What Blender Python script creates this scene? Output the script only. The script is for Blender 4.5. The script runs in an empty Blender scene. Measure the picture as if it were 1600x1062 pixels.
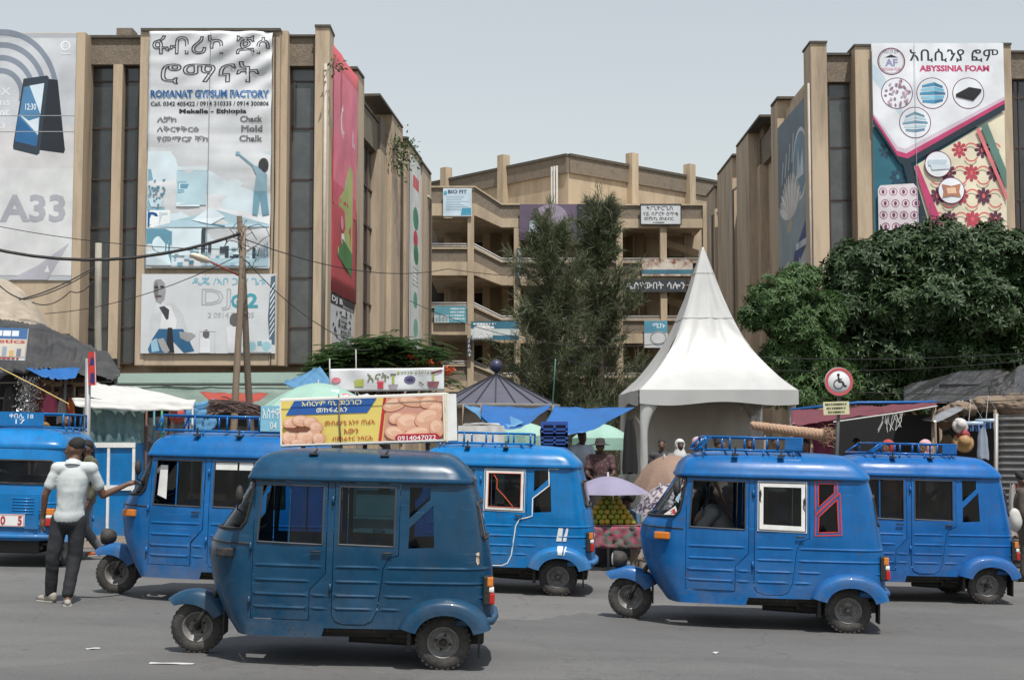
import bpy, bmesh, math, random
from mathutils import Vector, Matrix, noise
from mathutils.geometry import delaunay_2d_cdt
random.seed(11)
R = math.radians
PI = math.pi
SC = bpy.context.scene
COL = SC.collection
# ------------------------------------------------------------------ camera
FPX, CAMH = 2222.0, 1.78
TILT = math.atan(157 / FPX)
cam = bpy.data.cameras.new('camera')
cam.sensor_width = 36.0
cam.lens = 36.0 * FPX / 1600
cam.clip_start = 0.1
cam.clip_end = 6000
camo = bpy.data.objects.new('camera', cam)
COL.objects.link(camo)
camo.location = (0, 0, CAMH)
camo.rotation_euler = (PI / 2 + TILT, 0, 0)
SC.camera = camo
SC.view_settings.view_transform = 'Standard'
SC.view_settings.look = 'None'
SC.view_settings.exposure = 0.0
SC.view_settings.gamma = 1.0
SC.view_settings.use_curve_mapping = False
SC.cycles.max_bounces = 8
SC.cycles.transparent_max_bounces = 24
SC.cycles.caustics_reflective = False
SC.cycles.caustics_refractive = False
# ------------------------------------------------------------------ sky and sun
SUN_DIR = Vector((0.15, -0.38, 0.91)).normalized()
elev = math.asin(SUN_DIR.z)
azim = math.atan2(SUN_DIR.x, SUN_DIR.y)
W = bpy.data.worlds.new('World')
SC.world = W
W.use_nodes = True
nt = W.node_tree
sky = nt.nodes.new('ShaderNodeTexSky')
sky.sky_type = 'NISHITA'
sky.sun_disc = False
sky.sun_elevation = elev
sky.sun_rotation = azim
sky.air_density = 1.7
sky.dust_density = 0.5
sky.ozone_density = 1.0
hs = nt.nodes.new('ShaderNodeHueSaturation')
hs.inputs['Saturation'].default_value = 0.42
hs.inputs['Value'].default_value = 1.0
nt.links.new(sky.outputs[0], hs.inputs['Color'])
# thin high cloud veil, the same all round the sky
tcw = nt.nodes.new('ShaderNodeTexCoord')
mpw = nt.nodes.new('ShaderNodeMapping')
mpw.inputs['Scale'].default_value = (1.4, 1.4, 3.2)
nzw = nt.nodes.new('ShaderNodeTexNoise')
nzw.inputs['Scale'].default_value = 1.5
nzw.inputs['Detail'].default_value = 5
nt.links.new(tcw.outputs['Generated'], mpw.inputs[0])
nt.links.new(mpw.outputs[0], nzw.inputs['Vector'])
rpw = nt.nodes.new('ShaderNodeMapRange')
rpw.inputs['From Min'].default_value = 0.3
rpw.inputs['From Max'].default_value = 0.75
rpw.inputs['To Min'].default_value = 0.06
rpw.inputs['To Max'].default_value = 0.30
nt.links.new(nzw.outputs[0], rpw.inputs[0])
mxw = nt.nodes.new('ShaderNodeMix')
mxw.data_type = 'RGBA'
nt.links.new(rpw.outputs[0], mxw.inputs[0])
nt.links.new(hs.outputs[0], mxw.inputs[6])
mxw.inputs[7].default_value = (5.4, 5.55, 5.65, 1)
bg = nt.nodes['Background']
bg.inputs['Strength'].default_value = 0.13
nt.links.new(mxw.outputs[2], bg.inputs['Color'])
sl = bpy.data.lights.new('sun', 'SUN')
sl.energy = 4.8
sl.angle = R(0.6)
sl.color = (1.0, 0.955, 0.89)
so = bpy.data.objects.new('sun', sl)
COL.objects.link(so)
so.rotation_euler = SUN_DIR.to_track_quat('Z', 'Y').to_euler()
so.location = (10, -20, 60)

# ------------------------------------------------------------------ layout helpers
_ct, _st = math.cos(TILT), math.sin(TILT)
def at(px, py, Y):
    """point of the place at depth Y that was surveyed at photo pixel px, py"""
    a = (px - 800) / FPX
    b = (531 - py) / FPX
    k = Y / (_ct - b * _st)
    return Vector((a * k, Y, CAMH + (b * _ct + _st) * k))
SLOPE = -0.025          # the street falls gently to the right
def gz(x, y=0):
    return SLOPE * max(-16, min(16, x))
def lin(c):
    return tuple(((v / 255) / 12.92 if v / 255 <= .04045 else ((v / 255 + .055) / 1.055) ** 2.4) for v in c)

# ------------------------------------------------------------------ materials
MATS = {}
def mat(name, col, rough=.6, var=.18, scale=4.0, bump=0.0, bscale=40.0, metal=0.0, dirt=None, dscale=1.5, dmin=.5, dmax=.75,
        coat=0.0, spec=.5, trans=None, sheen=0, streak=None, emit=None):
    """procedural material: base colour broken by noise, optional dirt blotches, fine bump"""
    if name in MATS: return MATS[name]
    m = bpy.data.materials.new(name); m.use_nodes = True
    n = m.node_tree; L = n.links
    b = n.nodes['Principled BSDF']
    tc = n.nodes.new('ShaderNodeTexCoord')
    nz = n.nodes.new('ShaderNodeTexNoise'); nz.inputs['Scale'].default_value = scale; nz.inputs['Detail'].default_value = 6
    nz.inputs['Roughness'].default_value = .62
    if streak:
        mp = n.nodes.new('ShaderNodeMapping'); mp.inputs['Scale'].default_value = streak
        L.new(tc.outputs['Object'], mp.inputs[0]); L.new(mp.outputs[0], nz.inputs['Vector'])
    else:
        L.new(tc.outputs['Object'], nz.inputs['Vector'])
    mr = n.nodes.new('ShaderNodeMapRange')
    mr.inputs['From Min'].default_value = .25; mr.inputs['From Max'].default_value = .75
    mr.inputs['To Min'].default_value = 1 - var; mr.inputs['To Max'].default_value = 1 + var
    L.new(nz.outputs[0], mr.inputs[0])
    vm = n.nodes.new('ShaderNodeVectorMath'); vm.operation = 'SCALE'
    vm.inputs[0].default_value = col[:3]
    L.new(mr.outputs[0], vm.inputs['Scale'])
    out = vm.outputs[0]
    if dirt:
        n2 = n.nodes.new('ShaderNodeTexNoise'); n2.inputs['Scale'].default_value = dscale; n2.inputs['Detail'].default_value = 8
        n2.inputs['Roughness'].default_value = .7
        if streak:
            mp2 = n.nodes.new('ShaderNodeMapping'); mp2.inputs['Scale'].default_value = streak; mp2.inputs['Location'].default_value = (3, 5, 1)
            L.new(tc.outputs['Object'], mp2.inputs[0]); L.new(mp2.outputs[0], n2.inputs['Vector'])
        else: L.new(tc.outputs['Object'], n2.inputs['Vector'])
        r2 = n.nodes.new('ShaderNodeMapRange'); r2.inputs['From Min'].default_value = dmin; r2.inputs['From Max'].default_value = dmax
        L.new(n2.outputs[0], r2.inputs[0])
        mx = n.nodes.new('ShaderNodeMix'); mx.data_type = 'RGBA'
        L.new(r2.outputs[0], mx.inputs[0]); L.new(out, mx.inputs[6]); mx.inputs[7].default_value = (*dirt[:3], 1)
        out = mx.outputs[2]
    L.new(out, b.inputs['Base Color'])
    b.inputs['Roughness'].default_value = rough
    b.inputs['Metallic'].default_value = metal
    b.inputs['Coat Weight'].default_value = coat
    b.inputs['Coat Roughness'].default_value = .12
    b.inputs['Specular IOR Level'].default_value = spec
    if rough > .2:
        rr = n.nodes.new('ShaderNodeMapRange'); rr.inputs['To Min'].default_value = max(0.02, rough - .14); rr.inputs['To Max'].default_value = min(1, rough + .14)
        L.new(nz.outputs[0], rr.inputs[0]); L.new(rr.outputs[0], b.inputs['Roughness'])
    if bump:
        n3 = n.nodes.new('ShaderNodeTexNoise'); n3.inputs['Scale'].default_value = bscale; n3.inputs['Detail'].default_value = 4
        L.new(tc.outputs['Object'], n3.inputs['Vector'])
        bp = n.nodes.new('ShaderNodeBump'); bp.inputs['Strength'].default_value = bump; bp.inputs['Distance'].default_value = .02
        L.new(n3.outputs[0], bp.inputs['Height']); L.new(bp.outputs[0], b.inputs['Normal'])
    if trans:                     # thin cloth or leaf: some light comes through
        t = n.nodes.new('ShaderNodeBsdfTranslucent'); L.new(out, t.inputs['Color'])
        ms = n.nodes.new('ShaderNodeMixShader'); ms.inputs[0].default_value = trans
        L.new(b.outputs[0], ms.inputs[1]); L.new(t.outputs[0], ms.inputs[2])
        L.new(ms.outputs[0], n.nodes['Material Output'].inputs['Surface'])
    MATS[name] = m
    return m
def glass(name, tint, gloss=.12, rough=.03):
    if name in MATS: return MATS[name]
    m = bpy.data.materials.new(name); m.use_nodes = True
    n = m.node_tree; L = n.links
    n.nodes.remove(n.nodes['Principled BSDF'])
    t = n.nodes.new('ShaderNodeBsdfTransparent'); t.inputs[0].default_value = (*tint, 1)
    g = n.nodes.new('ShaderNodeBsdfGlossy'); g.inputs['Roughness'].default_value = rough; g.inputs[0].default_value = (.9, .95, 1, 1)
    lw = n.nodes.new('ShaderNodeFresnel'); lw.inputs[0].default_value = 1.28
    ma = n.nodes.new('ShaderNodeMath'); ma.operation = 'MULTIPLY_ADD'; ma.inputs[1].default_value = 1.0; ma.inputs[2].default_value = 0.0
    L.new(lw.outputs[0], ma.inputs[0])
    # dust film on the pane
    tc = n.nodes.new('ShaderNodeTexCoord'); nz = n.nodes.new('ShaderNodeTexNoise'); nz.inputs['Scale'].default_value = 3.5; nz.inputs['Detail'].default_value = 7
    L.new(tc.outputs['Object'], nz.inputs['Vector'])
    mr = n.nodes.new('ShaderNodeMapRange'); mr.inputs['From Min'].default_value = .35; mr.inputs['From Max'].default_value = .8; mr.inputs['To Max'].default_value = .03
    L.new(nz.outputs[0], mr.inputs[0])
    d = n.nodes.new('ShaderNodeBsdfDiffuse'); d.inputs[0].default_value = (.3, .3, .29, 1)
    m1 = n.nodes.new('ShaderNodeMixShader'); L.new(ma.outputs[0], m1.inputs[0]); L.new(t.outputs[0], m1.inputs[1]); L.new(g.outputs[0], m1.inputs[2])
    m2 = n.nodes.new('ShaderNodeMixShader'); L.new(mr.outputs[0], m2.inputs[0]); L.new(m1.outputs[0], m2.inputs[1]); L.new(d.outputs[0], m2.inputs[2])
    L.new(m2.outputs[0], n.nodes['Material Output'].inputs['Surface'])
    MATS[name] = m
    return m
def print_mat(name, rough=.55, trans=0.0, fade=.2):
    """printed vinyl: colour of each printed shape comes from the print's own face colours"""
    if name in MATS: return MATS[name]
    m = bpy.data.materials.new(name); m.use_nodes = True
    n = m.node_tree; L = n.links; b = n.nodes['Principled BSDF']
    a = n.nodes.new('ShaderNodeAttribute'); a.attribute_name = 'ink'
    tc = n.nodes.new('ShaderNodeTexCoord'); nz = n.nodes.new('ShaderNodeTexNoise'); nz.inputs['Scale'].default_value = .9; nz.inputs['Detail'].default_value = 8
    L.new(tc.outputs['Object'], nz.inputs['Vector'])
    mr = n.nodes.new('ShaderNodeMapRange'); mr.inputs['From Min'].default_value = .3; mr.inputs['From Max'].default_value = .75; mr.inputs['To Min'].default_value = 1 - fade; mr.inputs['To Max'].default_value = 1 + fade
    L.new(nz.outputs[0], mr.inputs[0])
    vm = n.nodes.new('ShaderNodeVectorMath'); vm.operation = 'SCALE'
    L.new(a.outputs['Color'], vm.inputs[0]); L.new(mr.outputs[0], vm.inputs['Scale'])
    L.new(vm.outputs[0], b.inputs['Base Color']); b.inputs['Roughness'].default_value = rough
    MATS[name] = m
    return m

# ------------------------------------------------------------------ object helpers
def link(o, parent=None):
    COL.objects.link(o)
    if parent is not None: o.parent = parent
    return o
def tag(o, label=None, cat=None, group=None, kind=None):
    if label: o['label'] = label
    if cat: o['category'] = cat
    if group: o['group'] = group
    if kind: o['kind'] = kind
    return o
def thing(name, label, cat, loc=(0, 0, 0), rz=0, group=None):
    o = bpy.data.objects.new(name, None); link(o)
    o.empty_display_size = .2
    o.location = loc; o.rotation_euler = (0, 0, rz)
    return tag(o, label, cat, group)
def meshobj(name, me, m, parent=None):
    o = bpy.data.objects.new(name, me); link(o, parent)
    if m is not None:
        if len(me.materials) == 0: me.materials.append(m)
        elif me.materials[0] != m:
            o.material_slots[0].link = 'OBJECT'; o.material_slots[0].material = m
    return o
class MB:
    """collects shapes, then becomes one mesh object"""
    def __init__(s): s.v = []; s.f = []; s.sm = []
    def add(s, vs, fs, smooth=False):
        k = len(s.v); s.v += [tuple(v) for v in vs]
        for f in fs: s.f.append(tuple(i + k for i in f)); s.sm.append(smooth)
        return s
    def box(s, x0, x1, y0, y1, z0, z1, M=None, bev=0):
        b = min(bev, abs(x1 - x0) * .45, abs(y1 - y0) * .45, abs(z1 - z0) * .45)
        if x0 > x1: x0, x1 = x1, x0
        if y0 > y1: y0, y1 = y1, y0
        if z0 > z1: z0, z1 = z1, z0
        if b <= 0:
            vs = [Vector((x, y, z)) for z in (z0, z1) for y in (y0, y1) for x in (x0, x1)]
            fs = [(0, 2, 3, 1), (4, 5, 7, 6), (0, 1, 5, 4), (2, 6, 7, 3), (0, 4, 6, 2), (1, 3, 7, 5)]
        else:
            bm = bmesh.new()
            bmesh.ops.create_cube(bm, size=1)
            for v in bm.verts:
                v.co = Vector((x0 + (v.co.x + .5) * (x1 - x0), y0 + (v.co.y + .5) * (y1 - y0), z0 + (v.co.z + .5) * (z1 - z0)))
            bmesh.ops.bevel(bm, geom=bm.edges[:], offset=b, segments=2, profile=.6, affect='EDGES')
            bm.verts.index_update()
            vs = [v.co.copy() for v in bm.verts]; fs = [tuple(v.index for v in f.verts) for f in bm.faces]; bm.free()
        if M is not None: vs = [M @ v for v in vs]
        return s.add(vs, fs)
    def tube(s, pts, r, n=8, r2=None, cap=True):
        pts = [Vector(p) for p in pts]
        rs = r if isinstance(r, (list, tuple)) else [r + ((r2 if r2 is not None else r) - r) * i / (len(pts) - 1) for i in range(len(pts))]
        vs = []; fs = []
        up = None
        for i, p in enumerate(pts):
            d = (pts[min(i + 1, len(pts) - 1)] - pts[max(i - 1, 0)])
            d = d.normalized() if d.length > 1e-9 else Vector((0, 0, 1))
            if up is None:
                up = d.orthogonal().normalized()
            else:
                up = up - d * up.dot(d)
                up = up.normalized() if up.length > 1e-6 else d.orthogonal().normalized()
            w = d.cross(up)
            for k in range(n):
                a = 2 * PI * k / n
                vs.append(p + (up * math.cos(a) + w * math.sin(a)) * rs[i])
        for i in range(len(pts) - 1):
            for k in range(n):
                k2 = (k + 1) % n
                fs.append((i * n + k, i * n + k2, (i + 1) * n + k2, (i + 1) * n + k))
        if cap:
            fs.append(tuple(range(n - 1, -1, -1))); fs.append(tuple(range((len(pts) - 1) * n, len(pts) * n)))
        return s.add(vs, fs, n > 5)
    def lathe(s, prof, n=24, M=None, wob=0):
        """prof: (radius, height) pairs turned round local z"""
        vs = []; fs = []
        for (r, h) in prof:
            for k in range(n):
                a = 2 * PI * k / n
                vs.append(Vector((r * math.cos(a), r * math.sin(a), h)))
        if M is not None: vs = [M @ v for v in vs]
        for i in range(len(prof) - 1):
            for k in range(n):
                k2 = (k + 1) % n
                fs.append((i * n + k, i * n + k2, (i + 1) * n + k2, (i + 1) * n + k))
        return s.add(vs, fs, True)
    def prism(s, poly, y0, y1, M=None):
        """poly in x,z swept along y"""
        n = len(poly)
        vs = [Vector((p[0], y0, p[1])) for p in poly] + [Vector((p[0], y1, p[1])) for p in poly]
        fs = [tuple(range(n)), tuple(range(2 * n - 1, n - 1, -1))] + [(i, i + n, (i + 1) % n + n, (i + 1) % n) for i in range(n)]
        if M is not None: vs = [M @ v for v in vs]
        return s.add(vs, fs)
    def grid(s, fn, nu, nv, smooth=True):
        vs = [fn(i / nu, j / nv) for j in range(nv + 1) for i in range(nu + 1)]
        fs = [(j * (nu + 1) + i, j * (nu + 1) + i + 1, (j + 1) * (nu + 1) + i + 1, (j + 1) * (nu + 1) + i) for j in range(nv) for i in range(nu)]
        return s.add(vs, fs, smooth)
    def ell(s, c, r, M=None, nu=14, nv=9):
        vs = []; fs = []
        for j in range(nv + 1):
            t = PI * j / nv
            for i in range(nu):
                a = 2 * PI * i / nu
                p = Vector((r[0] * math.sin(t) * math.cos(a), r[1] * math.sin(t) * math.sin(a), r[2] * math.cos(t)))
                if M is not None: p = M @ p
                vs.append(p + Vector(c))
        for j in range(nv):
            for i in range(nu):
                i2 = (i + 1) % nu
                fs.append((j * nu + i, (j + 1) * nu + i, (j + 1) * nu + i2, j * nu + i2))
        return s.add(vs, fs, True)
    def mesh(s, name):
        me = bpy.data.meshes.new(name); me.from_pydata(s.v, [], s.f)
        me.polygons.foreach_set('use_smooth', s.sm)
        me.update()
        return me
    def build(s, name, m, parent=None):
        return meshobj(name, s.mesh(name), m, parent)
def fbm(x, y, z=0, s=1.0):
    return noise.fractal(Vector((x * s, y * s, z * s)), 1.0, 2.0, 4)
def blender_mesh_from(o):
    dg = bpy.context.evaluated_depsgraph_get()
    me = bpy.data.meshes.new_from_object(o.evaluated_get(dg))
    return me

# ------------------------------------------------------------------ lettering and print
_TXT = {}
def text_geo(s, outline=0.0, bold=0.0):
    """vertices and faces of a line of text, 1 unit high type, left aligned at 0"""
    if any(ord(ch) > 0x1200 for ch in s): bold = min(bold, .008)
    key = (s, outline, bold)
    if key in _TXT: return _TXT[key]
    cu = bpy.data.curves.new('lettering', 'FONT'); cu.body = s; cu.size = 1.0; cu.resolution_u = 2
    cu.offset = bold
    if outline:
        cu.fill_mode = 'NONE'; cu.bevel_depth = outline; cu.bevel_resolution = 0
    o = bpy.data.objects.new('lettering', cu); COL.objects.link(o)
    bpy.context.view_layer.update()
    me = blender_mesh_from(o)
    vs = [v.co.copy() for v in me.vertices]; fs = [tuple(p.vertices) for p in me.polygons if not outline or p.normal.z > .1]
    bpy.data.objects.remove(o); bpy.data.curves.remove(cu); bpy.data.meshes.remove(me)
    if vs:
        x0 = min(v.x for v in vs); x1 = max(v.x for v in vs); y0 = min(v.y for v in vs); y1 = max(v.y for v in vs)
    else: x0 = x1 = y0 = y1 = 0
    _TXT[key] = (vs, fs, (x0, x1, y0, y1))
    return _TXT[key]
class Print:
    """flat artwork in poster coordinates (x right, y up, metres); layers stack a hair apart"""
    def __init__(s): s.v = []; s.f = []; s.c = []; s.k = 1
    def _add(s, vs, fs, col, lift=None):
        k = len(s.v); z = (s.k if lift is None else lift) * .0003
        s.v += [(v[0], v[1], z) for v in vs]
        c = lin(col)
        for f in fs: s.f.append(tuple(i + k for i in f)); s.c.append(c)
    def poly(s, col, pts): s._add(pts, [tuple(range(len(pts)))], col); s.k += 1; return s
    def rect(s, col, x0, y0, x1, y1, grid=False):
        return s.poly(col, [(x0, y0), (x1, y0), (x1, y1), (x0, y1)])
    def oval(s, col, cx, cy, rx, ry, n=28, rot=0):
        return s.poly(col, [(cx + rx * math.cos(2 * PI * i / n) * math.cos(rot) - ry * math.sin(2 * PI * i / n) * math.sin(rot),
                             cy + rx * math.cos(2 * PI * i / n) * math.sin(rot) + ry * math.sin(2 * PI * i / n) * math.cos(rot)) for i in range(n)])
    def ring(s, col, cx, cy, r0, r1, a0=0, a1=360, n=40, ry=1.0):
        vs = []; fs = []
        for i in range(n + 1):
            a = R(a0 + (a1 - a0) * i / n)
            vs += [(cx + r0 * math.cos(a), cy + r0 * ry * math.sin(a)), (cx + r1 * math.cos(a), cy + r1 * ry * math.sin(a))]
        fs = [(2 * i, 2 * i + 1, 2 * i + 3, 2 * i + 2) for i in range(n)]
        s._add(vs, fs, col); s.k += 1; return s
    def line(s, col, pts, w):
        for a, b in zip(pts[:-1], pts[1:]):
            d = Vector((b[0] - a[0], b[1] - a[1]))
            if d.length < 1e-6: continue
            d.normalize(); q = Vector((-d.y, d.x)) * w / 2
            s._add([(a[0] - q.x, a[1] - q.y), (b[0] - q.x, b[1] - q.y), (b[0] + q.x, b[1] + q.y), (a[0] + q.x, a[1] + q.y)], [(0, 1, 2, 3)], col)
        s.k += 1; return s
    def scrawl(s, col, x0, y0, x1, y1, n=9):
        """a line of print too small to read: short uneven dashes"""
        w = (x1 - x0) / n
        for i in range(n):
            k = .45 + .45 * abs(math.sin(i * 2.7 + x0 * 9 + y0 * 5))
            s._add([(x0 + i * w, y0), (x0 + (i + k) * w, y0), (x0 + (i + k) * w, y1), (x0 + i * w, y1)], [(0, 1, 2, 3)], col)
        s.k += 1; return s
    def text(s, col, t, x0, y0, x1, y1, outline=0.0, bold=0.0, skew=0.0, fit=True):
        """text stretched to fill the box x0..x1, y0..y1"""
        vs, fs, (a, b, c, d) = text_geo(t, outline, bold)
        if not vs: return s
        sx = (x1 - x0) / max(b - a, 1e-4); sy = (y1 - y0) / max(d - c, 1e-4)
        if not fit: sx = min(sx, sy)
        s._add([(x0 + (v.x - a) * sx + skew * (v.y - c) * sy, y0 + (v.y - c) * sy) for v in vs], fs, col); s.k += 1
        return s
    def build(s, M, parent, name='printed_artwork', disp=None, m=None, off=0.004):
        vs = []
        for v in s.v:
            dz = disp(v[0], v[1]) if disp else 0
            vs.append(M @ Vector((v[0], v[1], v[2] + dz + off)))
        me = bpy.data.meshes.new(name); me.from_pydata(vs, [], s.f)
        a = me.attributes.new('ink', 'FLOAT_COLOR', 'FACE')
        flat = []
        for c in s.c: flat += [c[0], c[1], c[2], 1]
        a.data.foreach_set('color', flat); me.update()
        return meshobj(name, me, m or print_mat('printed_vinyl'), parent)
def frame_matrix(o, ex, ez=None, n=None):
    """poster frame: origin o, x axis ex, y axis up, z axis out of the face"""
    ex = Vector(ex).normalized(); ey = Vector(ez if ez else (0, 0, 1)).normalized()
    nn = ex.cross(ey).normalized(); ey = nn.cross(ex)
    return Matrix(((ex.x, ey.x, nn.x, o[0]), (ex.y, ey.y, nn.y, o[1]), (ex.z, ey.z, nn.z, o[2]), (0, 0, 0, 1)))
def sheet(w, h, M, thick=.02, nu=1, nv=1, disp=None, name='sheet'):
    """a board or cloth in poster coordinates with real thickness"""
    mb = MB()
    fr = [(i / nu * w, j / nv * h) for j in range(nv + 1) for i in range(nu + 1)]
    vs = [M @ Vector((x, y, disp(x, y) if disp else 0)) for x, y in fr] + [M @ Vector((x, y, (disp(x, y) if disp else 0) - thick)) for x, y in fr]
    N = len(fr); fs = []
    for j in range(nv):
        for i in range(nu):
            a = j * (nu + 1) + i; q = (a, a + 1, a + nu + 2, a + nu + 1)
            fs += [q, tuple(N + k for k in reversed(q))]
    edge = [i for i in range(nu + 1)] + [j * (nu + 1) + nu for j in range(1, nv + 1)] + [nv * (nu + 1) + i for i in range(nu - 1, -1, -1)] + [j * (nu + 1) for j in range(nv - 1, 0, -1)]
    for a, b in zip(edge, edge[1:] + edge[:1]): fs.append((a, a + N, b + N, b))
    mb.add(vs, fs, disp is not None)
    return mb
# ------------------------------------------------------------------ ground
def asphalt():
    m = bpy.data.materials.new('worn_asphalt'); m.use_nodes = True
    n = m.node_tree; L = n.links; b = n.nodes['Principled BSDF']
    tc = n.nodes.new('ShaderNodeTexCoord')
    def nz(scale, det=6, rough=.6, vec=None):
        q = n.nodes.new('ShaderNodeTexNoise'); q.inputs['Scale'].default_value = scale; q.inputs['Detail'].default_value = det; q.inputs['Roughness'].default_value = rough
        L.new(vec or tc.outputs['Object'], q.inputs['Vector']); return q.outputs[0]
    def mr(x, a, b_, c, d):
        q = n.nodes.new('ShaderNodeMapRange'); q.inputs[1].default_value = a; q.inputs[2].default_value = b_; q.inputs[3].default_value = c; q.inputs[4].default_value = d
        L.new(x, q.inputs[0]); return q.outputs[0]
    def mix(f, a, b_):
        q = n.nodes.new('ShaderNodeMix'); q.data_type = 'RGBA'
        L.new(f, q.inputs[0])
        for i, v in ((6, a), (7, b_)):
            if isinstance(v, tuple): q.inputs[i].default_value = (*v, 1)
            else: L.new(v, q.inputs[i])
        return q.outputs[2]
    mp = n.nodes.new('ShaderNodeMapping'); mp.inputs['Scale'].default_value = (.16, .9, 1)
    L.new(tc.outputs['Object'], mp.inputs[0])
    big = nz(.35, 5); tracks = nz(1.0, 4, .5, mp.outputs[0]); fine = nz(95, 3, .7); med = nz(6, 8, .7)
    base = mix(mr(big, .3, .7, 0, 1), (.118, .117, .114), (.170, .168, .162))
    base = mix(mr(tracks, .42, .62, 0, .6), base, (.082, .081, .080))
    base = mix(mr(med, .52, .75, 0, .45), base, (.17, .165, .155))
    base = mix(mr(fine, .35, .68, 0, .7), base, (.07, .07, .071))
    base = mix(mr(nz(34, 4, .75), .55, .72, 0, .5), base, (.23, .225, .215))
    base = mix(mr(nz(1.3, 7, .7), .56, .70, 0, .35), base, (.085, .084, .083))
    vp = n.nodes.new('ShaderNodeTexVoronoi'); vp.inputs['Scale'].default_value = .22; vp.inputs['Randomness'].default_value = 1
    wp = n.nodes.new('ShaderNodeVectorMath'); wp.operation = 'MULTIPLY_ADD'; np_ = n.nodes.new('ShaderNodeTexNoise'); np_.inputs['Scale'].default_value = 1.1; np_.inputs['Detail'].default_value = 7
    L.new(tc.outputs['Object'], np_.inputs['Vector']); L.new(np_.outputs['Color'], wp.inputs[0]); wp.inputs[1].default_value = (1.3, 1.3, 0); L.new(tc.outputs['Object'], wp.inputs[2]); L.new(wp.outputs[0], vp.inputs['Vector'])
    sx = n.nodes.new('ShaderNodeSeparateColor'); L.new(vp.outputs['Color'], sx.inputs[0])
    base = mix(mr(sx.outputs[0], .55, .60, 0, .30), base, (.075, .074, .074))       # old tar repairs
    base = mix(mr(sx.outputs[1], .70, .75, 0, .28), base, (.20, .195, .185))         # dusty worn areas
    # dark oil drips and gum
    vo = n.nodes.new('ShaderNodeTexVoronoi'); vo.inputs['Scale'].default_value = 1.7; vo.inputs['Randomness'].default_value = 1
    L.new(tc.outputs['Object'], vo.inputs['Vector'])
    base = mix(mr(vo.outputs['Distance'], .03, .085, .6, 0), base, (.05, .05, .05))
    # hairline cracks
    v2 = n.nodes.new('ShaderNodeTexVoronoi'); v2.feature = 'DISTANCE_TO_EDGE'; v2.inputs['Scale'].default_value = .42
    wq = n.nodes.new('ShaderNodeVectorMath'); wq.operation = 'MULTIPLY_ADD'
    nc = n.nodes.new('ShaderNodeTexNoise'); nc.inputs['Scale'].default_value = 2.2; nc.inputs['Detail'].default_value = 6
    L.new(tc.outputs['Object'], nc.inputs['Vector'])
    L.new(nc.outputs['Color'], wq.inputs[0]); wq.inputs[1].default_value = (.9, .9, .9); L.new(tc.outputs['Object'], wq.inputs[2])
    L.new(wq.outputs[0], v2.inputs['Vector'])
    base = mix(mr(v2.outputs['Distance'], .002, .007, .4, 0), base, (.06, .06, .06))
    L.new(base, b.inputs['Base Color'])
    L.new(mr(med, .3, .7, .72, .95), b.inputs['Roughness'])
    bp = n.nodes.new('ShaderNodeBump'); bp.inputs['Strength'].default_value = .55; bp.inputs['Distance'].default_value = .006
    L.new(fine, bp.inputs['Height']); L.new(bp.outputs[0], b.inputs['Normal'])
    return m
mb = MB()
xs = [-900, -16, -8, 0, 8, 16, 900]; ys = [-60, 0, 10, 20, 40, 100, 400, 3000]
mb.add([(x, y, gz(x)) for y in ys for x in xs], [(j * 7 + i, j * 7 + i + 1, (j + 1) * 7 + i + 1, (j + 1) * 7 + i) for j in range(len(ys) - 1) for i in range(6)])
tag(mb.build('street_ground', asphalt()), kind='structure')
# trampled earth strip under the stalls, laid just over the street
mb = MB()
n = 60
for i in range(n):
    x0 = -16 + 32 * i / n; x1 = -16 + 32 * (i + 1) / n
    e0 = 21.6 + .5 * fbm(x0, 3, 0, .7); e1 = 21.6 + .5 * fbm(x1, 3, 0, .7)
    mb.add([(x0, e0, gz(x0) + .006), (x1, e1, gz(x1) + .006), (x1, 46, gz(x1) + .006), (x0, 46, gz(x0) + .006)], [(0, 1, 2, 3)])
tag(mb.build('earth_verge', mat('trampled_earth', (.16, .13, .10), .95, .3, 3, .6, 60)), kind='structure')
# scraps of paper on the road
def litter(x, y, w, l, rz, label, col=(.5, .5, .49)):
    mb = MB()
    mb.grid(lambda u, v: (Matrix.Rotation(rz, 3, 'Z') @ Vector(((u - .5) * l, (v - .5) * w, .004 + .004 * abs(math.sin(4 * u + 2 * v))))), 8, 3)
    o = mb.build('paper_scrap', mat('scrap_paper', col, .8, .1)); o.location = (x, y, gz(x)); o.rotation_euler = (0, math.atan(-SLOPE), 0)
    tag(o, label, 'litter', 'scraps lying on the street')
litter(-2.62, 11.1, .06, .34, R(2), 'long white strip of paper lying on the asphalt in front')
litter(-3.42, 11.75, .05, .12, R(40), 'small white scrap on asphalt left of the front wheel')
litter(1.75, 12.4, .04, .09, R(70), 'tiny pale scrap on open asphalt at right of centre')
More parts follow.
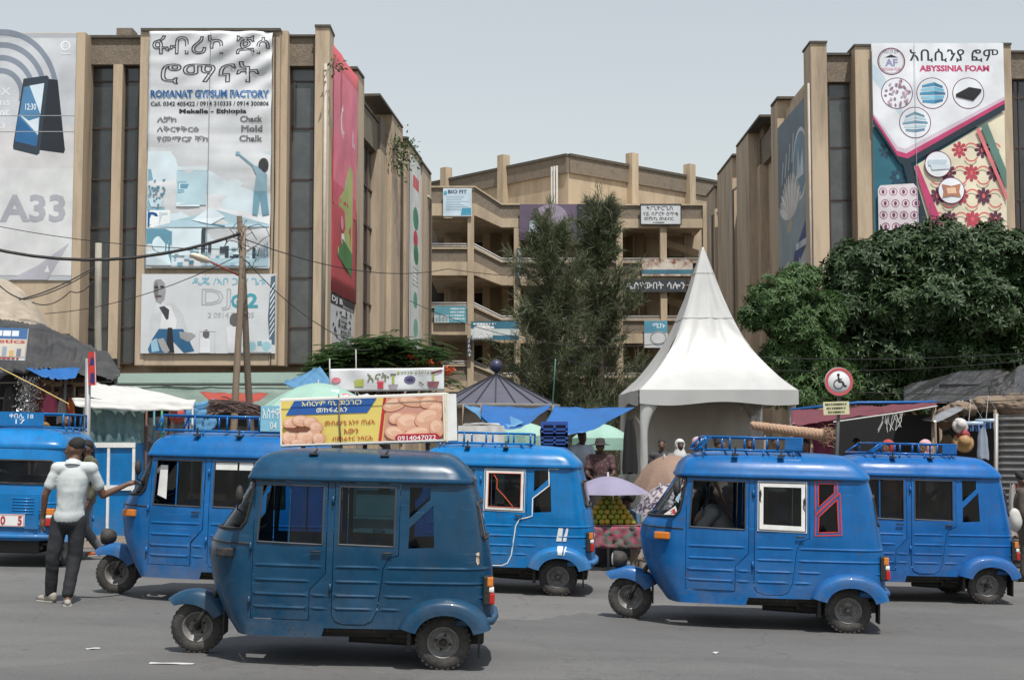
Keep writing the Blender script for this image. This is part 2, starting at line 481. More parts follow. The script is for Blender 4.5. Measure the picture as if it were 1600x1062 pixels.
# ------------------------------------------------------------------ three-wheeled taxis
UF = [(.20, .10), (.235, .155), (.35, .246), (.5, .33), (.64, .38), (.84, .415), (.95, .40), (1.02, .36), (1.08, .31), (1.3, .165), (1.45, .07), (1.6, .05)]
UR = [(.2, .36), (.75, .335), (1.0, .29), (1.3, .225), (1.475, .175), (1.6, .15)]
def interp(t, x):
    if x <= t[0][0]: return t[0][1]
    for (a, b), (c, d) in zip(t[:-1], t[1:]):
        if x <= c: return b + (d - b) * (x - a) / (c - a)
    return t[-1][1]
LF, LR = .70, .75
A_F, A_R = -1.5, .05
HW = [(-1.5, .565), (-1.2, .625), (-.9, .65), (-.2, .65), (.05, .635)]
def per(a, z, off=0.0):
    """body shell point (x, y) for unrolled coordinate a at height z; near side is -y"""
    def raw(a):
        if a < A_F:
            th = (1 - min(1, (A_F - a) / LF)) * PI / 2
            return Vector((A_F - interp(UF, z) * max(0, math.cos(th)) ** .9, -.565 * math.sin(th) ** .8 if th > 1e-6 else 0))
        if a > A_R:
            th = min(1, (a - A_R) / LR) * PI / 2
            s_, c_ = math.sin(th), max(0, math.cos(th))
            return Vector((A_R + interp(UR, z) * s_ ** .62, -.635 * c_ ** .62))
        return Vector((a, -interp(HW, a)))
    p = raw(a)
    # slight tumblehome: the cabin leans in above the waist
    k = 1 - .045 * max(0, (z - .9) / .55)
    q = Vector((p.x, p.y * k))
    if off:
        e = .004
        t = raw(min(a + e, A_R + LR)) - raw(max(a - e, A_F - LF))
        if t.length > 1e-9:
            t.normalize(); nrm = Vector((t.y, -t.x))
            if nrm.y > .02: nrm = -nrm
            q = q + nrm * off
    return q
RIBS = [.785, .67, .56, .46]
def ribbump(a, z, ranges):
    for zr in RIBS:
        if abs(z - zr) < .006:
            for (a0, a1, zs) in ranges:
                if a0 <= a <= a1 and zr in zs: return .0058
    return 0.0
def pip(p, poly):
    c = False; n = len(poly); j = n - 1
    for i in range(n):
        if (poly[i][1] > p[1]) != (poly[j][1] > p[1]) and p[0] < (poly[j][0] - poly[i][0]) * (p[1] - poly[i][1]) / (poly[j][1] - poly[i][1]) + poly[i][0]: c = not c
        j = i
    return c
def densify(poly, d=.05):
    out = []
    for a, b in zip(poly, poly[1:] + poly[:1]):
        L = math.hypot(b[0] - a[0], b[1] - a[1]); k = max(1, int(L / d))
        for i in range(k): out.append((a[0] + (b[0] - a[0]) * i / k, a[1] + (b[1] - a[1]) * i / k))
    return out
def shrink(poly, d):
    """move every edge of a counter-clockwise or clockwise polygon inwards by d"""
    area = sum(a[0] * b[1] - b[0] * a[1] for a, b in zip(poly, poly[1:] + poly[:1]))
    sg = 1 if area > 0 else -1
    n = len(poly); out = []
    for i in range(n):
        p0, p1, p2 = Vector(poly[i - 1]), Vector(poly[i]), Vector(poly[(i + 1) % n])
        d1 = (p1 - p0).normalized(); d2 = (p2 - p1).normalized()
        n1 = Vector((-d1.y, d1.x)) * sg; n2 = Vector((-d2.y, d2.x)) * sg
        m = (n1 + n2); m = m.normalized() if m.length > 1e-6 else n1
        k = d / max(.35, m.dot(n1))
        out.append((p1.x + m.x * k, p1.y + m.y * k))
    return out
def skin(outline, holes, ribs=(), off=0.0, side=1, step=.055, mirror=False, dent=0.0, seed=0):
    """triangulated shell patch of the body between outline and holes"""
    pts = []; edges = []
    for poly in [outline] + holes:
        d = densify(poly); k = len(pts); pts += [Vector(p) for p in d]
        edges += [(k + i, k + (i + 1) % len(d)) for i in range(len(d))]
    x0 = min(p[0] for p in outline); x1 = max(p[0] for p in outline); z0 = min(p[1] for p in outline); z1 = max(p[1] for p in outline)
    rows = []
    z = z0 + step
    while z < z1 - .02: rows.append(z); z += step
    if ribs:
        rows = [r for r in rows if all(abs(r - q) > .03 for q in RIBS)]
        for q in RIBS: rows += [q - .017, q - .009, q - .0045, q + .0045, q + .009, q + .017]
    cols = []
    x = x0 + step * .7
    while x < x1 - .01: cols.append(x); x += step * .85
    for zz in rows:
        for i, xx in enumerate(cols):
            if pip((xx, zz), outline) and not any(pip((xx, zz), h) for h in holes):
                pts.append(Vector((xx, zz)))
    vs, es, fs, _, _, _ = delaunay_2d_cdt(pts, edges, [], 0, 1e-5)
    V = []
    for p in vs:
        b = ribbump(p.x, p.y, ribs) if ribs else 0
        b += dent * fbm(p.x + seed, p.y * 1.3, seed, 2.2)
        q = per(p.x, p.y, off + b)
        V.append((q.x, q.y * side, p.y))
    FF = []
    for f in fs:
        c = sum((vs[i] for i in f), Vector((0, 0))) / len(f)
        if pip(c, outline) and not any(pip(c, h) for h in holes):
            FF.append(tuple(f) if side > 0 else tuple(reversed(f)))
    return V, FF
def ribbon(pts, w, off, side=1, closed=False):
    """flat strip along a line of (a, z) points lying on the shell"""
    if closed: pts = pts + [pts[0]]
    d = []
    for a, b in zip(pts[:-1], pts[1:]):
        L = math.hypot(b[0] - a[0], b[1] - a[1]); k = max(1, int(L / .04))
        d += [(a[0] + (b[0] - a[0]) * i / k, a[1] + (b[1] - a[1]) * i / k) for i in range(k)]
    d.append(pts[-1])
    V = []; F = []
    for i, p in enumerate(d):
        p0 = Vector(d[max(0, i - 1)]); p1 = Vector(d[min(len(d) - 1, i + 1)])
        t = (p1 - p0); t = t.normalized() if t.length > 1e-9 else Vector((1, 0))
        nn = Vector((-t.y, t.x)) * w / 2
        for s_ in (-1, 1):
            q = Vector(p) + nn * s_; r = per(q.x, q.y, off)
            V.append((r.x, r.y * side, q.y))
    for i in range(len(d) - 1): F.append((2 * i, 2 * i + 2, 2 * i + 3, 2 * i + 1))
    return V, F
def tubeline(mb, pts, r, off, side=1, closed=False):
    d = densify(pts, .06) if closed else None
    if closed: d = d + [d[0]]
    else:
        d = []
        for a, b in zip(pts[:-1], pts[1:]):
            L = math.hypot(b[0] - a[0], b[1] - a[1]); k = max(1, int(L / .06))
            d += [(a[0] + (b[0] - a[0]) * i / k, a[1] + (b[1] - a[1]) * i / k) for i in range(k)]
        d.append(pts[-1])
    P = []
    for p in d:
        q = per(p[0], p[1], off); P.append((q.x, q.y * side, p[1]))
    mb.tube(P, r, 5, cap=not closed)
AEND, BEND = A_F - LF, A_R + LR
BODY = [(AEND, .235), (-.94, .235), (-.92, .31), (-.30, .31), (-.27, .38), (-.20, .45), (-.1, .485), (0, .495), (.1, .485), (.2, .45), (.27, .38), (.30, .33), (BEND, .33), (BEND, 1.02), (.45, 1.02), (.43, 1.04), (.43, 1.28),
        (.45, 1.30), (BEND, 1.30), (BEND, 1.475), (AEND, 1.475), (AEND, 1.45), (-1.56, 1.44), (-1.535, 1.41), (-1.58, 1.12), (-1.63, 1.06), (AEND, 1.05)]
DOOR1 = [(-1.5, .365), (-1.04, .365), (-1.04, .60), (-.92, .73), (-.92, 1.445), (-1.5, 1.445)]
WIN1 = [(-1.465, .965), (-.955, .955), (-.955, 1.412), (-1.44, 1.412)]
DOOR2 = [(-.87, 1.445), (-.87, .42), (-.845, .365), (-.78, .338), (-.61, .338), (-.55, .37), (-.515, .45), (-.475, .78), (-.44, .855), (-.36, .885), (-.36, 1.445)]
WIN2 = [(-.83, .96), (-.40, .95), (-.40, 1.412), (-.83, 1.412)]
QW1 = [(-.29, 1.42), (-.13, 1.42), (-.13, 1.325), (-.288, 1.175)]
QW2 = [(-.105, 1.28), (-.09, .95), (-.29, .94), (-.285, 1.10)]
WSCR = [(AEND, 1.05), (-1.63, 1.06), (-1.58, 1.12), (-1.535, 1.41), (-1.56, 1.44), (AEND, 1.45)]
RWIN = [(BEND, 1.02), (.45, 1.02), (.43, 1.04), (.43, 1.28), (.45, 1.30), (BEND, 1.30)]
BR = [(-1.03, -.925, (.56, .46)), (-.45, .52, (.785, .67)), (-.47, -.27, (.56,)), (.27, .5, (.56,)), (-.49, -.36, (.46,))]
D1R = [(-1.47, -1.06, RIBS), (-1.06, -.96, (.785,))]
D2R = [(-.85, -.5, (.785, .67, .56)), (-.83, -.55, (.46,))]
_TC = {}
def cached(key, fn):
    if key not in _TC: _TC[key] = fn()
    return _TC[key]
def me_from(parts, name, smooth=True):
    mb = MB()
    for V, F in parts: mb.add(V, F, smooth)
    return mb.mesh(name)
def wheel_parts():
    t = MB(); Mx = Matrix.Rotation(PI / 2, 4, 'X')
    prof = [(.118, .040), (.132, .050), (.160, .056), (.188, .053), (.200, .046), (.2105, .040), (.2135, .022), (.2135, .006), (.209, .003), (.209, -.003), (.2135, -.006), (.2135, -.022), (.2105, -.040), (.200, -.046), (.188, -.053), (.160, -.056), (.132, -.050), (.118, -.040)]
    t.lathe(prof, 48, Mx)
    for k in range(30):                       # shoulder tread blocks
        a = 2 * PI * k / 30
        for sgn in (-1, 1):
            t.box(-.012, .012, sgn * .026, sgn * .049, .200, .2155, Matrix.Rotation(a + sgn * .05, 4, 'Y'))
    r = MB()
    r.lathe([(.001, .010), (.032, .012), (.036, .022), (.040, .022), (.046, .004), (.075, .000), (.084, .012), (.096, .020), (.108, .028), (.118, .046), (.124, .046), (.124, .040), (.112, .020), (.110, -.04)], 28, Mx)
    nn = MB()
    nn.lathe([(.001, .05), (.018, .048), (.024, .04), (.026, .01)], 14, Mx)
    for k in range(4):
        a = 2 * PI * k / 4 + .4
        nn.lathe([(.001, .022), (.009, .022), (.010, .0)], 6, Matrix.Translation((.058 * math.cos(a), 0, .058 * math.sin(a))) @ Mx)
    b = MB(); b.lathe([(.001, -.06), (.08, -.06), (.10, -.03), (.10, .0), (.001, .0)], 20, Mx)
    return t.mesh('tyre'), r.mesh('rim'), nn.mesh('hub'), b.mesh('brake_drum')
def paint(name, col, wear=.35, dusty=.25, rough=.32, rust=(.10, .055, .035), chips=True):
    """blue body paint: faded patches, road dust rising from the sills, chips down to dark primer"""
    if name in MATS: return MATS[name]
    m = bpy.data.materials.new(name); m.use_nodes = True
    n = m.node_tree; L = n.links; b = n.nodes['Principled BSDF']
    tc = n.nodes.new('ShaderNodeTexCoord'); obj = tc.outputs['Object']
    oi = n.nodes.new('ShaderNodeObjectInfo')
    ad = n.nodes.new('ShaderNodeVectorMath'); ad.operation = 'ADD'
    sc_ = n.nodes.new('ShaderNodeMath'); sc_.operation = 'MULTIPLY'; sc_.inputs[1].default_value = 37
    L.new(oi.outputs['Random'], sc_.inputs[0]); L.new(obj, ad.inputs[0]); L.new(sc_.outputs[0], ad.inputs[1]); vec = ad.outputs[0]
    def nz(scale, det=7, rough=.65, sc=None):
        q = n.nodes.new('ShaderNodeTexNoise'); q.inputs['Scale'].default_value = scale; q.inputs['Detail'].default_value = det; q.inputs['Roughness'].default_value = rough
        if sc:
            mp = n.nodes.new('ShaderNodeMapping'); mp.inputs['Scale'].default_value = sc; L.new(vec, mp.inputs[0]); L.new(mp.outputs[0], q.inputs['Vector'])
        else: L.new(vec, q.inputs['Vector'])
        return q.outputs[0]
    def mr(x, a, b_, c, d):
        q = n.nodes.new('ShaderNodeMapRange'); q.inputs[1].default_value = a; q.inputs[2].default_value = b_; q.inputs[3].default_value = c; q.inputs[4].default_value = d
        L.new(x, q.inputs[0]); return q.outputs[0]
    def mix(f, a, b_):
        q = n.nodes.new('ShaderNodeMix'); q.data_type = 'RGBA'; L.new(f, q.inputs[0])
        for i, v in ((6, a), (7, b_)):
            if isinstance(v, tuple): q.inputs[i].default_value = (*v, 1)
            else: L.new(v, q.inputs[i])
        return q.outputs[2]
    fade = tuple(min(1, c * 1.22 + .003) for c in col)
    dark = tuple(c * .72 for c in col)
    big = nz(1.6, 6)
    c = mix(mr(big, .35, .68, 0, 1), col, fade)
    c = mix(mr(nz(2.6, 5), .5, .72, 0, .6), c, dark)
    st = nz(2.0, 7, .7, (7, 7, .8))                 # rain streaks
    c = mix(mr(st, .48, .74, 0, wear * .9), c, tuple(v * .5 + .012 for v in col))
    sep = n.nodes.new('ShaderNodeSeparateXYZ'); L.new(obj, sep.inputs[0])
    low = mr(sep.outputs[2], .22, .70, 1, 0)
    dn = mr(nz(5, 8, .7), .36, .72, 0, 1)
    mu = n.nodes.new('ShaderNodeMath'); mu.operation = 'MULTIPLY'; L.new(low, mu.inputs[0]); L.new(dn, mu.inputs[1])
    mu2 = n.nodes.new('ShaderNodeMath'); mu2.operation = 'MULTIPLY'; L.new(mu.outputs[0], mu2.inputs[0]); mu2.inputs[1].default_value = dusty * 1.4
    c = mix(mu2.outputs[0], c, (.17, .15, .125))
    film = mr(nz(9, 6, .7), .45, .8, 0, .10)
    c = mix(film, c, (.10, .12, .14))
    if chips:
        ch = mr(nz(13, 6, .8), .615, .65, 0, .9)
        c = mix(ch, c, rust)
        sc2 = mr(nz(2.6, 4, .6, (1, 1, 14)), .64, .66, 0, .3)      # long scratches
        c = mix(sc2, c, tuple(min(1, v * 1.4 + .05) for v in col))
    L.new(c, b.inputs['Base Color'])
    rr = mr(big, .3, .7, rough - .07, rough + .16)
    ra = n.nodes.new('ShaderNodeMath'); ra.operation = 'ADD'; L.new(rr, ra.inputs[0]); L.new(mu2.outputs[0], ra.inputs[1]); L.new(ra.outputs[0], b.inputs['Roughness'])
    b.inputs['Coat Weight'].default_value = .14; b.inputs['Coat Roughness'].default_value = .06; b.inputs['Specular IOR Level'].default_value = .26
    bp = n.nodes.new('ShaderNodeBump'); bp.inputs['Strength'].default_value = .38; bp.inputs['Distance'].default_value = .02
    L.new(nz(3.0, 2, .4), bp.inputs['Height']); L.new(bp.outputs[0], b.inputs['Normal'])
    MATS[name] = m
    return m
RUB = mat('black_rubber', (.018, .018, .019), .75, .3, 20, .15, 80, dirt=(.12, .105, .09), dscale=6, dmin=.5, dmax=.95)
TYRE = mat('dusty_tyre', (.028, .027, .027), .85, .3, 14, .3, 90, dirt=(.13, .115, .10), dscale=5, dmin=.42, dmax=.85)
RIMM = mat('dull_wheel_steel', (.23, .225, .22), .55, .25, 14, .1, 60, .35, dirt=(.10, .085, .07), dscale=9, dmin=.42, dmax=.7)
UNDER = mat('greasy_underbody', (.02, .019, .018), .7, .4, 9, .3, 40, dirt=(.07, .06, .05), dscale=5)
SEAT = mat('blue_seat_vinyl', (.02, .04, .10), .5, .2, 6)
CHROME = mat('tarnished_chrome', (.5, .5, .5), .3, .15, 20, 0, 40, .9)
LENSR = mat('red_lens', (.45, .02, .015), .2, .1, 20)
LENSO = mat('orange_lens', (.65, .20, .03), .2, .1, 20)
LENSW = mat('clear_lens', (.75, .74, .70), .2, .1, 20)
WHITEP = mat('white_trim_paint', (.72, .72, .70), .5, .1, 9, dirt=(.35, .33, .3), dscale=6, dmin=.55, dmax=.9)
REDP = mat('red_trim_paint', (.5, .035, .03), .45, .15, 9)
GLASSD = glass('tinted_car_glass', (.17, .19, .20), .12)
GLASSB = glass('blue_film_glass', (.16, .36, .46), .12)
GLASSC = glass('clear_car_glass', (.72, .76, .76), .10)
def roof_mesh():
    mb = MB(); N = 30
    def ring(inset, z, zz=None):
        pts = []
        aa = [AEND + (BEND - AEND) * i / N for i in range(N + 1)]
        uc, LL = -.70, .95
        for side in (1, -1):
            it = aa if side == 1 else aa[::-1][1:-1]
            for a in it:
                q = per(a, 1.475, .016)
                rin = interp([(1.40, 0), (1.49, 0), (1.53, .03), (1.575, .075), (1.62, .125), (1.657, .175), (1.685, .24), (1.70, .36), (1.71, .55)], z)
                ins = inset + (max(inset, rin) - inset) * max(0, min(1, (q.x + .35) / .4))
                kx = 1 - ins / LL; ky = 1 - inset / .66
                pts.append(Vector((uc + (q.x - uc) * kx, q.y * ky * side, z)))
        return pts
    # rear slopes down like a bonnet: lower the rim towards the tail
    prof = [(-.012, 1.452), (-.018, 1.468), (-.004, 1.490), (.012, 1.53), (.035, 1.575), (.075, 1.62), (.14, 1.657), (.24, 1.685), (.40, 1.70), (.60, 1.707)]
    rings = [ring(i_, z) for i_, z in prof]
    n = len(rings[0]); vs = [v for r in rings for v in r]
    fs = [(j * n + i, j * n + (i + 1) % n, (j + 1) * n + (i + 1) % n, (j + 1) * n + i) for j in range(len(rings) - 1) for i in range(n)]
    fs.append(tuple((len(rings) - 1) * n + i for i in range(n)))
    mb.add(vs, fs, True)
    return mb.mesh('roof')
def tuk(name, label, loc, yaw, pm, glassm=None, headlight=True, rack=None, group='blue three-wheeled taxis in the street', scale=1.05, zs=1.015, frontwin='glass', win2=None, lean=True, qtrim=None, doors=True, steer=0.0, seed=0, wsdecal=False):
    """one taxi: origin on the ground under the rear axle, nose towards local -x, near side local -y"""
    glassm = glassm or GLASSD
    t = thing(name, label, 'three-wheeler', loc, yaw, group)
    t.scale = (scale, 1.05, zs)
    if lean:       # stands on the falling street
        hx = math.atan(SLOPE)
        t.rotation_euler = (Matrix.Rotation(-hx, 3, 'Y') @ Matrix.Rotation(yaw, 3, 'Z')).to_euler()
    body = meshobj('body', cached('body%d' % seed, lambda: me_from([skin(BODY, [DOOR1, DOOR2, QW1, QW2], BR, 0, s_, dent=.006, seed=seed) for s_ in (1, -1)], 'body')), pm, t)
    if doors:
        for s_ in (1, -1):
            for k, (D, Wn, RR) in enumerate(((DOOR1, WIN1, D1R), (DOOR2, WIN2, D2R))):
                d = meshobj('door', cached(('d', k, s_, seed), lambda: me_from([skin(shrink(D, .005), [Wn], RR, .003, s_, dent=.007, seed=seed + 3 + k)], 'door')), pm, t)
                gk = MB(); tubeline(gk, Wn, .0075, .003, s_, True)
                meshobj('window_gasket', cached(('g', k, s_), lambda: gk.mesh('window_gasket')), mat('grey_window_rubber', (.05, .055, .065), .6, .2), d)
                ww = [(p[0], p[1]) for p in Wn]
                if k == 0 and s_ == 1 and frontwin == 'open': continue
                if k == 0:
                    xm = -1.22
                    p1 = [(-1.47, .96), (xm, .955), (xm, 1.415), (-1.445, 1.415)]; p2 = [(xm + .0, .955), (-.95, .95), (-.95, 1.415), (xm, 1.415)]
                    if not (frontwin == 'half' and s_ == 1):
                        meshobj('window_pane', cached(('p1', s_), lambda: me_from([skin(p1, [], (), -.008, s_, .09)], 'window_pane')), glassm, d)
                    meshobj('window_pane', cached(('p2', s_), lambda: me_from([skin(p2, [], (), -.014, s_, .09)], 'window_pane')), glassm, d)
                    br = MB(); tubeline(br, [(xm, .955), (xm, 1.412)], .008, -.006, s_)
                    meshobj('window_bar', cached(('br', s_), lambda: br.mesh('window_bar')), pm, d)
                else:
                    meshobj('window_pane', cached(('p3', s_), lambda: me_from([skin(shrink(Wn, -.006), [], (), -.008, s_, .09)], 'window_pane')), win2 or glassm, d)
                # hinges and handle
                a0 = D[0][0]
                for zz in ((.50, .92) if k == 0 else (.62, 1.30)):
                    hg = MB(); q = per(a0 - .012, zz, .012); hg.tube([(q.x, q.y * s_, zz - .035), (q.x, q.y * s_, zz + .035)], .011, 6)
                    meshobj('hinge', cached(('h', k, s_, zz), lambda: hg.mesh('hinge')), pm, d)
                hd = MB(); zz = .90; a1 = -.96 if k == 0 else -.41
                q = per(a1, zz, .02); q2 = per(a1 - .08, zz, .02)
                hd.tube([(q.x, q.y * s_, zz), (q2.x, q2.y * s_, zz)], .008, 6)
                meshobj('handle', cached(('hd', k, s_), lambda: hd.mesh('handle')), UNDER, d)
    for s_ in (1, -1):
        for k, Q in enumerate((QW1, QW2)):
            meshobj('quarter_pane', cached(('q', k, s_), lambda: me_from([skin(shrink(Q, -.006), [], (), -.008, s_, .09)], 'quarter_pane')), glassm, t)
            if qtrim and s_ == 1:
                mbq = MB()
                for w_, o_ in ((.0, .003), (-.028, .004)):
                    V, F = ribbon(shrink(Q, w_ + .006), .011, o_ - .001, s_, True); mbq.add(V, F)
                mbq.build('quarter_window_outline', qtrim, t)
    # windscreen and rear window with rubber surrounds
    meshobj('windscreen', cached('ws', lambda: me_from([skin(shrink(WSCR, -.004), [], (), -.006, s_, .06) for s_ in (1, -1)], 'windscreen')), GLASSC, t)
    gw = MB()
    for s_ in (1, -1): tubeline(gw, WSCR, .013, .004, s_)
    meshobj('windscreen_rubber', cached('wr', lambda: gw.mesh('windscreen_rubber')), RUB, t)
    meshobj('rear_window', cached('rw', lambda: me_from([skin(shrink(RWIN, -.004), [], (), -.006, s_, .06) for s_ in (1, -1)], 'rear_window')), GLASSD, t)
    gw2 = MB()
    for s_ in (1, -1): tubeline(gw2, RWIN, .014, .004, s_)
    meshobj('rear_window_rubber', cached('rr', lambda: gw2.mesh('rear_window_rubber')), RUB, t)
    # cowl seam below the windscreen
    sm = MB()
    for s_ in (1, -1): tubeline(sm, [(AEND, .955), (-1.52, .945)], .007, .002, s_)
    meshobj('cowl_seam', cached('seam', lambda: sm.mesh('cowl_seam')), RUB, t)
    meshobj('roof', cached('roof', roof_mesh), pm, t)
    for s_ in (1, -1):
        gt = MB(); V, F = ribbon([(-1.5, 1.452), (-.06, 1.452)], .016, .022, s_); gt.add(V, F)
        meshobj('gutter', cached(('gut', s_), lambda: gt.mesh('gutter')), RUB, t)
    # rear fenders
    for s_ in (1, -1):
        def fend():
            mb = MB(); sec = [(.365, .60), (.362, .66), (.350, .715), (.325, .745), (.295, .755), (.225, .757)]
            def fn(u, v):
                th = PI * (.085 + .83 * u); k = v * (len(sec) - 1); i = min(int(k), len(sec) - 2); f = k - i
                r = sec[i][0] + (sec[i + 1][0] - sec[i][0]) * f; y = sec[i][1] + (sec[i + 1][1] - sec[i][1]) * f
                sq = 1.0 - .10 * math.sin(th) ** 2
                return Vector((r * 1.02 * math.cos(th) + .01, -y * s_, .235 + r * sq * math.sin(th)))
            mb.grid(fn, 22, 10)
            return mb.mesh('rear_fender')
        meshobj('rear_fender', cached(('rf', s_), fend), pm, t)
    # front fender (beak) with stay
    def ffend():
        mb = MB()
        def fn(u, v):
            th = R(152) - R(110) * u
            ph = -PI / 2 + PI * v
            r = .302 + .03 * u ** 2 - (.15 - .07 * u ** 3) * (1 - math.cos(ph)) ** 1.4
            return Vector((-2.0 - r * math.cos(th), (.112 - .03 * u ** 2) * math.sin(ph), .222 + r * math.sin(th) * .97))
        mb.grid(fn, 18, 12)
        return mb.mesh('front_fender')
    meshobj('front_fender', cached('ff', ffend), pm, t)
    tm, rm, hm, bmh = cached('wheel', wheel_parts)
    for (x, y, s_, st) in ((0, -.585, 1, 0), (0, .585, -1, 0), (-2.0, 0, 1, steer)):
        w = meshobj('wheel', bmh, UNDER, t); w.location = (x, y, .212)
        w.rotation_euler = (0, random.uniform(0, 1.5), (PI if s_ < 0 else 0) + st)
        meshobj('tyre', tm, TYRE, w); meshobj('rim', rm, RIMM, w); meshobj('hub', hm, UNDER if seed % 2 else RIMM, w)
    # under the floor
    def chassis():
        mb = MB()
        mb.box(-1.25, .30, -.44, .44, .215, .262, bev=.01); mb.box(-.45, .32, -.40, .40, .17, .34, bev=.02)
        mb.tube([(0, -.56, .212), (0, .56, .212)], .035); mb.tube([(-.42, -.46, .25), (0, -.50, .212)], .03); mb.tube([(-.42, .46, .25), (0, .50, .212)], .03)
        mb.tube([(-.75, -.3, .19), (-.3, -.3, .17), (.28, -.28, .2)], .035)
        mb.box(-.28, -.25, -.63, -.52, .14, .36); mb.box(.27, .285, -.66, -.50, .10, .36); mb.box(.27, .285, .50, .66, .10, .36)
        return mb.mesh('chassis')
    meshobj('chassis', cached('ch', chassis), UNDER, t)
    def fork():
        mb = MB(); mb.tube([(-2.0, -.075, .212), (-1.97, -.085, .30), (-1.84, -.05, .52), (-1.78, 0, .62)], .02)
        mb.tube([(-2.0, .075, .212), (-1.97, .085, .30), (-1.84, .05, .52), (-1.78, 0, .62)], .02); mb.tube([(-2.0, -.08, .212), (-2.0, .08, .212)], .02)
        mb.box(-1.79, -1.775, -.10, .10, .16, .40, Matrix.Rotation(R(0), 4, 'Y'))
        return mb.mesh('front_fork')
    meshobj('front_fork', cached('fk', fork), UNDER, t)
    # bumper, lamps
    def bump():
        mb = MB()
        mb.tube([(.10, -.64, .375), (.27, -.63, .375), (.37, -.52, .375), (.405, -.2, .375), (.405, .2, .375), (.37, .52, .375), (.27, .63, .375), (.10, .64, .375)], .034, 8)
        return mb.mesh('rear_bumper')
    meshobj('rear_bumper', cached('bp', bump), pm, t)
    for s_ in (1, -1):
        lamp = meshobj('tail_light', cached(('tl', s_), lambda: MB().box(.30, .372, -.575 * s_, -.47 * s_, .50, .73, bev=.015).mesh('tail_light')), UNDER, t)
        meshobj('red_lens', cached(('tr', s_), lambda: MB().box(.35, .392, -.585 * s_, -.48 * s_, .51, .60, bev=.012).mesh('red_lens')), LENSR, lamp)
        meshobj('white_lens', cached(('tw', s_), lambda: MB().box(.345, .386, -.583 * s_, -.48 * s_, .603, .645, bev=.012).mesh('white_lens')), LENSW, lamp)
        meshobj('orange_lens', cached(('to', s_), lambda: MB().box(.33, .378, -.58 * s_, -.48 * s_, .648, .725, bev=.012).mesh('orange_lens')), LENSO, lamp)
        def ind():
            mb = MB(); q = per(-1.72, .87, .012)
            mb.box(-.075, .075, -.03, .02, -.035, .035, Matrix.Translation((q.x, q.y * s_, .87)) @ Matrix.Rotation(R(-24) * s_, 4, 'Z'), bev=.012)
            return mb.mesh('indicator')
        meshobj('indicator', cached(('in', s_), ind), LENSO if seed != 1 else RUB, t)
    if headlight:
        h = meshobj('headlight', cached('hl', lambda: MB().lathe([(.001, .10), (.05, .09), (.078, .05), (.085, 0), (.085, -.035), (.076, -.045), (.07, -.04)], 20, Matrix.Translation((-2.13, 0, .585)) @ Matrix.Rotation(R(90), 4, 'Y')).mesh('headlight')), RUB, t)
        meshobj('headlight_lens', cached('hll', lambda: MB().lathe([(.076, -.038), (.06, -.052), (.03, -.060), (.001, -.062)], 20, Matrix.Translation((-2.13, 0, .585)) @ Matrix.Rotation(R(90), 4, 'Y')).mesh('headlight_lens')), LENSW, h)
    def mirror():
        mb = MB(); mb.tube([(-1.56, -.55, 1.17), (-1.62, -.64, 1.22), (-1.60, -.67, 1.29)], .007)
        mb.ell((-1.60, -.675, 1.33), (.03, .045, .075))
        return mb.mesh('mirror')
    meshobj('mirror', cached('mi', mirror), RUB, t)
    # cabin
    def seats():
        mb = MB()
        mb.box(-.42, .12, -.52, .52, .36, .62, bev=.04); mb.box(.05, .17, -.52, .52, .60, 1.08, bev=.04); mb.box(-1.22, -.88, -.30, .30, .40, .68, bev=.04); mb.box(-.92, -.84, -.32, .32, .66, .98, bev=.03)
        return mb.mesh('seats')
    meshobj('seats', cached('se', seats), SEAT, t)
    meshobj('cabin_floor', cached('fl', lambda: MB().box(-1.40, .26, -.55, .55, .265, .30).mesh('cabin_floor')), UNDER, t)
    def bars():
        mb = MB(); mb.tube([(-1.70, 0, .55), (-1.58, 0, 1.0)], .02); mb.tube([(-1.52, -.30, 1.03), (-1.57, -.1, 1.0), (-1.57, .1, 1.0), (-1.52, .30, 1.03)], .014)
        mb.box(-1.75, -1.62, -.28, .28, .86, .98, bev=.02)
        return mb.mesh('handlebar')
    meshobj('handlebar', cached('hb', bars), RUB, t)
    if rack: rack(t, pm)
    return t
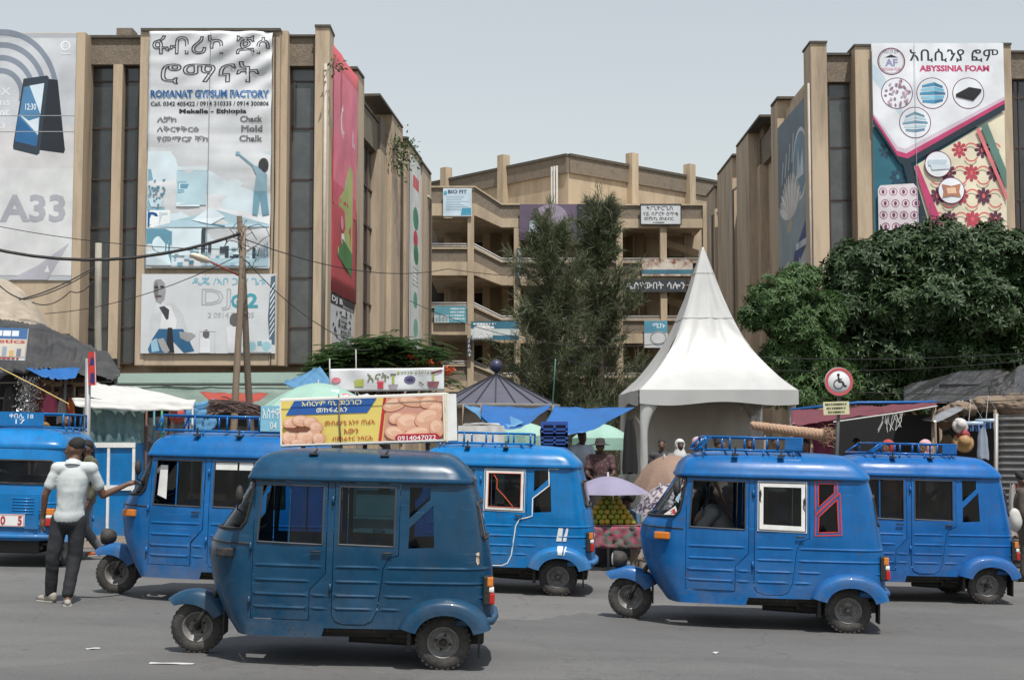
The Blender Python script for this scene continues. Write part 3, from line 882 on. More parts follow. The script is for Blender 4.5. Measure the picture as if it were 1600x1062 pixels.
def rack_std(x0=-1.42, x1=-.42, h=.125, hw=.47, rake=.10, board=False, pos=1.0):
    def f(t, pm):
        mb = MB(); z0 = 1.715; r = .013
        for s_ in (-1, 1):
            y = s_ * hw
            mb.tube([(x0, y, z0), (x1, y, z0)], r, 6); mb.tube([(x0 + rake, y, z0 + h), (x1, y, z0 + h)], r, 6)
            mb.tube([(x0, y, z0), (x0 + rake, y, z0 + h)], r, 6)
            for k in range(5):
                x = x0 + rake + (x1 - x0 - rake) * k / 4; mb.tube([(x, y, z0), (x, y, z0 + h)], r * .9, 6)
            for k in range(4):
                x = x0 + .08 + (x1 - x0 - .16) * k / 3; mb.tube([(x, y, z0), (x, y * 1.06, z0 - .045)], r * .8, 6)
        for x, z in ((x0, z0), (x1, z0), (x0 + rake, z0 + h), (x1, z0 + h)): mb.tube([(x, -hw, z), (x, hw, z)], r, 6)
        for k in range(5):
            x = x0 + (x1 - x0) * (k + .5) / 5; mb.tube([(x, -hw, z0), (x, hw, z0)], r * .8, 6)
        o = mb.build('roof_rack', pm, t)
        if board:
            MB().box(x1 - .16, x1 + .002, -hw - .016, -hw - .01, z0 + .01, z0 + h - .005).build('rack_plate', pm, o)
            mb2 = MB(); mb2.prism([(x0 + .02, z0 + .01), (x0 + .06, z0 + .01), (x0 + rake + .06, z0 + h), (x0 + rake + .02, z0 + h)], -hw - .018, -hw - .012); mb2.build('rack_plate', pm, o)
        cl = MB()
        for x in (-1.05, -.62):
            cl.box(x - .03, x + .03, -hw - .13, -hw - .04, z0 - .055, z0 - .035, bev=.006); cl.box(x - .008, x + .008, -hw - .09, -hw - .07, z0 - .045, z0 + .03)
        cl.build('rack_clamp', RUB, o)
        return o
    return f
def place(rx, ry, yaw):
    """ground point under the rear axle from the near rear wheel's contact point"""
    n = Vector((math.sin(yaw) * .585 * 1.05 * -1, .585 * 1.05 * math.cos(yaw)))
    x = rx + n.x; y = ry + n.y
    return (x, y, gz(x))
P_DARK = paint('dark_dusty_blue_paint', (.0014, .044, .101), .7, .22, .25, rust=(.02, .03, .042))
P_BLUE = paint('bright_blue_paint', (.0012, .098, .305), .45, .38, .30)
P_BLUE2 = paint('worn_bright_blue_paint', (.0015, .106, .32), .6, .45, .33)
P_BLUE3 = paint('deep_bright_blue_paint', (.0012, .092, .31), .35, .3, .27)
P_SKY = paint('light_blue_paint', (.0018, .145, .39), .45, .38, .3)
# ------------------------------------------------------------------ the taxis in the street
def decal(t, name, V, F, m):
    mb = MB(); mb.add(V, F); return mb.build(name, m, t)
# the dark dusty one in front
yw = R(2)
tA = tuk('three_wheeler', 'dark dusty blue three-wheeler nearest the camera, bakery sign on its roof', place(-.54, 11.18, yw), yw, P_DARK, GLASSB, headlight=False, seed=1, zs=.985, scale=1.0, frontwin='half', win2=GLASSB)
# bare filler patch on the tail
random.seed(5)
def patch(cx, cz, rx, rz, n=13, jag=.45):
    return [(cx + rx * math.cos(2 * PI * i / n) * random.uniform(1 - jag, 1), cz + rz * math.sin(2 * PI * i / n) * random.uniform(1 - jag, 1)) for i in range(n)]
FILL = mat('bare_filler', (.55, .50, .42), .8, .25, 30, dirt=(.25, .12, .05), dscale=25, dmin=.45, dmax=.6)
for (cx, cz, rx, rz) in ((.285, .85, .035, .045), (.30, .90, .045, .018)):
    V, F = skin(patch(cx, cz, rx, rz), [], (), .0045, 1, .03); decal(tA, 'bare_patch', V, F, FILL)
# the one with a person leaning inside, at right
yw = R(-4)
tE = tuk('three_wheeler', 'bright blue three-wheeler at right with white framed rear door window', place(3.26, 13.99, yw), yw, P_BLUE, headlight=True, rack=rack_std(board=True), seed=2, frontwin='open', qtrim=REDP)
mb = MB()
Wf = WIN2
V, F = skin(shrink(WIN2, -.012), [shrink([(-.80, 1.0), (-.43, .99), (-.43, 1.38), (-.80, 1.38)], .01)], (), .006, 1, .06); mb.add(V, F)
mb.build('white_window_surround', WHITEP, tE)
BLK = mat('black_vinyl_decal', (.012, .012, .014), .5, .1)
for (a, z, k) in ((-.818, 1.27, 1), (-.416, 1.20, -1)):
    V, F = skin([(a - .008, z + .05), (a + .004, z + .08), (a + .012, z + .03), (a + .004, z - .02), (a + .010, z - .06), (a - .008, z - .03)], [], (), .0085, 1, .05); decal(tE, 'flame_decal', V, F, BLK)
V, F = skin([(-.70, 1.06), (-.56, 1.055), (-.56, 1.19), (-.70, 1.19)], [], (), -.02, 1, .06)
decal(tE, 'lilac_notice', V, F, mat('lilac_paper', (.28, .27, .62), .7, .05))
# decals behind its windscreen edge
for pts, m in (([(-1.60, 1.09), (-1.66, 1.07), (-1.80, 1.07), (-1.66, 1.16)], WHITEP), ([(-1.585, 1.36), (-1.56, 1.42), (-1.62, 1.42), (-1.64, 1.33)], WHITEP), ([(-1.62, 1.19), (-1.70, 1.19), (-1.68, 1.28), (-1.61, 1.28)], mat('pale_blue_sticker', (.40, .55, .65), .6, .1))):
    V, F = skin(pts, [], (), -.002, 1, .05); decal(tE, 'windscreen_sticker', V, F, m)
for pts in ([(-1.62, 1.085), (-1.70, 1.08), (-1.66, 1.11), (-1.72, 1.10), (-1.66, 1.135)], [(-1.585, 1.385), (-1.60, 1.41), (-1.615, 1.38), (-1.60, 1.36)]):
    V, F = skin(pts, [], (), .0005, 1, .05); decal(tE, 'red_sticker_flame', V, F, REDP)
# the one behind it
yw = R(2)
tF = tuk('three_wheeler', 'clean blue three-wheeler at far right, parked behind the white framed one', place(5.59, 16.95, yw), yw, P_BLUE3, headlight=True, rack=rack_std(-1.32, -.30, .115, .45, .16, board=True), seed=3, frontwin='glass')
# behind the dark one: white stripes and taped window
yw = R(-4)
tD = tuk('three_wheeler', 'blue three-wheeler with white stripes, half hidden behind the dark one', place(.53, 16.67, yw), yw, P_SKY, headlight=True, rack=rack_std(-1.45, -.35, .12, .45, .1), seed=4)
mb = MB()
V, F = skin(shrink(WIN2, -.012), [shrink(WIN2, .035)], (), .006, 1, .06); mb.add(V, F); mb.build('white_window_surround', WHITEP, tD)
mb = MB(); tubeline(mb, shrink(WIN2, .035), .004, .007, 1, True); tubeline(mb, [(-.74, 1.36), (-.70, 1.30), (-.70, 1.2), (-.62, 1.12), (-.52, 1.0)], .0055, .003, 1); mb.build('orange_tape', mat('orange_red_tape', (.6, .10, .03), .5, .1), tD)
mb = MB()
for pl in ([(-.02, 1.44), (-.13, 1.44), (-.12, 1.25), (-.30, 1.10), (-.30, .90), (-.36, .88), (-.44, .86), (-.48, .78), (-.52, .45), (-.56, .36), (-.62, .33), (-.92, .325)],):
    V, F = ribbon(pl, .012, .006, 1); mb.add(V, F)
mb.build('white_pinstripe', WHITEP, tD)
mb = MB()
for a0, w in ((.0, .055), (.075, .014)):
    pts = []
    for (dx, r, y) in ((0, .367, .63), (0, .356, .715), (0, .331, .748), (0, .30, .759), (0, .264, .759)):
        for s_ in (0, 1):
            th = PI / 2 - (a0 + s_ * w - .02) / .33
            pts.append(Vector((r * 1.02 * math.cos(th) + .012, -y - .002, .237 + r * (1 - .1 * math.sin(th) ** 2) * math.sin(th))))
    mb.add(pts, [(2 * i, 2 * i + 1, 2 * i + 3, 2 * i + 2) for i in range(4)])
V, F = skin([(-.03, .62), (.03, .62), (.045, .77), (-.005, .77)], [], (), .005, 1, .05); mb.add(V, F)
V, F = skin([(.045, .62), (.06, .62), (.075, .77), (.06, .77)], [], (), .005, 1, .05); mb.add(V, F)
mb.build('white_stripes', WHITEP, tD)
# left one that the man in white holds on to
yw = R(-4)
lx, ly = -4.35, 15.8
off = Matrix.Rotation(yw, 3, 'Z') @ Vector((2.0 * 1.05, 0, 0))
tB = tuk('three_wheeler', 'blue three-wheeler that the man in the white polo shirt holds', (lx + off.x, ly + off.y, gz(lx + off.x)), yw, P_BLUE2, headlight=True, rack=rack_std(-1.5, -.1, .15, .45, .06), seed=5, frontwin='half', steer=R(8), zs=1.05)
V, F = skin([(-.82, 1.33), (-.60, 1.33), (-.60, 1.40), (-.82, 1.40)], [], (), -.003, 1, .06); decal(tB, 'paper_notice', V, F, WHITEP)
V, F = skin([(-.58, 1.33), (-.44, 1.33), (-.44, 1.41), (-.58, 1.41)], [], (), -.003, 1, .06); decal(tB, 'paper_notice', V, F, WHITEP)
V, F = skin([(-1.44, 1.06), (-1.34, 1.02), (-1.34, 1.36), (-1.42, 1.36)], [], (), -.03, 1, .06); decal(tB, 'paper_notice', V, F, WHITEP)
mbw = MB(); mbw.add([(-.02, -.50, 1.672), (.06, -.46, 1.645), (.17, -.35, 1.60), (.10, -.52, 1.57)], [(0, 1, 2, 3)]); mbw.build('white_roof_flash', WHITEP, tB)
# far side door swung open
mb = MB(); V, F = skin(DOOR1, [WIN1], D1R, 0, -1)
Md = Matrix.Translation((-1.5, .565, 0)) @ Matrix.Rotation(R(-62), 4, 'Z') @ Matrix.Translation((1.5, -.565, 0))
mb.add([Md @ Vector(v) for v in V], F, True); mb.build('open_door', P_BLUE2, tB)
pr = Print(); pr.text((225, 235, 235), 'እስተዋሉ', 0.02, .13, .25, .24, bold=.01).text((225, 235, 235), '04', .10, .02, .17, .10, bold=.01)
Mp = frame_matrix((-.42, -.475, 1.725), (1, 0, 0))
sb = sheet(.27, .26, Mp, .01).build('rack_sign', mat('pale_blue_sign', (.20, .45, .58), .5, .15), tB); pr.build(Mp, sb)
# far left one seen from behind
ryaw = R(-88)
tC = tuk('three_wheeler', 'blue three-wheeler seen from behind at the left edge, red numbered plate', (-6.52, 18.75, gz(-6.52)), ryaw, P_SKY, headlight=False, rack=rack_std(-1.15, -.05, .17, .52, .02), seed=6, zs=1.05)
def on_tail(y, z, off=.012):
    x = A_R + interp(UR, z) * .995
    return x + off
ep = MB()
ep.box(on_tail(0, .72), on_tail(0, .72) + .012, -.40, .40, .47, .90, bev=.006)
eo = ep.build('engine_cover', P_SKY, tC)
lv = MB()
for sy in (-1, 1):
    for k in range(6):
        z = .66 + k * .036; lv.tube([(.405, sy * .08, z), (.405, sy * .34, z)], .011, 6)
lv.build('louvre', P_SKY, eo)
hh = MB()
for z in (.53, .70): hh.tube([(.40, .405, z), (.40, .435, z)], .016, 6); hh.tube([(.40, -.435, z), (.40, -.405, z)], .016, 6)
hh.build('hinge', P_SKY, eo)
Mp = frame_matrix((.425, -.30, .50), (0, 1, 0))
pl = sheet(.54, .15, Mp, .008).build('number_plate', mat('white_plate', (.75, .75, .74), .4, .05), tC)
pr = Print(); pr.line((170, 30, 35), [(.008, .008), (.532, .008), (.532, .142), (.008, .142), (.008, .008)], .006)
pr.ring((150, 30, 35), .065, .075, .024, .030).text((165, 25, 30), '3', .057, .058, .073, .092).text((165, 25, 30), 'ት', .13, .08, .165, .125, bold=.01).text((165, 25, 30), 'ግ', .13, .02, .165, .065, bold=.01).text((175, 25, 30), '10', .21, .022, .31, .128, bold=.02).text((175, 25, 30), '5', .46, .022, .51, .128, bold=.02)
pr.build(Mp, pl)
Mp = frame_matrix((-.035, -.28, 1.728), (0, 1, 0))
sb = sheet(.56, .17, Mp, .01).build('rack_sign', P_SKY, tC)
pr = Print(); pr.text((220, 235, 240), 'ቀበሌ 18', .13, .09, .43, .15, bold=.015).text((220, 235, 240), '17', .21, .02, .33, .08, bold=.015); pr.build(Mp, sb)
# one more, just entering at the right edge
tG = tuk('three_wheeler', 'front fender and wheel of a three-wheeler cut off by the right edge', (8.95, 16.55, gz(8.95)), R(-3), P_BLUE, headlight=False, seed=2, scale=1.05)
mb = MB(); mb.tube([(-2.29, -.09, .27), (-2.1, -.11, .40), (-1.85, -.11, .38)], .009); mb.build('pink_fender_trim', mat('pink_trim', (.6, .08, .18), .5, .1), tG)
# bakery light box carried on the dark one
random.seed(8)
bx = thing('roof_sign', 'long yellow and blue bakery sign box with bread pictures on dark three-wheeler', 'sign', (0, 0, 0))
p0 = at(440, 702, 11.95); p1 = at(697, 694, 11.72)
ex = (p1 - p0); wS = ex.length; Ms = frame_matrix(p0 + Vector((0, 0, .03)), ex); hS = .385
fr = MB(); fr.box(-.012, wS + .012, -.012, hS + .012, -.10, -.006, Ms, bev=.006); fr.build('sign_box', WHITEP, bx)
lg = MB()
for k in (.12, .5, .88): lg.box(wS * k - .015, wS * k + .015, -.075, -.008, -.07, -.04, Ms)
lg.build('mounting_foot', RUB, bx)
board = sheet(wS, hS, Ms, .006).build('sign_face', mat('yellow_sign_vinyl', (.78, .62, .16), .45, .06), bx)
pr = Print()
pr.poly((38, 92, 165), [(wS * .03, hS * .66), (wS * .53, hS * .66), (wS * .59, hS * .97), (wS * .085, hS * .97)])
pr.text((245, 235, 150), 'እብርሃም ባኒ መጋገርን', wS * .13, hS * .835, wS * .50, hS * .945, bold=.012).text((245, 240, 200), 'መከፋፈልን', wS * .22, hS * .685, wS * .41, hS * .80, bold=.012)
pr.text((170, 62, 35), 'መብራሃቲ እንተ ጠፊኣ', wS * .27, hS * .40, wS * .575, hS * .51, bold=.012).text((170, 62, 35), 'እውን', wS * .385, hS * .22, wS * .475, hS * .33, bold=.012).text((170, 62, 35), 'ብጀነሬተር ንሰርሕ', wS * .31, hS * .06, wS * .56, hS * .17, bold=.012)
pr.poly((205, 150, 130), [(wS * .62, 0.0), (wS * .995, 0.0), (wS * .995, hS * .985), (wS * .655, hS * .985)])
pr.poly((190, 40, 55), [(wS * .592, 0.004), (wS * .612, 0.004), (wS * .65, hS * .985), (wS * .632, hS * .985)])
def bread(cx, cy, rx, ry, rot=0):
    pr.oval((150, 84, 58), cx, cy - ry * .08, rx * 1.04, ry * 1.06, 22, rot); pr.oval((222, 168, 138), cx, cy, rx, ry, 22, rot); pr.oval((238, 196, 168), cx - rx * .12, cy + ry * .2, rx * .72, ry * .62, 18, rot)
    pr.oval((228, 180, 150), cx + rx * .1, cy - ry * .05, rx * .5, ry * .35, 16, rot)
for (a, b, rx, ry, ro) in ((.70, .82, .075, .14, .3), (.80, .87, .08, .11, -.2), (.90, .84, .05, .13, .2), (.95, .68, .05, .15, 0), (.71, .52, .05, .12, .2), (.79, .42, .085, .20, -.1), (.90, .50, .085, .19, .3), (.70, .20, .065, .15, -.2), (.84, .18, .09, .14, .15), (.95, .28, .045, .2, 0)):
    bread(wS * a, hS * b, wS * rx, hS * ry, ro)
for (a, b, rx, ry, ro) in ((.07, .50, .055, .12, .2), (.13, .53, .06, .12, -.1), (.185, .50, .045, .11, .1), (.22, .38, .04, .13, 0), (.06, .17, .055, .16, 0), (.16, .18, .065, .16, .1), (.11, .07, .05, .07, 0), (.235, .14, .04, .13, 0)):
    bread(wS * a, hS * b, wS * rx, hS * ry, ro)
pr.poly((120, 70, 52), [(wS * .02, hS * .40), (wS * .19, hS * .36), (wS * .165, hS * .29), (wS * .06, hS * .30)])
pr.poly((175, 32, 48), [(wS * .70, 0.003), (wS * .965, 0.003), (wS * .965, hS * .12), (wS * .945, hS * .17), (wS * .72, hS * .17), (wS * .70, hS * .12)])
pr.text((240, 235, 235), '0914047022', wS * .715, hS * .035, wS * .945, hS * .135, bold=.008)
pr.line((225, 222, 215), [(0.006, 0.006), (wS - .006, 0.006), (wS - .006, hS - .006), (.006, hS - .006), (.006, .006)], .014)
pr.build(Ms, board)
mb = MB(); mb.tube([Ms @ Vector((wS * .36, hS + .03, .012)), Ms @ Vector((wS * .362, hS * .5, .016)), Ms @ Vector((wS * .368, -.05, .012))], .006, 6); mb.build('tie_rope', mat('old_rope', (.16, .13, .10), .9, .2), bx)
rd = sheet(.085, hS, frame_matrix(Ms @ Vector((wS + .013, .0, -.01)), Matrix.Rotation(R(35), 3, 'Z') @ ex), .006).build('side_panel', WHITEP, bx)
mbt = MB()
for x in (-1.06, -.50):
    mbt.box(x - .035, x + .035, -.53, -.43, 1.652, 1.668, bev=.005); mbt.tube([(x, -.47, 1.66), (x + .02, -.44, 1.70)], .010, 6)
mbt.build('roof_clip', RUB, tA)
# ------------------------------------------------------------------ market buildings
BEIGE = mat('beige_rendered_concrete', (.49, .39, .28), .9, .12, .6, .25, 30, dirt=(.20, .155, .115), dscale=.9, dmin=.47, dmax=.80, streak=(1.6, 1.6, .22))
BEIGE2 = mat('beige_concrete_far', (.48, .385, .27), .9, .14, .5, .2, 25, dirt=(.20, .155, .115), dscale=.7, dmin=.47, dmax=.8, streak=(1.3, 1.3, .25))
PEBBLE = mat('pebbledash', (.20, .165, .125), .95, .35, 14, 1.0, 26, dirt=(.10, .085, .07), dscale=2, dmin=.5, dmax=.85)
CAPM = mat('dark_coping', (.085, .075, .062), .9, .3, 5)
BROWN = mat('brown_window_frame', (.060, .036, .030), .55, .2, 6)
BGLASS = mat('dusty_building_glass', (.022, .026, .028), .16, .35, .7, 0, 40, dirt=(.055, .06, .06), dscale=.8, dmin=.45, dmax=.8, spec=.8)
BGLASS2 = mat('curtained_building_glass', (.06, .068, .07), .2, .3, .8, 0, 40, dirt=(.11, .12, .12), dscale=1.2, dmin=.45, dmax=.8, spec=.8)
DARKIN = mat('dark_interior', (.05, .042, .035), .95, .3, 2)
PIPE = mat('painted_downpipe', (.42, .38, .33), .6, .15, 4)
RAIL = mat('galvanised_rail', (.34, .33, .32), .5, .2, 5, 0, 40, .3)
def fx(px, Y): return at(px, 400, Y).x
def fz(py, Y): return at(800, py, Y).z
def pb(px0, py0, px1, py1, Y0, Y1, name, m, parent, bev=0):
    mb = MB(); mb.box(fx(px0, Y0), fx(px1, Y0), Y0, Y1, fz(py1, Y0), fz(py0, Y0), bev=bev)
    return mb.build(name, m, parent)
def window_strip(parent, px0, px1, rows, Y, g, top, bottom, split=None, tilt_pane=None):
    """tall glazed bay: frame, then every pane on its own"""
    xs = [px0] + (split or []) + [px1]
    fr = MB(); w = .05
    z0, z1 = fz(bottom, Y), fz(top, Y)
    for x in xs: fr.box(fx(x, Y) - w / 2, fx(x, Y) + w / 2, Y - .05, Y + .06, z0, z1)
    for r in [top] + rows + [bottom]: fr.box(fx(px0, Y) + w / 2, fx(px1, Y) - w / 2, Y - .045, Y + .055, fz(r, Y) - w / 2, fz(r, Y) + w / 2)
    win = fr.build('window', BROWN, parent)
    rr = [top] + rows + [bottom]
    for i in range(len(xs) - 1):
        for j in range(len(rr) - 1):
            a, b = fx(xs[i], Y) + w / 2, fx(xs[i + 1], Y) - w / 2; c, d = fz(rr[j + 1], Y) + w / 2, fz(rr[j], Y) - w / 2
            mb = MB(); M = Matrix.Translation(((a + b) / 2, Y, (c + d) / 2)) @ Matrix.Rotation(R(random.uniform(-.5, .5)), 4, 'Z') @ Matrix.Rotation(R(random.uniform(-.5, .5)), 4, 'X')
            mb.box((a - b) / 2, (b - a) / 2, -.006, .006, (c - d) / 2, (d - c) / 2, M)
            mb.build('pane', g, win)
    return win
random.seed(21)
ROWS = [128, 201, 281, 357, 434, 512]
# ---------------- left wing
LW = thing('market_block', 'left beige concrete wing of the market building with tall window bays and banners', 'building', (0, 0, 0))
yf = 48.0
mb = MB()
for (x0, x1, y0, y1, z0, z1) in ((fx(-120, 48), fx(515, 48) - .1, 48.75, 74.0, 0, fz(62, 48)),):
    a = -6.60; e = (74 - 48) * .0772
    mb.prism([(0, 0)] * 0 or [(x0, z0), (x1, z0), (x1, z1), (x0, z1)], 48.75, 49.2)
    mb.add([(x0, 49.2, z0), (a - .25 + .09, 49.2, z0), (a - .25 + e, 74, z0), (x0, 74, z0), (x0, 49.2, z1), (a - .25 + .09, 49.2, z1), (a - .25 + e, 74, z1), (x0, 74, z1)], [(0, 1, 5, 4), (1, 2, 6, 5), (4, 5, 6, 7), (2, 3, 7, 6)])
mb.build('wall', BEIGE, LW)
pb(-120, 520, 520, 560, 48.55, 48.74, 'lower_wall', BEIGE, LW)
pb(-120, 51, 118, 522, 47.3, 48.7, 'facade_box', BEIGE, LW, .03)
pb(112, 50, 126, 575, 47.22, 48.7, 'pillar', BEIGE, LW, .02)
pb(118, 58, 222, 101, 47.95, 48.7, 'parapet_panel', PEBBLE, LW)
pb(116, 55, 224, 59, 47.85, 48.74, 'coping', CAPM, LW)
pb(175, 44, 200, 56, 47.9, 48.6, 'parapet_stub', PEBBLE, LW)
window_strip(LW, 127, 172, ROWS, 48.25, BGLASS, 103, 568, [137])
pb(171, 101, 186, 575, 47.85, 48.7, 'pillar', BEIGE, LW, .02)
window_strip(LW, 186, 213, ROWS, 48.25, BGLASS, 103, 568)
mb = MB()
X0, X1 = fx(215, 47.2), fx(433, 47.2); zz = [fz(p, 47.2) for p in (570, 552, 428, 420, 50)]
mb.box(X0, X1, 47.35, 48.72, zz[0], fz(48, 47.2)); mb.build('facade_box', BEIGE, LW)
pb(213, 48, 228, 571, 47.18, 47.6, 'box_rim', BEIGE, LW, .03)
pb(422, 46, 434, 571, 47.18, 47.6, 'box_rim', BEIGE, LW, .03)
pb(228, 420, 422, 429, 47.2, 47.6, 'box_ledge', BEIGE, LW, .02)
pb(228, 552, 422, 571, 47.2, 47.6, 'box_ledge', BEIGE, LW, .02)
pb(213, 44, 434, 48.2, 47.1, 48.7, 'coping', CAPM, LW)
pb(434, 48, 446, 571, 47.5, 48.7, 'box_side', BEIGE, LW)
pb(446, 57, 491, 103, 47.9, 48.7, 'parapet_panel', PEBBLE, LW)
pb(445, 54, 491, 57.2, 47.8, 48.74, 'coping', CAPM, LW)
window_strip(LW, 444, 489, [128, 201, 281, 357, 434, 512], 48.2, BGLASS2, 104, 568, [453])
# casement standing ajar
mb = MB(); x0 = fx(454, 48.1); M = Matrix.Translation((x0, 48.1, 0)) @ Matrix.Rotation(R(-50), 4, 'Z')
mb.box(0, .16, -.015, .015, fz(198, 48.1), fz(130, 48.1), M); mb.build('open_casement', BGLASS2, LW)
pb(489, 42, 512, 578, 47.6, 48.75, 'corner_pillar', BEIGE, LW, .03)
pb(488, 38.5, 513, 42.2, 47.55, 48.8, 'coping', CAPM, LW)
mb = MB(); mb.tube([(fx(506, 47.5), 47.52, fz(575, 47.5)), (fx(506, 47.5), 47.52, fz(100, 47.5))], .06, 8); mb.build('downpipe', PIPE, LW)
mb = MB(); mb.tube([(fx(425, 47.1), 47.12, fz(570, 47.1)), (fx(428, 47.1), 47.13, fz(300, 47.1)), (fx(426, 47.1), 47.12, fz(52, 47.1))], .018, 5); mb.build('facade_cable', RUB, LW)
# flank towards the court: px -> distance along it
def flank_d(px, X0, Y0, ex, ey):
    k = (px - 800) / FPX
    return (k * (Y0 * _ct + .43) - X0) / (ex - k * ey * _ct)
def flank_box(px0, px1, z0, z1, prot, depth, name, m, parent, org, e, nrm, bev=0):
    o2 = (org[0] + nrm[0] * prot, org[1] + nrm[1] * prot)
    d0, d1 = flank_d(px0, *o2, *e), flank_d(px1, *o2, *e)
    if d0 > d1: d0, d1 = d1, d0
    M = Matrix(((e[0], nrm[0], 0, org[0]), (e[1], nrm[1], 0, org[1]), (0, 0, 1, 0), (0, 0, 0, 1)))
    mb = MB(); mb.box(d0, d1, -depth, prot, z0, z1, M, bev=bev)
    return mb.build(name, m, parent)
eL = Vector((1.93, 25)).normalized(); orgL = (-6.60, 48.75); eL = (eL.x, eL.y); nL = (eL[1], -eL[0])
FL = lambda a, b, z0, z1, p, dp, n, m, **k: flank_box(a, b, z0, z1, p, dp, n, m, LW, orgL, eL, nL, **k)
FL(517, 557, 1.0, 15.3, -.02, .5, 'flank_panel', BEIGE)
FL(556, 567, 1.0, 15.75, .40, .5, 'pillar', BEIGE); FL(555.6, 567.4, 15.75, 15.85, .45, .5, 'coping', CAPM)
FL(567, 593, 13.9, 15.2, .08, .5, 'parapet_panel', PEBBLE); FL(566.5, 593, 15.2, 15.3, .14, .5, 'coping', CAPM)
FL(593, 611, 1.0, 14.0, .25, .5, 'pillar', BEIGE); FL(593, 611, 14.0, 15.5, .2, .5, 'parapet_panel', PEBBLE)
FL(611, 628, 1.0, 15.9, .45, .5, 'pillar', BEIGE); FL(592, 628.5, 15.9, 16.0, .5, .5, 'coping', CAPM)
FL(628, 634, 1.0, 14.0, -.35, .5, 'dark_window_slot', BGLASS); FL(628, 634, 14.0, 15.6, .0, .5, 'parapet_panel', PEBBLE)
FL(634, 658, 1.0, 15.85, .30, .5, 'pillar', BEIGE); FL(633.6, 658.4, 15.85, 15.95, .36, .5, 'coping', CAPM)
FL(659, 673, 1.0, 15.6, .42, .5, 'pillar', BEIGE); FL(658.6, 673.4, 15.6, 15.72, .48, .5, 'coping', CAPM)
dd = [flank_d(p, *orgL, *eL) for p in (567.5, 592.5)]
ML = Matrix(((eL[0], nL[0], 0, orgL[0]), (eL[1], nL[1], 0, orgL[1]), (0, 0, 1, 0), (0, 0, 0, 1)))
fr = MB()
cols = [dd[0] + (dd[1] - dd[0]) * t for t in (0, .33, .66, 1)]; zr = [4.2, 5.8, 7.4, 9.0, 10.6, 12.2, 13.85]
for c in cols: fr.box(c - .04, c + .04, -.2, -.08, zr[0], zr[-1], ML)
for z in zr: fr.box(dd[0], dd[1], -.19, -.09, z - .04, z + .04, ML)
wn = fr.build('window', BROWN, LW)
for i in range(3):
    for j in range(6):
        mb = MB()
        Mj = ML @ Matrix.Translation(((cols[i] + cols[i + 1]) / 2, -.15, (zr[j] + zr[j + 1]) / 2)) @ Matrix.Rotation(R(38 if (i, j) == (0, 0) else random.uniform(-.6, .6)), 4, 'Z')
        w = (cols[i + 1] - cols[i]) / 2 - .04; h = (zr[j + 1] - zr[j]) / 2 - .04
        mb.box(-w, w, -.006, .006, -h, h, Mj); mb.build('pane', BGLASS2 if (i + j) % 3 else BGLASS, wn)
for px in (609.5, 656.5):
    d = flank_d(px, *orgL, *eL); mb = MB(); mb.tube([ML @ Vector((d, .52, 1.5)), ML @ Vector((d, .52, 14.2)), ML @ Vector((d - .5, .45, 14.3))], .07, 8); mb.build('downpipe', PIPE, LW)
# ---------------- right wing
RW = thing('market_block', 'right beige concrete wing of the market building behind the dark tree', 'building', (0, 0, 0))
yr = 49.6
mb = MB(); xa, xb, zt = 11.25, 32.0, fz(84, 49.6)
mb.add([(xa, 50.3, -1), (xb, 50.3, -1), (xb, 78, -1), (xa + .05, 78, -1), (xa, 50.3, zt), (xb, 50.3, zt), (xb, 78, zt), (xa + .05, 78, zt)], [(0, 1, 5, 4), (4, 5, 6, 7), (3, 0, 4, 7), (1, 2, 6, 5)])
mb.build('wall', BEIGE, RW)
pb(1271, 67, 1297, 640, 49.2, 50.4, 'corner_pillar', BEIGE, RW, .03); pb(1270, 64, 1298, 67.2, 49.15, 50.45, 'coping', CAPM, RW)
pb(1297, 86, 1340, 128, 49.75, 50.32, 'parapet_panel', PEBBLE, RW); pb(1296, 82.5, 1341, 86.2, 49.65, 50.36, 'coping', CAPM, RW)
window_strip(RW, 1298, 1336, [154, 231, 313, 390, 470, 548], 50.0, BGLASS2, 129, 600)
pb(1335, 128, 1341, 640, 49.85, 50.32, 'reveal', BROWN, RW)
pb(1341, 72, 1369, 640, 49.15, 50.4, 'pillar', BEIGE, RW, .03); pb(1340, 69, 1370, 72.2, 49.1, 50.45, 'coping', CAPM, RW)
pb(1369, 70, 1574, 640, 49.35, 50.4, 'facade_box', BEIGE, RW)
pb(1574, 70, 1588, 640, 49.15, 50.4, 'pillar', BEIGE, RW, .03); pb(1573, 67, 1589, 70.2, 49.1, 50.45, 'coping', CAPM, RW)
pb(1588, 82, 1700, 123, 49.75, 50.32, 'parapet_panel', PEBBLE, RW); pb(1588, 79, 1700, 82.2, 49.65, 50.36, 'coping', CAPM, RW)
window_strip(RW, 1589, 1640, [154, 231, 313, 390, 470, 548], 50.0, BGLASS, 124, 600, [1597])
mb = MB(); mb.tube([(fx(1268.5, 49.3), 49.35, fz(640, 49.3)), (fx(1268.5, 49.3), 49.35, fz(130, 49.3))], .06, 8); mb.build('downpipe', PIPE, RW)
orgR = (11.12, 49.6); eR = (.0, 1.0); nR = (-1.0, .0)
FR = lambda a, b, z0, z1, p, dp, n, m, **k: flank_box(a, b, z0, z1, p, dp, n, m, RW, orgR, eR, nR, **k)
FR(1265, 1218, 0, 15.1, .02, .4, 'flank_panel', BEIGE)
FR(1218, 1208, 0, 15.55, .35, .4, 'pillar', BEIGE); FR(1218.3, 1207.6, 15.55, 15.65, .4, .4, 'coping', CAPM)
FR(1207.5, 1190, 13.9, 15.1, .06, .4, 'parapet_panel', PEBBLE); FR(1207.5, 1190, 0, 13.9, -.2, .3, 'window_bay', BGLASS)
FR(1196, 1190, 15.1, 15.7, .1, .4, 'parapet_stub', PEBBLE)
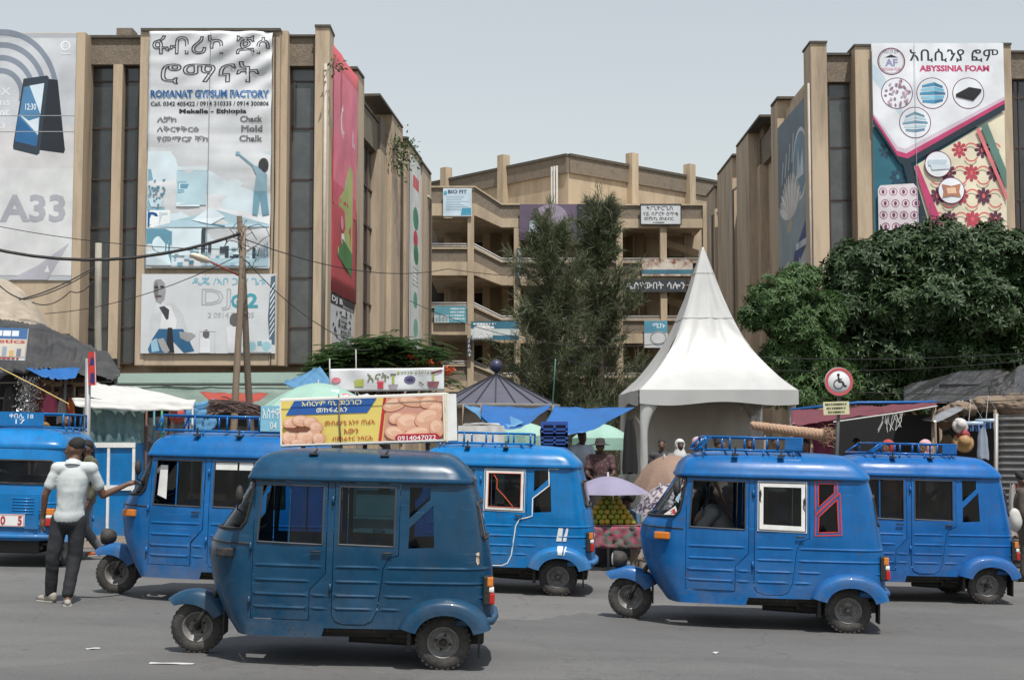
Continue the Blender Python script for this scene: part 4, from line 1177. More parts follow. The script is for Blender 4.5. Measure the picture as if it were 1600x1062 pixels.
FR(1190, 1172, 0, 13.9, .2, .4, 'pillar', BEIGE); FR(1189.5, 1172, 13.9, 15.2, .15, .4, 'parapet_panel', PEBBLE); FR(1172, 1153, 0, 15.5, .55, .4, 'pillar', BEIGE); FR(1190, 1152.6, 15.5, 15.6, .6, .4, 'coping', CAPM)
FR(1153, 1147, 0, 13.5, -.1, .3, 'dark_window_slot', BGLASS); FR(1153, 1147, 13.5, 15.1, .1, .3, 'parapet_panel', PEBBLE)
FR(1146.5, 1123, 0, 15.4, .5, .4, 'pillar', BEIGE); FR(1147, 1122.7, 15.4, 15.5, .55, .4, 'coping', CAPM)
FR(1122.5, 1119, 0, 13.5, .0, .3, 'dark_window_slot', BGLASS)
FR(1118.5, 1106, 0, 15.0, .5, .4, 'pillar', BEIGE); FR(1119, 1105.6, 15.0, 15.1, .55, .4, 'coping', CAPM)
for px, off in ((1168, .66), (1131, .6)):
    d = flank_d(px, *orgR, *eR); mb = MB(); mb.tube([(11.12 - off, 49.6 + d, 0), (11.12 - off, 49.6 + d, 13.6), (11.12 - off + .3, 49.6 + d - .6, 13.75)], .08, 8); mb.build('downpipe', PIPE, RW)
# ---------------- central block with ramps
CB = thing('market_block', 'central market building with open ramps and railings between the two wings', 'building', (0, 0, 0))
YC = 80.0
def cb(a, t, b, u, name, m, y0=YC, y1=YC + .5, bev=0): return pb(a, t, b, u, y0, y1, name, m, CB, bev)
mb = MB(); zt, zb_, zw = at(888, 242, 83).z, at(888, 270, 83).z, 0
pts = [(at(640, 300, 94).x, 94), (at(888, 300, 83).x, 83), (at(1135, 300, 92.5).x, 92.5)]
mb.add([(pts[0][0], 94, 0), (pts[1][0], 83, 0), (pts[2][0], 92.5, 0), (pts[2][0], 112, 0), (pts[0][0], 112, 0)] + [(pts[0][0], 94, zt), (pts[1][0], 83, zt), (pts[2][0], 92.5, zt), (pts[2][0], 112, zt), (pts[0][0], 112, zt)], [(0, 1, 6, 5), (1, 2, 7, 6), (2, 3, 8, 7), (4, 0, 5, 9), (5, 6, 7, 8, 9)])
mb.build('upper_wall', BEIGE2, CB)
for k in range(2):                                   # pebbledash parapet band and coping on each face
    a, b = Vector(pts[k]), Vector(pts[k + 1]); d = (b - a); L = d.length; d.normalize(); nn = Vector((d.y, -d.x))
    M = Matrix(((d.x, nn.x, 0, a.x), (d.y, nn.y, 0, a.y), (0, 0, 1, 0), (0, 0, 0, 1)))
    mb = MB(); mb.box(.02, L - .02, 0, .14, zb_, zt - .1, M); mb.build('parapet_panel', PEBBLE, CB)
    mb = MB(); mb.box(0, L, -.1, .22, zt - .1, zt + .06, M); mb.build('coping', CAPM, CB)
    for px in ((790, 700) if k == 0 else (985, 1075)):
        kk = (px - 800) / FPX; t = (kk * (a.y * _ct + .9) - a.x) / (d.x - kk * d.y * _ct)
        mb = MB(); mb.box(t - .28, t + .28, -.1, .45, 2, zt + .75, M); mb.build('pillar', BEIGE2, CB)
    for px in ((868, 872, 876) if k == 0 else (990,)):
        kk = (px - 800) / FPX; t = (kk * (a.y * _ct + .9) - a.x) / (d.x - kk * d.y * _ct)
        mb = MB(); mb.tube([M @ Vector((t, .3, 8)), M @ Vector((t, .3, zt - .6))], .065, 6); mb.build('downpipe', mat('white_downpipe', (.40, .38, .35), .6, .15), CB)
# ramps: parapet, beam, rail for each storey
lv_left = [(293, 318, 337), (389, 409, 430), (481, 504, 523), (572, 595, 612)]
lv_right = [(321, 342, 356), (411, 431, 446), (501, 521, 536), (590, 608, 622)]
for (a, b, c), (d, e, f) in zip(lv_left, lv_right):
    cb(672, a, 735, b, 'parapet_panel', PEBBLE, YC - .1, YC + .15); cb(672, b, 741, c, 'beam', BEIGE2, YC - .2, YC + .4); cb(671, a - 2.5, 741, a, 'coping', BEIGE2, YC - .2, YC + .25)
    for (p0, p1, nm, m, yo, yy) in (((a, b), (d, e), 'parapet_panel', PEBBLE, -.1, .15), ((b, c), (e, f), 'beam', BEIGE2, -.2, .4), ((a - 2.5, a), (d - 2.5, d), 'coping', BEIGE2, -.2, .25)):
        mb = MB(); X = [fx(q, YC) for q in (741, 784, 812)]; z = lambda q: fz(q, YC)
        mb.prism([(X[0], z(p0[1])), (X[1], z(p1[1])), (X[2], z(p1[1])), (X[2], z(p1[0])), (X[1], z(p1[0])), (X[0], z(p0[0]))], YC + yo, YC + yy); mb.build('ramp_' + nm if nm != 'coping' else 'coping', m, CB)
    cb(812, d, 1108, e, 'parapet_panel', PEBBLE, YC - .1, YC + .15); cb(812, e, 1108, f, 'beam', BEIGE2, YC - .2, YC + .4); cb(812, d - 2.5, 1108, d, 'coping', BEIGE2, YC - .2, YC + .25)
    mb = MB(); mb.box(fx(672, YC), fx(1108, YC), YC + .5, YC + 8.5, fz(e, YC) - .1, fz(e, YC) + .12); mb.build('floor_slab', BEIGE2, CB)
    if a > 300:
        for dz in (3, 6.5):
            mb = MB(); mb.tube([(fx(672, YC), YC - .05, fz(a - dz - 1, YC)), (fx(741, YC), YC - .05, fz(a - dz - 1, YC)), (fx(784, YC), YC - .05, fz(d - dz, YC)), (fx(1108, YC), YC - .05, fz(d - dz, YC))], .05, 6); mb.build('handrail', RAIL, CB)
for px, t in ((735.5, 337), (808, 356), (1037, 356), (968, 356), (1104, 320)):
    cb(px - 5, t, px + 5, 640, 'column', BEIGE2, YC - .25, YC + .45)
for px in (700, 760, 790, 870, 930, 1000, 1075):
    cb(px - 6, 337, px + 6, 640, 'column', BEIGE2, YC + 5, YC + 5.6)
for k, (t, u) in enumerate(((342, 400), (432, 492), (524, 585))):           # inner walls with dark openings, stair soffits
    for (a, b) in ((700, 735), (760, 800), (845, 900), (950, 1010), (1045, 1100)):
        cb(a, t + 12, b, u, 'inner_wall', BEIGE2, YC + 6.4, YC + 6.7)
    mb = MB(); mb.prism([(fx(1040, YC), fz(t + 20, YC)), (fx(1108, YC), fz(t + 42, YC)), (fx(1108, YC), fz(t + 52, YC)), (fx(1040, YC), fz(t + 30, YC))], YC + 2.5, YC + 3.2); mb.build('inner_ramp', BEIGE2, CB)
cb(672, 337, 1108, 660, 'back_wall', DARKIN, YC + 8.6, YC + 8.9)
# ------------------------------------------------------------------ banners and signboards
VINYL = mat('white_banner_vinyl', (.60, .62, .64), .5, .08, 1.2, .1, 12)
GREYV = mat('pale_grey_vinyl', (.44, .46, .49), .55, .10, .5)
def banner(name, label, M, w, h, m, art, cat='banner', thick=.02, nu=1, nv=1, disp=None, frame=None, group=None):
    o = thing(name, label, cat, (0, 0, 0), group=group)
    b = sheet(w, h, M, thick, nu, nv, disp).build('banner_sheet' if cat == 'banner' else 'sign_panel', m, o)
    if frame:
        f = MB(); t = .05
        for (x0, x1, y0, y1) in ((-t, w + t, -t, 0), (-t, w + t, h, h + t), (-t, 0, 0, h), (w, w + t, 0, h)): f.box(x0, x1, y0, y1, -.06, .03, M)
        f.build('sign_frame', frame, o)
    if art:
        p = Print(); art(p, w, h); p.build(M, b, disp=disp, off=.006 if disp is None else .012)
    return o
def pq(px0, py0, px1, py1, Y):
    """frontal frame from two photo corners at depth Y (left-bottom, right-top)"""
    x0, x1, z0, z1 = fx(px0, Y), fx(px1, Y), fz(py1, Y), fz(py0, Y)
    return frame_matrix((x0, Y, z0), (1, 0, 0)), x1 - x0, z1 - z0
# phone advert at the left edge
def art_phone(p, w, h):
    S = lambda x, y: ((x + 60) / 172 * w, (438 - y) / 386 * h)
    u = w / 172
    p.rect((208, 210, 211), 0, h * .02, w, h * .98); p.rect((197, 201, 206), 0, h * .62, w, h * .98); p.rect((204, 203, 204), 0, h * .45, w, h * .62)
    for r in (34, 52, 70, 88): p.ring((128, 138, 152), *S(-6, 150), (r - 4) * u, (r + 4) * u, -15, 165, ry=1.15)
    p.poly((28, 36, 46), [S(68, 124), S(84, 126), S(98, 236), S(96, 241), S(58, 236)])
    p.poly((45, 58, 70), [S(30, 124), S(67, 119), S(70, 122), S(58, 241), S(54, 244), S(17, 235), S(16, 230)])
    p.poly((78, 128, 168), [S(31, 137), S(63, 131), S(53, 230), S(19, 222)])
    p.poly((210, 226, 236), [S(40, 135), S(63, 131), S(58, 180)]); p.poly((215, 228, 236), [S(25, 180), S(40, 190), S(56, 185), S(55, 212)]); p.poly((40, 100, 150), [S(23, 182), S(54, 214), S(53, 230), S(19, 222)])
    p.text((230, 236, 240), '12:30', *S(34, 173), *S(51, 163), bold=.01)
    p.text((222, 226, 232), 'X', *S(-6, 150), *S(11, 138), bold=.02).text((222, 226, 232), 'ns', *S(-6, 166), *S(10, 158), bold=.02).text((222, 226, 232), 'nt', *S(-6, 182), *S(9, 172), bold=.02).text((222, 226, 232), '3', *S(-4, 202), *S(3, 193), bold=.02)
    p.ring((226, 230, 236), *S(95, 72), 5.5 * u, 8 * u).text((226, 230, 236), '12', *S(91, 75), *S(99, 68)).line((220, 224, 230), [S(88, 85), S(104, 85)], .03)
    p.text((163, 166, 174), 'A33', *S(-2, 348), *S(101, 305), bold=.03)
    p.poly((178, 176, 186), [S(15, 437), S(75, 437), S(108, 380), S(60, 415)]); p.poly((222, 224, 228), [S(70, 425), S(75, 415), S(78, 425)])
    p.line((168, 172, 178), [S(-60, 182), S(112, 182)], .02).line((168, 172, 178), [S(-60, 207), S(112, 207)], .02)
M, w, h = pq(-60, 52, 112, 438, 47.26)
banner('billboard', 'huge faded phone billboard with A33 lettering at the left edge', M, w, h, GREYV, art_phone)
# gypsum factory banner, loose and wrinkled
def drape(x, y):
    t = y / 8.3
    r = .0
    r += .085 * math.sin(5.5 * x - 7.5 * y + 1.2 * math.sin(1.3 * y)) * max(0, t - .55) * 2 * (x / 4.2)
    r += .035 * math.sin(3.1 * y + 1.1 * x) * (.4 + x / 5)
    r += .05 * noise.noise(Vector((x * 1.1, y * .9, 3))) + .02 * noise.noise(Vector((x * .6, y * 4.5, 7)))
    return .07 + r
def art_gyp(p, w, h):
    S = lambda x, y: ((x - 228) / 194 * w, (420 - y) / 370 * h)
    T = lambda c, t, x0, y0, x1, y1, **k: p.text(c, t, *S(x0, y1), *S(x1, y0), **k)
    dk = (38, 40, 44)
    T(dk, 'ፋብሪካ', 233, 57, 345, 86, outline=.018); T(dk, 'ጆሶ', 365, 57, 418, 86, outline=.018); T(dk, 'ሮማናት', 247, 98, 402, 133, outline=.016)
    T((120, 150, 180), 'ROMANAT GYPSUM FACTORY', 232.5, 143.5, 418.5, 155.5, bold=.035); T((24, 82, 140), 'ROMANAT GYPSUM FACTORY', 231.5, 142.5, 417.5, 154.5, bold=.03)
    T((35, 35, 40), 'Call. 0342 405422 / 0914 310335 / 0914 300806', 232, 160.5, 418, 167.5, bold=.02); T((30, 30, 34), 'Mekelle - Ethiopia', 277, 172, 383, 181, bold=.035)
    for t, y, x1 in (('ለቻክ', 184, 273), ('ለቅርፃቅርፅ', 199, 308), ('የመማርያ ቾክ', 214, 323)): T(dk, t, 243, y, x1, y + 10, outline=.022)
    for t, y, x0 in (('Chack', 183, 373), ('Mold', 198, 375), ('Chalk', 213, 372)): T(dk, t, x0, y, 408, y + 10, outline=.025)
    def tint(k): return tuple(int(a + (b - a) * k) for a, b in zip((226, 236, 241), (38, 104, 130)))
    p.rect(tint(.10), *S(229, 419), *S(421, 238))
    p.rect(tint(.55), *S(230, 330), *S(257, 266)); p.poly(tint(.2), [S(236, 325), S(252, 325), S(256, 312), S(231, 312)])
    random.seed(3)
    for k in range(26): p.oval(tint(.75), S(244 + random.gauss(0, 6), 0)[0], S(0, 302 + random.gauss(0, 8))[1], .05, .035, 7, random.uniform(0, 3))
    p.rect(tint(.28), *S(275, 322), *S(322, 268)); p.rect(tint(.52), *S(277, 303), *S(322, 285)); p.rect(tint(.15), *S(279, 298), *S(300, 288)); p.rect(tint(.7), *S(281, 296.5), *S(298, 289)); p.rect(tint(.05), *S(277, 268), *S(323, 262)); p.rect(tint(.6), *S(302, 290), *S(322, 288)); p.rect(tint(.05), *S(275, 324), *S(312, 318))
    p.poly(tint(.32), [S(275, 345), S(340, 330), S(421, 352), S(421, 356), S(230, 356), S(230, 350)]); p.poly(tint(.05), [S(300, 345), S(330, 325), S(352, 340), S(330, 352)]); p.poly(tint(.8), [S(310, 347), S(352, 354), S(352, 356), S(312, 349)])
    # painter with a roller
    p.line(tint(.65), [S(371, 242), S(396, 262)], .05); p.rect(tint(.6), *S(367, 244), *S(373, 239))
    p.oval((42, 40, 44), *S(411, 260), .17, .24); p.poly(tint(.42), [S(393, 260), S(402, 262), S(410, 270), S(417, 275), S(416, 300), S(396, 300), S(400, 275)]); p.poly(tint(.6), [S(396, 300), S(416, 300), S(420, 336), S(410, 338), S(406, 312), S(402, 338), S(394, 336)])
    p.rect((236, 242, 244), *S(234, 357), *S(266, 330)); p.text((22, 88, 150), 'P', *S(231, 353), *S(247, 333), bold=.03); p.text((205, 215, 222), 'F', *S(249, 353), *S(262, 333), bold=.02); p.line((60, 80, 95), [S(231, 355), S(266, 355)], .04)
    p.rect(tint(.7), *S(229, 415), *S(269, 358)); p.oval(tint(.15), *S(252, 382), .28, .28); p.poly(tint(.12), [S(230, 395), S(262, 388), S(269, 415), S(230, 415)])
    for k in range(4): p.rect(tint(.1 if k % 2 else .75), *S(259 + k * 2.6, 393), *S(261 + k * 2.6, 369))
    p.rect(tint(.08), *S(270, 400), *S(316, 358))
    for x, y, a, b in ((315, 358, 322, 398), (326, 382, 331, 395), (344, 386, 352, 396), (278, 384, 297, 389), (360, 398, 374, 404), (352, 385, 358, 405), (395, 388, 400, 410)): p.rect((48, 62, 72), *S(x, b), *S(a, y))
    p.rect(tint(.3), *S(316, 416), *S(420, 404))
    for k in range(34):
        x = random.uniform(272, 415); y = random.uniform(386, 413); p.rect(tint(random.uniform(.05, .9)), *S(x, y + random.uniform(2, 6)), *S(x + random.uniform(2, 9), y))
    for k in range(9): p.line(tint(.85), [S(400 + k * 2.4, 410 - k), S(400 + k * 2.4, 392 - k * 1.6)], .02)
    p.line((120, 125, 130), [S(324, 420), S(326, 52)], .016)
M, w, h = pq(228, 50, 422, 420, 47.12)
banner('facade_banner', 'wrinkled white gypsum factory banner high on the left wing, blue title', M, w, h, VINYL, art_gyp, nu=44, nv=70, disp=drape)
# DJ board
def art_dj(p, w, h):
    S = lambda x, y: ((x - 222) / 210 * w, (552 - y) / 124 * h)
    T = lambda c, t, x0, y0, x1, y1, **k: p.text(c, t, *S(x0, y1), *S(x1, y0), **k)
    T((110, 175, 195), 'ዲጄ /ኣቦ ጋዕ/ ጌቱ', 301, 433, 416, 446, bold=.02)
    T((165, 172, 178), 'DJ', 316, 451, 362, 485, outline=.02); T((66, 150, 165), 'G', 362, 460, 377, 481, bold=.05); T((66, 150, 165), 'i2', 378, 458, 404, 481, bold=.03); T((165, 170, 175), '2 0914 750505', 326, 488, 398, 497, outline=.02)
    p.poly((205, 208, 212), [S(238, 540), S(236, 500), S(246, 474), S(258, 470), S(272, 474), S(286, 488), S(296, 520), S(282, 522), S(262, 510), S(256, 535)])
    p.poly((228, 230, 232), [S(252, 512), S(256, 478), S(268, 478), S(278, 500), S(276, 516)])
    p.poly((150, 150, 152), [S(241, 441), S(244, 437), S(252, 436), S(258, 442), S(260, 455), S(258, 468), S(252, 476), S(245, 470), S(241, 456)])
    p.poly((112, 110, 110), [S(241, 447), S(246, 440), S(249, 452), S(247, 470), S(243, 464)]); p.oval((45, 43, 43), *S(245.5, 449), .07, .04); p.oval((45, 43, 43), *S(254, 448), .07, .04); p.oval((90, 70, 70), *S(249, 463), .12, .04)
    p.poly((60, 62, 70), [S(250, 480), S(258, 478), S(266, 484), S(265, 498), S(262, 500), S(256, 490)])
    p.poly((45, 100, 140), [S(250, 514), S(288, 514), S(298, 532), S(306, 548), S(290, 551), S(270, 530), S(262, 551), S(236, 551), S(234, 545), S(240, 530)])
    p.poly((32, 34, 40), [S(264, 512), S(271, 512), S(275, 551), S(262, 551)]); p.poly((150, 190, 210), [S(238, 533), S(247, 528), S(252, 548), S(240, 550)])
    p.poly((165, 165, 166), [S(248, 530), S(258, 528), S(268, 548), S(262, 552), S(256, 548)]); p.poly((160, 160, 162), [S(282, 518), S(302, 520), S(308, 524), S(296, 534), S(284, 528)])
    for (x, y) in ((322, 530), (366, 512)):
        k = 1 if x == 322 else 1.5
        p.poly((218, 220, 223), [S(x - 8, 551), S(x - 7 * k, y), S(x, y - 6), S(x + 8 * k, y + 2), S(x + 9, 551)]); p.oval((96, 94, 94), *S(x + 2, y - 9 * k * .9), .11 * k, .15 * k)
    p.line((190, 193, 197), [S(314, 551), S(314, 517), S(338, 517), S(338, 551)], .02)
    p.poly((78, 100, 118), [S(424, 432), S(431, 430), S(431, 538), S(423, 536), S(420, 495)])
    for k in range(9): p.poly((225, 228, 230), [S(423, 452 + k * 9), S(430, 440 + k * 9), S(430, 443 + k * 9), S(422.5, 456 + k * 9)])
    for x in (379, 402): p.rect((205, 210, 212), *S(x, 550), *S(x + 24, 531)); p.rect((120, 165, 175), *S(x + 2, 541), *S(x + 9, 533)); p.oval((150, 190, 200), *S(x + 16, 541), .16, .16)
M, w, h = pq(222, 428, 432, 552, 47.1)
banner('billboard', 'white disc jockey billboard with seated man, below the gypsum banner', M, w, h, VINYL, art_dj, frame=None)
# flank banners, left
def flank_frame(px0, px1, z0, z1, org, e, nrm, prot):
    o2 = (org[0] + nrm[0] * prot, org[1] + nrm[1] * prot); d0, d1 = flank_d(px0, *o2, *e), flank_d(px1, *o2, *e)
    o = Vector((org[0] + e[0] * d0 + nrm[0] * prot, org[1] + e[1] * d0 + nrm[1] * prot, z0))
    ex = Vector((e[0], e[1], 0)) * (1 if d1 > d0 else -1)
    return frame_matrix(o, ex), abs(d1 - d0), z1 - z0
def art_red(p, w, h):
    p.rect((226, 120, 140), w * .03, h * .45, w * .97, h * .93); p.rect((214, 92, 112), w * .03, h * .36, w * .97, h * .45)
    p.text((238, 226, 228), 'Cool!', w * .28, h * .66, w * .86, h * .80, bold=.02)
    p.poly((170, 180, 110), [(w * .24, h * .16), (w * .78, h * .10), (w * .80, h * .56), (w * .30, h * .60)]); p.poly((236, 236, 226), [(w * .36, h * .22), (w * .62, h * .2), (w * .66, h * .45), (w * .5, h * .55), (w * .38, h * .44)])
    p.poly((74, 128, 74), [(w * .24, h * .16), (w * .78, h * .10), (w * .78, h * .20), (w * .4, h * .24)]); p.text((205, 40, 55), 'PUL', w * .32, h * .385, w * .66, h * .45, bold=.03); p.oval((225, 150, 170), w * .36, h * .3, w * .06, h * .03); p.rect((240, 210, 90), w * .4, h * .5, w * .66, h * .515)
M, w, h = flank_frame(517, 557, 6.9, 15.5, orgL, eL, nL, .41)
banner('facade_banner', 'tall red and pink drink banner on the left wing flank', M, w, h, mat('red_vinyl', (.50, .07, .085), .5, .1, 1), art_red, disp=lambda x, y: .05 * noise.noise(Vector((x, y * .6, 1))), nu=10, nv=14)
def art_djb(p, w, h):
    p.rect((48, 50, 54), 0, h * .84, w, h); p.text((235, 235, 236), 'DJ B', w * .05, h * .86, w * .5, h * .97, bold=.02); p.text((220, 220, 222), 'Entertainment', w * .52, h * .85, w * .97, h * .90)
    random.seed(4)
    for k in range(34):
        x = random.uniform(.05, .85) * w; y = random.uniform(.03, .78) * h; p.poly((60, 62, 66) if k % 3 else (130, 132, 136), [(x, y), (x + random.uniform(.04, .1) * w, y + .01 * h), (x + random.uniform(.02, .1) * w, y + random.uniform(.03, .09) * h), (x - .01 * w, y + random.uniform(.02, .06) * h)])
    for k in range(6): p.line((70, 72, 76), [(w * .42, h * (.7 - k * .08)), (w * .7, h * (.7 - k * .08))], .06)
M, w, h = flank_frame(517, 553, 4.6, 6.85, orgL, eL, nL, .41)
banner('facade_banner', 'black and white entertainment banner below the red drink banner', M, w, h, VINYL, art_djb)
def art_slim(p, w, h):
    p.rect((214, 218, 214), w * .06, h * .02, w * .94, h * .98); p.scrawl((205, 60, 70), w * .25, h * .86, w * .8, h * .92, 3)
    for (a, b, r, c) in ((.5, .72, .25, (70, 140, 110)), (.5, .62, .2, (190, 70, 80)), (.55, .55, .22, (60, 130, 90)), (.5, .33, .18, (90, 165, 140)), (.55, .2, .2, (120, 180, 160)), (.4, .44, .15, (230, 235, 230))): p.oval(c, w * a, h * b, w * r, h * r * .22)
    for k in range(5): p.line((150, 160, 160), [(w * .25, h * (.48 - k * .02)), (w * .75, h * (.48 - k * .02))], .05)
M, w, h = flank_frame(640, 657, 5.2, 15.4, orgL, eL, nL, .36)
banner('facade_banner', 'slim pale banner with green and red shapes far along the left wing flank', M, w, h, VINYL, art_slim)
# right wing: foam maker's billboard
def art_foam(p, w, h):
    S = lambda x, y: ((x - 1367) / 207 * w, (460 - y) / 392 * h)
    u = w / 207
    T = lambda c, t, x0, y0, x1, y1, **k: p.text(c, t, *S(x0, y1), *S(x1, y0), **k)
    nav = (24, 44, 58); mag = (190, 62, 110)
    p.rect((38, 104, 122), *S(1367, 460), *S(1574, 200))
    random.seed(6)
    def damask(x, y, s, c, c2):
        p.oval(c, *S(x, y), 6 * s * u, 8 * s * u); 
        for k in range(8):
            a = PI * 2 * k / 8; p.oval(c, *S(x + 9 * s * math.cos(a), y - 10 * s * math.sin(a)), 4.2 * s * u, 3 * s * u, 12, a)
        p.oval(c2, *S(x, y), 2.5 * s * u, 4 * s * u)
    for j in range(5):
        for i in range(3): damask(1388 + i * 34 + (j % 2) * 17, 236 + j * 42, .95, (30, 70, 92), (58, 124, 140))
    p.poly((222, 214, 190), [S(1430, 262), S(1574, 176), S(1574, 460), S(1468, 460)])
    for j in range(7):
        for i in range(5):
            x = 1448 + i * 36 + (j % 2) * 18; y = 200 + j * 36
            if x < 1566 and x > 1437 + max(0, 268 - y) * .9 + 12 and y > 268 - (x - 1430) * .6 + 10:
                damask(x, y, .95, (88, 44, 66) if (i + j) % 2 else (176, 66, 82), (206, 96, 100))
    for j in range(6):
        for i in range(5):
            x = 1466 + i * 36 + (j % 2) * 18; y = 200 + j * 36
            if x < 1564 and y > 270 - (x - 1430) * .6 + 12 and x > 1460: p.ring((196, 90, 92), *S(x, y), 9 * u, 11 * u, 20, 160); p.ring((196, 90, 92), *S(x, y + 8), 9 * u, 11 * u, 200, 340)
    p.poly((92, 128, 118), [S(1536, 200), S(1546, 194), S(1574, 268), S(1574, 300)]); p.poly((214, 120, 128), [S(1528, 205), S(1533, 202), S(1574, 305), S(1574, 318)])
    p.poly(nav, [S(1367, 195), S(1408, 258), S(1418, 262), S(1574, 174), S(1574, 150), S(1367, 160)])
    p.poly(nav, [S(1412, 258), S(1424, 255), S(1482, 460), S(1462, 460)]); p.poly(mag, [S(1430, 262), S(1436, 260), S(1484, 380), S(1500, 460), S(1488, 460)])
    p.poly(mag, [S(1367, 188), S(1404, 246), S(1420, 250), S(1574, 164), S(1574, 140), S(1367, 150)])
    p.poly((208, 190, 206), [S(1367, 182), S(1403, 238), S(1418, 242), S(1574, 158), S(1574, 140), S(1367, 150)])
    p.poly((226, 229, 234), [S(1367, 178), S(1404, 231), S(1416, 235), S(1574, 153), S(1574, 69), S(1367, 69)])
    p.poly((196, 214, 226), [S(1367, 100), S(1380, 112), S(1416, 180), S(1410, 185), S(1367, 125)])
    p.ring((120, 58, 92), *S(1397, 98), 20 * u, 22 * u); p.ring(nav, *S(1397, 98), 18.6 * u, 19.2 * u); T((150, 150, 190), 'AF', 1387, 94, 1407, 106, bold=.04); p.poly(nav, [S(1386, 92), S(1397, 87), S(1408, 92)]); T(nav, 'አቢሲንያ ፎም', 1384, 80, 1410, 86); T(mag, 'ABYSSINIA FOAM', 1382, 108, 1412, 113)
    T(nav, 'አቢሲንያ ፎም', 1426, 78, 1566, 99, bold=.03); T(mag, 'ABYSSINIA FOAM', 1441, 104, 1551, 114, bold=.045)
    for (x, y, r) in ((1405, 148, 25), (1460.5, 148, 25), (1517, 148, 25), (1432.5, 194, 25), (1467, 259, 21), (1487, 300, 21)):
        p.oval((110, 50, 84), *S(x, y), r * u, r * u, 36); p.oval((228, 232, 238), *S(x, y), (r - 1.3) * u, (r - 1.3) * u, 36)
    def clipc(x, y, r, col, pts): p.poly(col, [S(x + a * r, y + b * r) for a, b in pts])
    for k in range(5):
        clipc(1460.5, 148, 23, (70, 150, 190) if k % 2 == 0 else (150, 205, 226), [(-.85 + abs(k - 2) * .08, -.55 + k * .25), (.15, -.75 + k * .3), (.15, -.5 + k * .3), (-.85 + abs(k - 2) * .08, -.38 + k * .25)]); clipc(1460.5, 148, 23, (48, 116, 158) if k % 2 == 0 else (110, 180, 210), [(.15, -.75 + k * .3), (.88 - abs(k - 2) * .08, -.5 + k * .22), (.88 - abs(k - 2) * .08, -.34 + k * .22), (.15, -.5 + k * .3)])
        clipc(1432.5, 194, 23, (120, 156, 176) if k % 2 == 0 else (196, 214, 222), [(-.85 + abs(k - 2) * .1, -.45 + k * .22), (.0, -.75 + k * .3), (.0, -.55 + k * .3), (-.85 + abs(k - 2) * .1, -.3 + k * .22)]); clipc(1432.5, 194, 23, (96, 136, 160) if k % 2 == 0 else (170, 196, 208), [(.0, -.75 + k * .3), (.85 - abs(k - 2) * .1, -.5 + k * .22), (.85 - abs(k - 2) * .1, -.35 + k * .22), (.0, -.55 + k * .3)])
    for k in range(40):
        a = random.uniform(0, 6.28); r = 21 * math.sqrt(random.random()); p.oval((150, 118, 140) if k % 2 else (190, 160, 178), *S(1405 + r * math.cos(a), 148 + r * math.sin(a)), 2.6 * u, 1.8 * u, 8, a)
    clipc(1517, 148, 25, (22, 24, 28), [(-.78, .05), (.05, -.38), (.82, -.25), (.30, .28)]); clipc(1517, 148, 25, (10, 11, 13), [(-.78, .05), (.30, .28), (.30, .48), (-.78, .22)]); clipc(1517, 148, 25, (16, 17, 20), [(.30, .28), (.82, -.25), (.82, -.1), (.30, .48)])
    clipc(1467, 259, 20, (190, 206, 218), [(-.8, -.35), (.7, -.35), (.6, .05), (-.75, .1)]); clipc(1467, 259, 20, (206, 218, 228), [(-.6, .05), (.8, .05), (.9, .35), (-.5, .45)])
    clipc(1487, 300, 20, (176, 120, 96), [(-.75, -.5), (.0, -.35), (.75, -.55), (.6, .1), (.75, .5), (.0, .4), (-.7, .55), (-.6, .0)]); clipc(1487, 300, 20, (226, 190, 160), [(-.4, -.2), (.3, -.25), (.4, .2), (-.3, .25)])
    p.poly((214, 206, 212), [S(1372, 460), S(1372, 298), S(1376, 292), S(1428, 289), S(1434, 296), S(1436, 460)])
    for j in range(9):
        for i in range(4): p.ring((160, 92, 118), *S(1380 + i * 16 + (j % 2) * 3, 302 + j * 18), 5.2 * u, 6.4 * u, n=14); p.oval((110, 54, 84), *S(1380 + i * 16 + (j % 2) * 3, 302 + j * 18), 2.4 * u, 3.6 * u, 10)
    p.line((150, 160, 170), [S(1433, 69), S(1433, 460)], .015)
M, w, h = pq(1367, 68, 1574, 460, 49.05)
banner('billboard', 'large foam mattress billboard on the right wing with magenta and damask pattern', M, w, h, VINYL, art_foam)
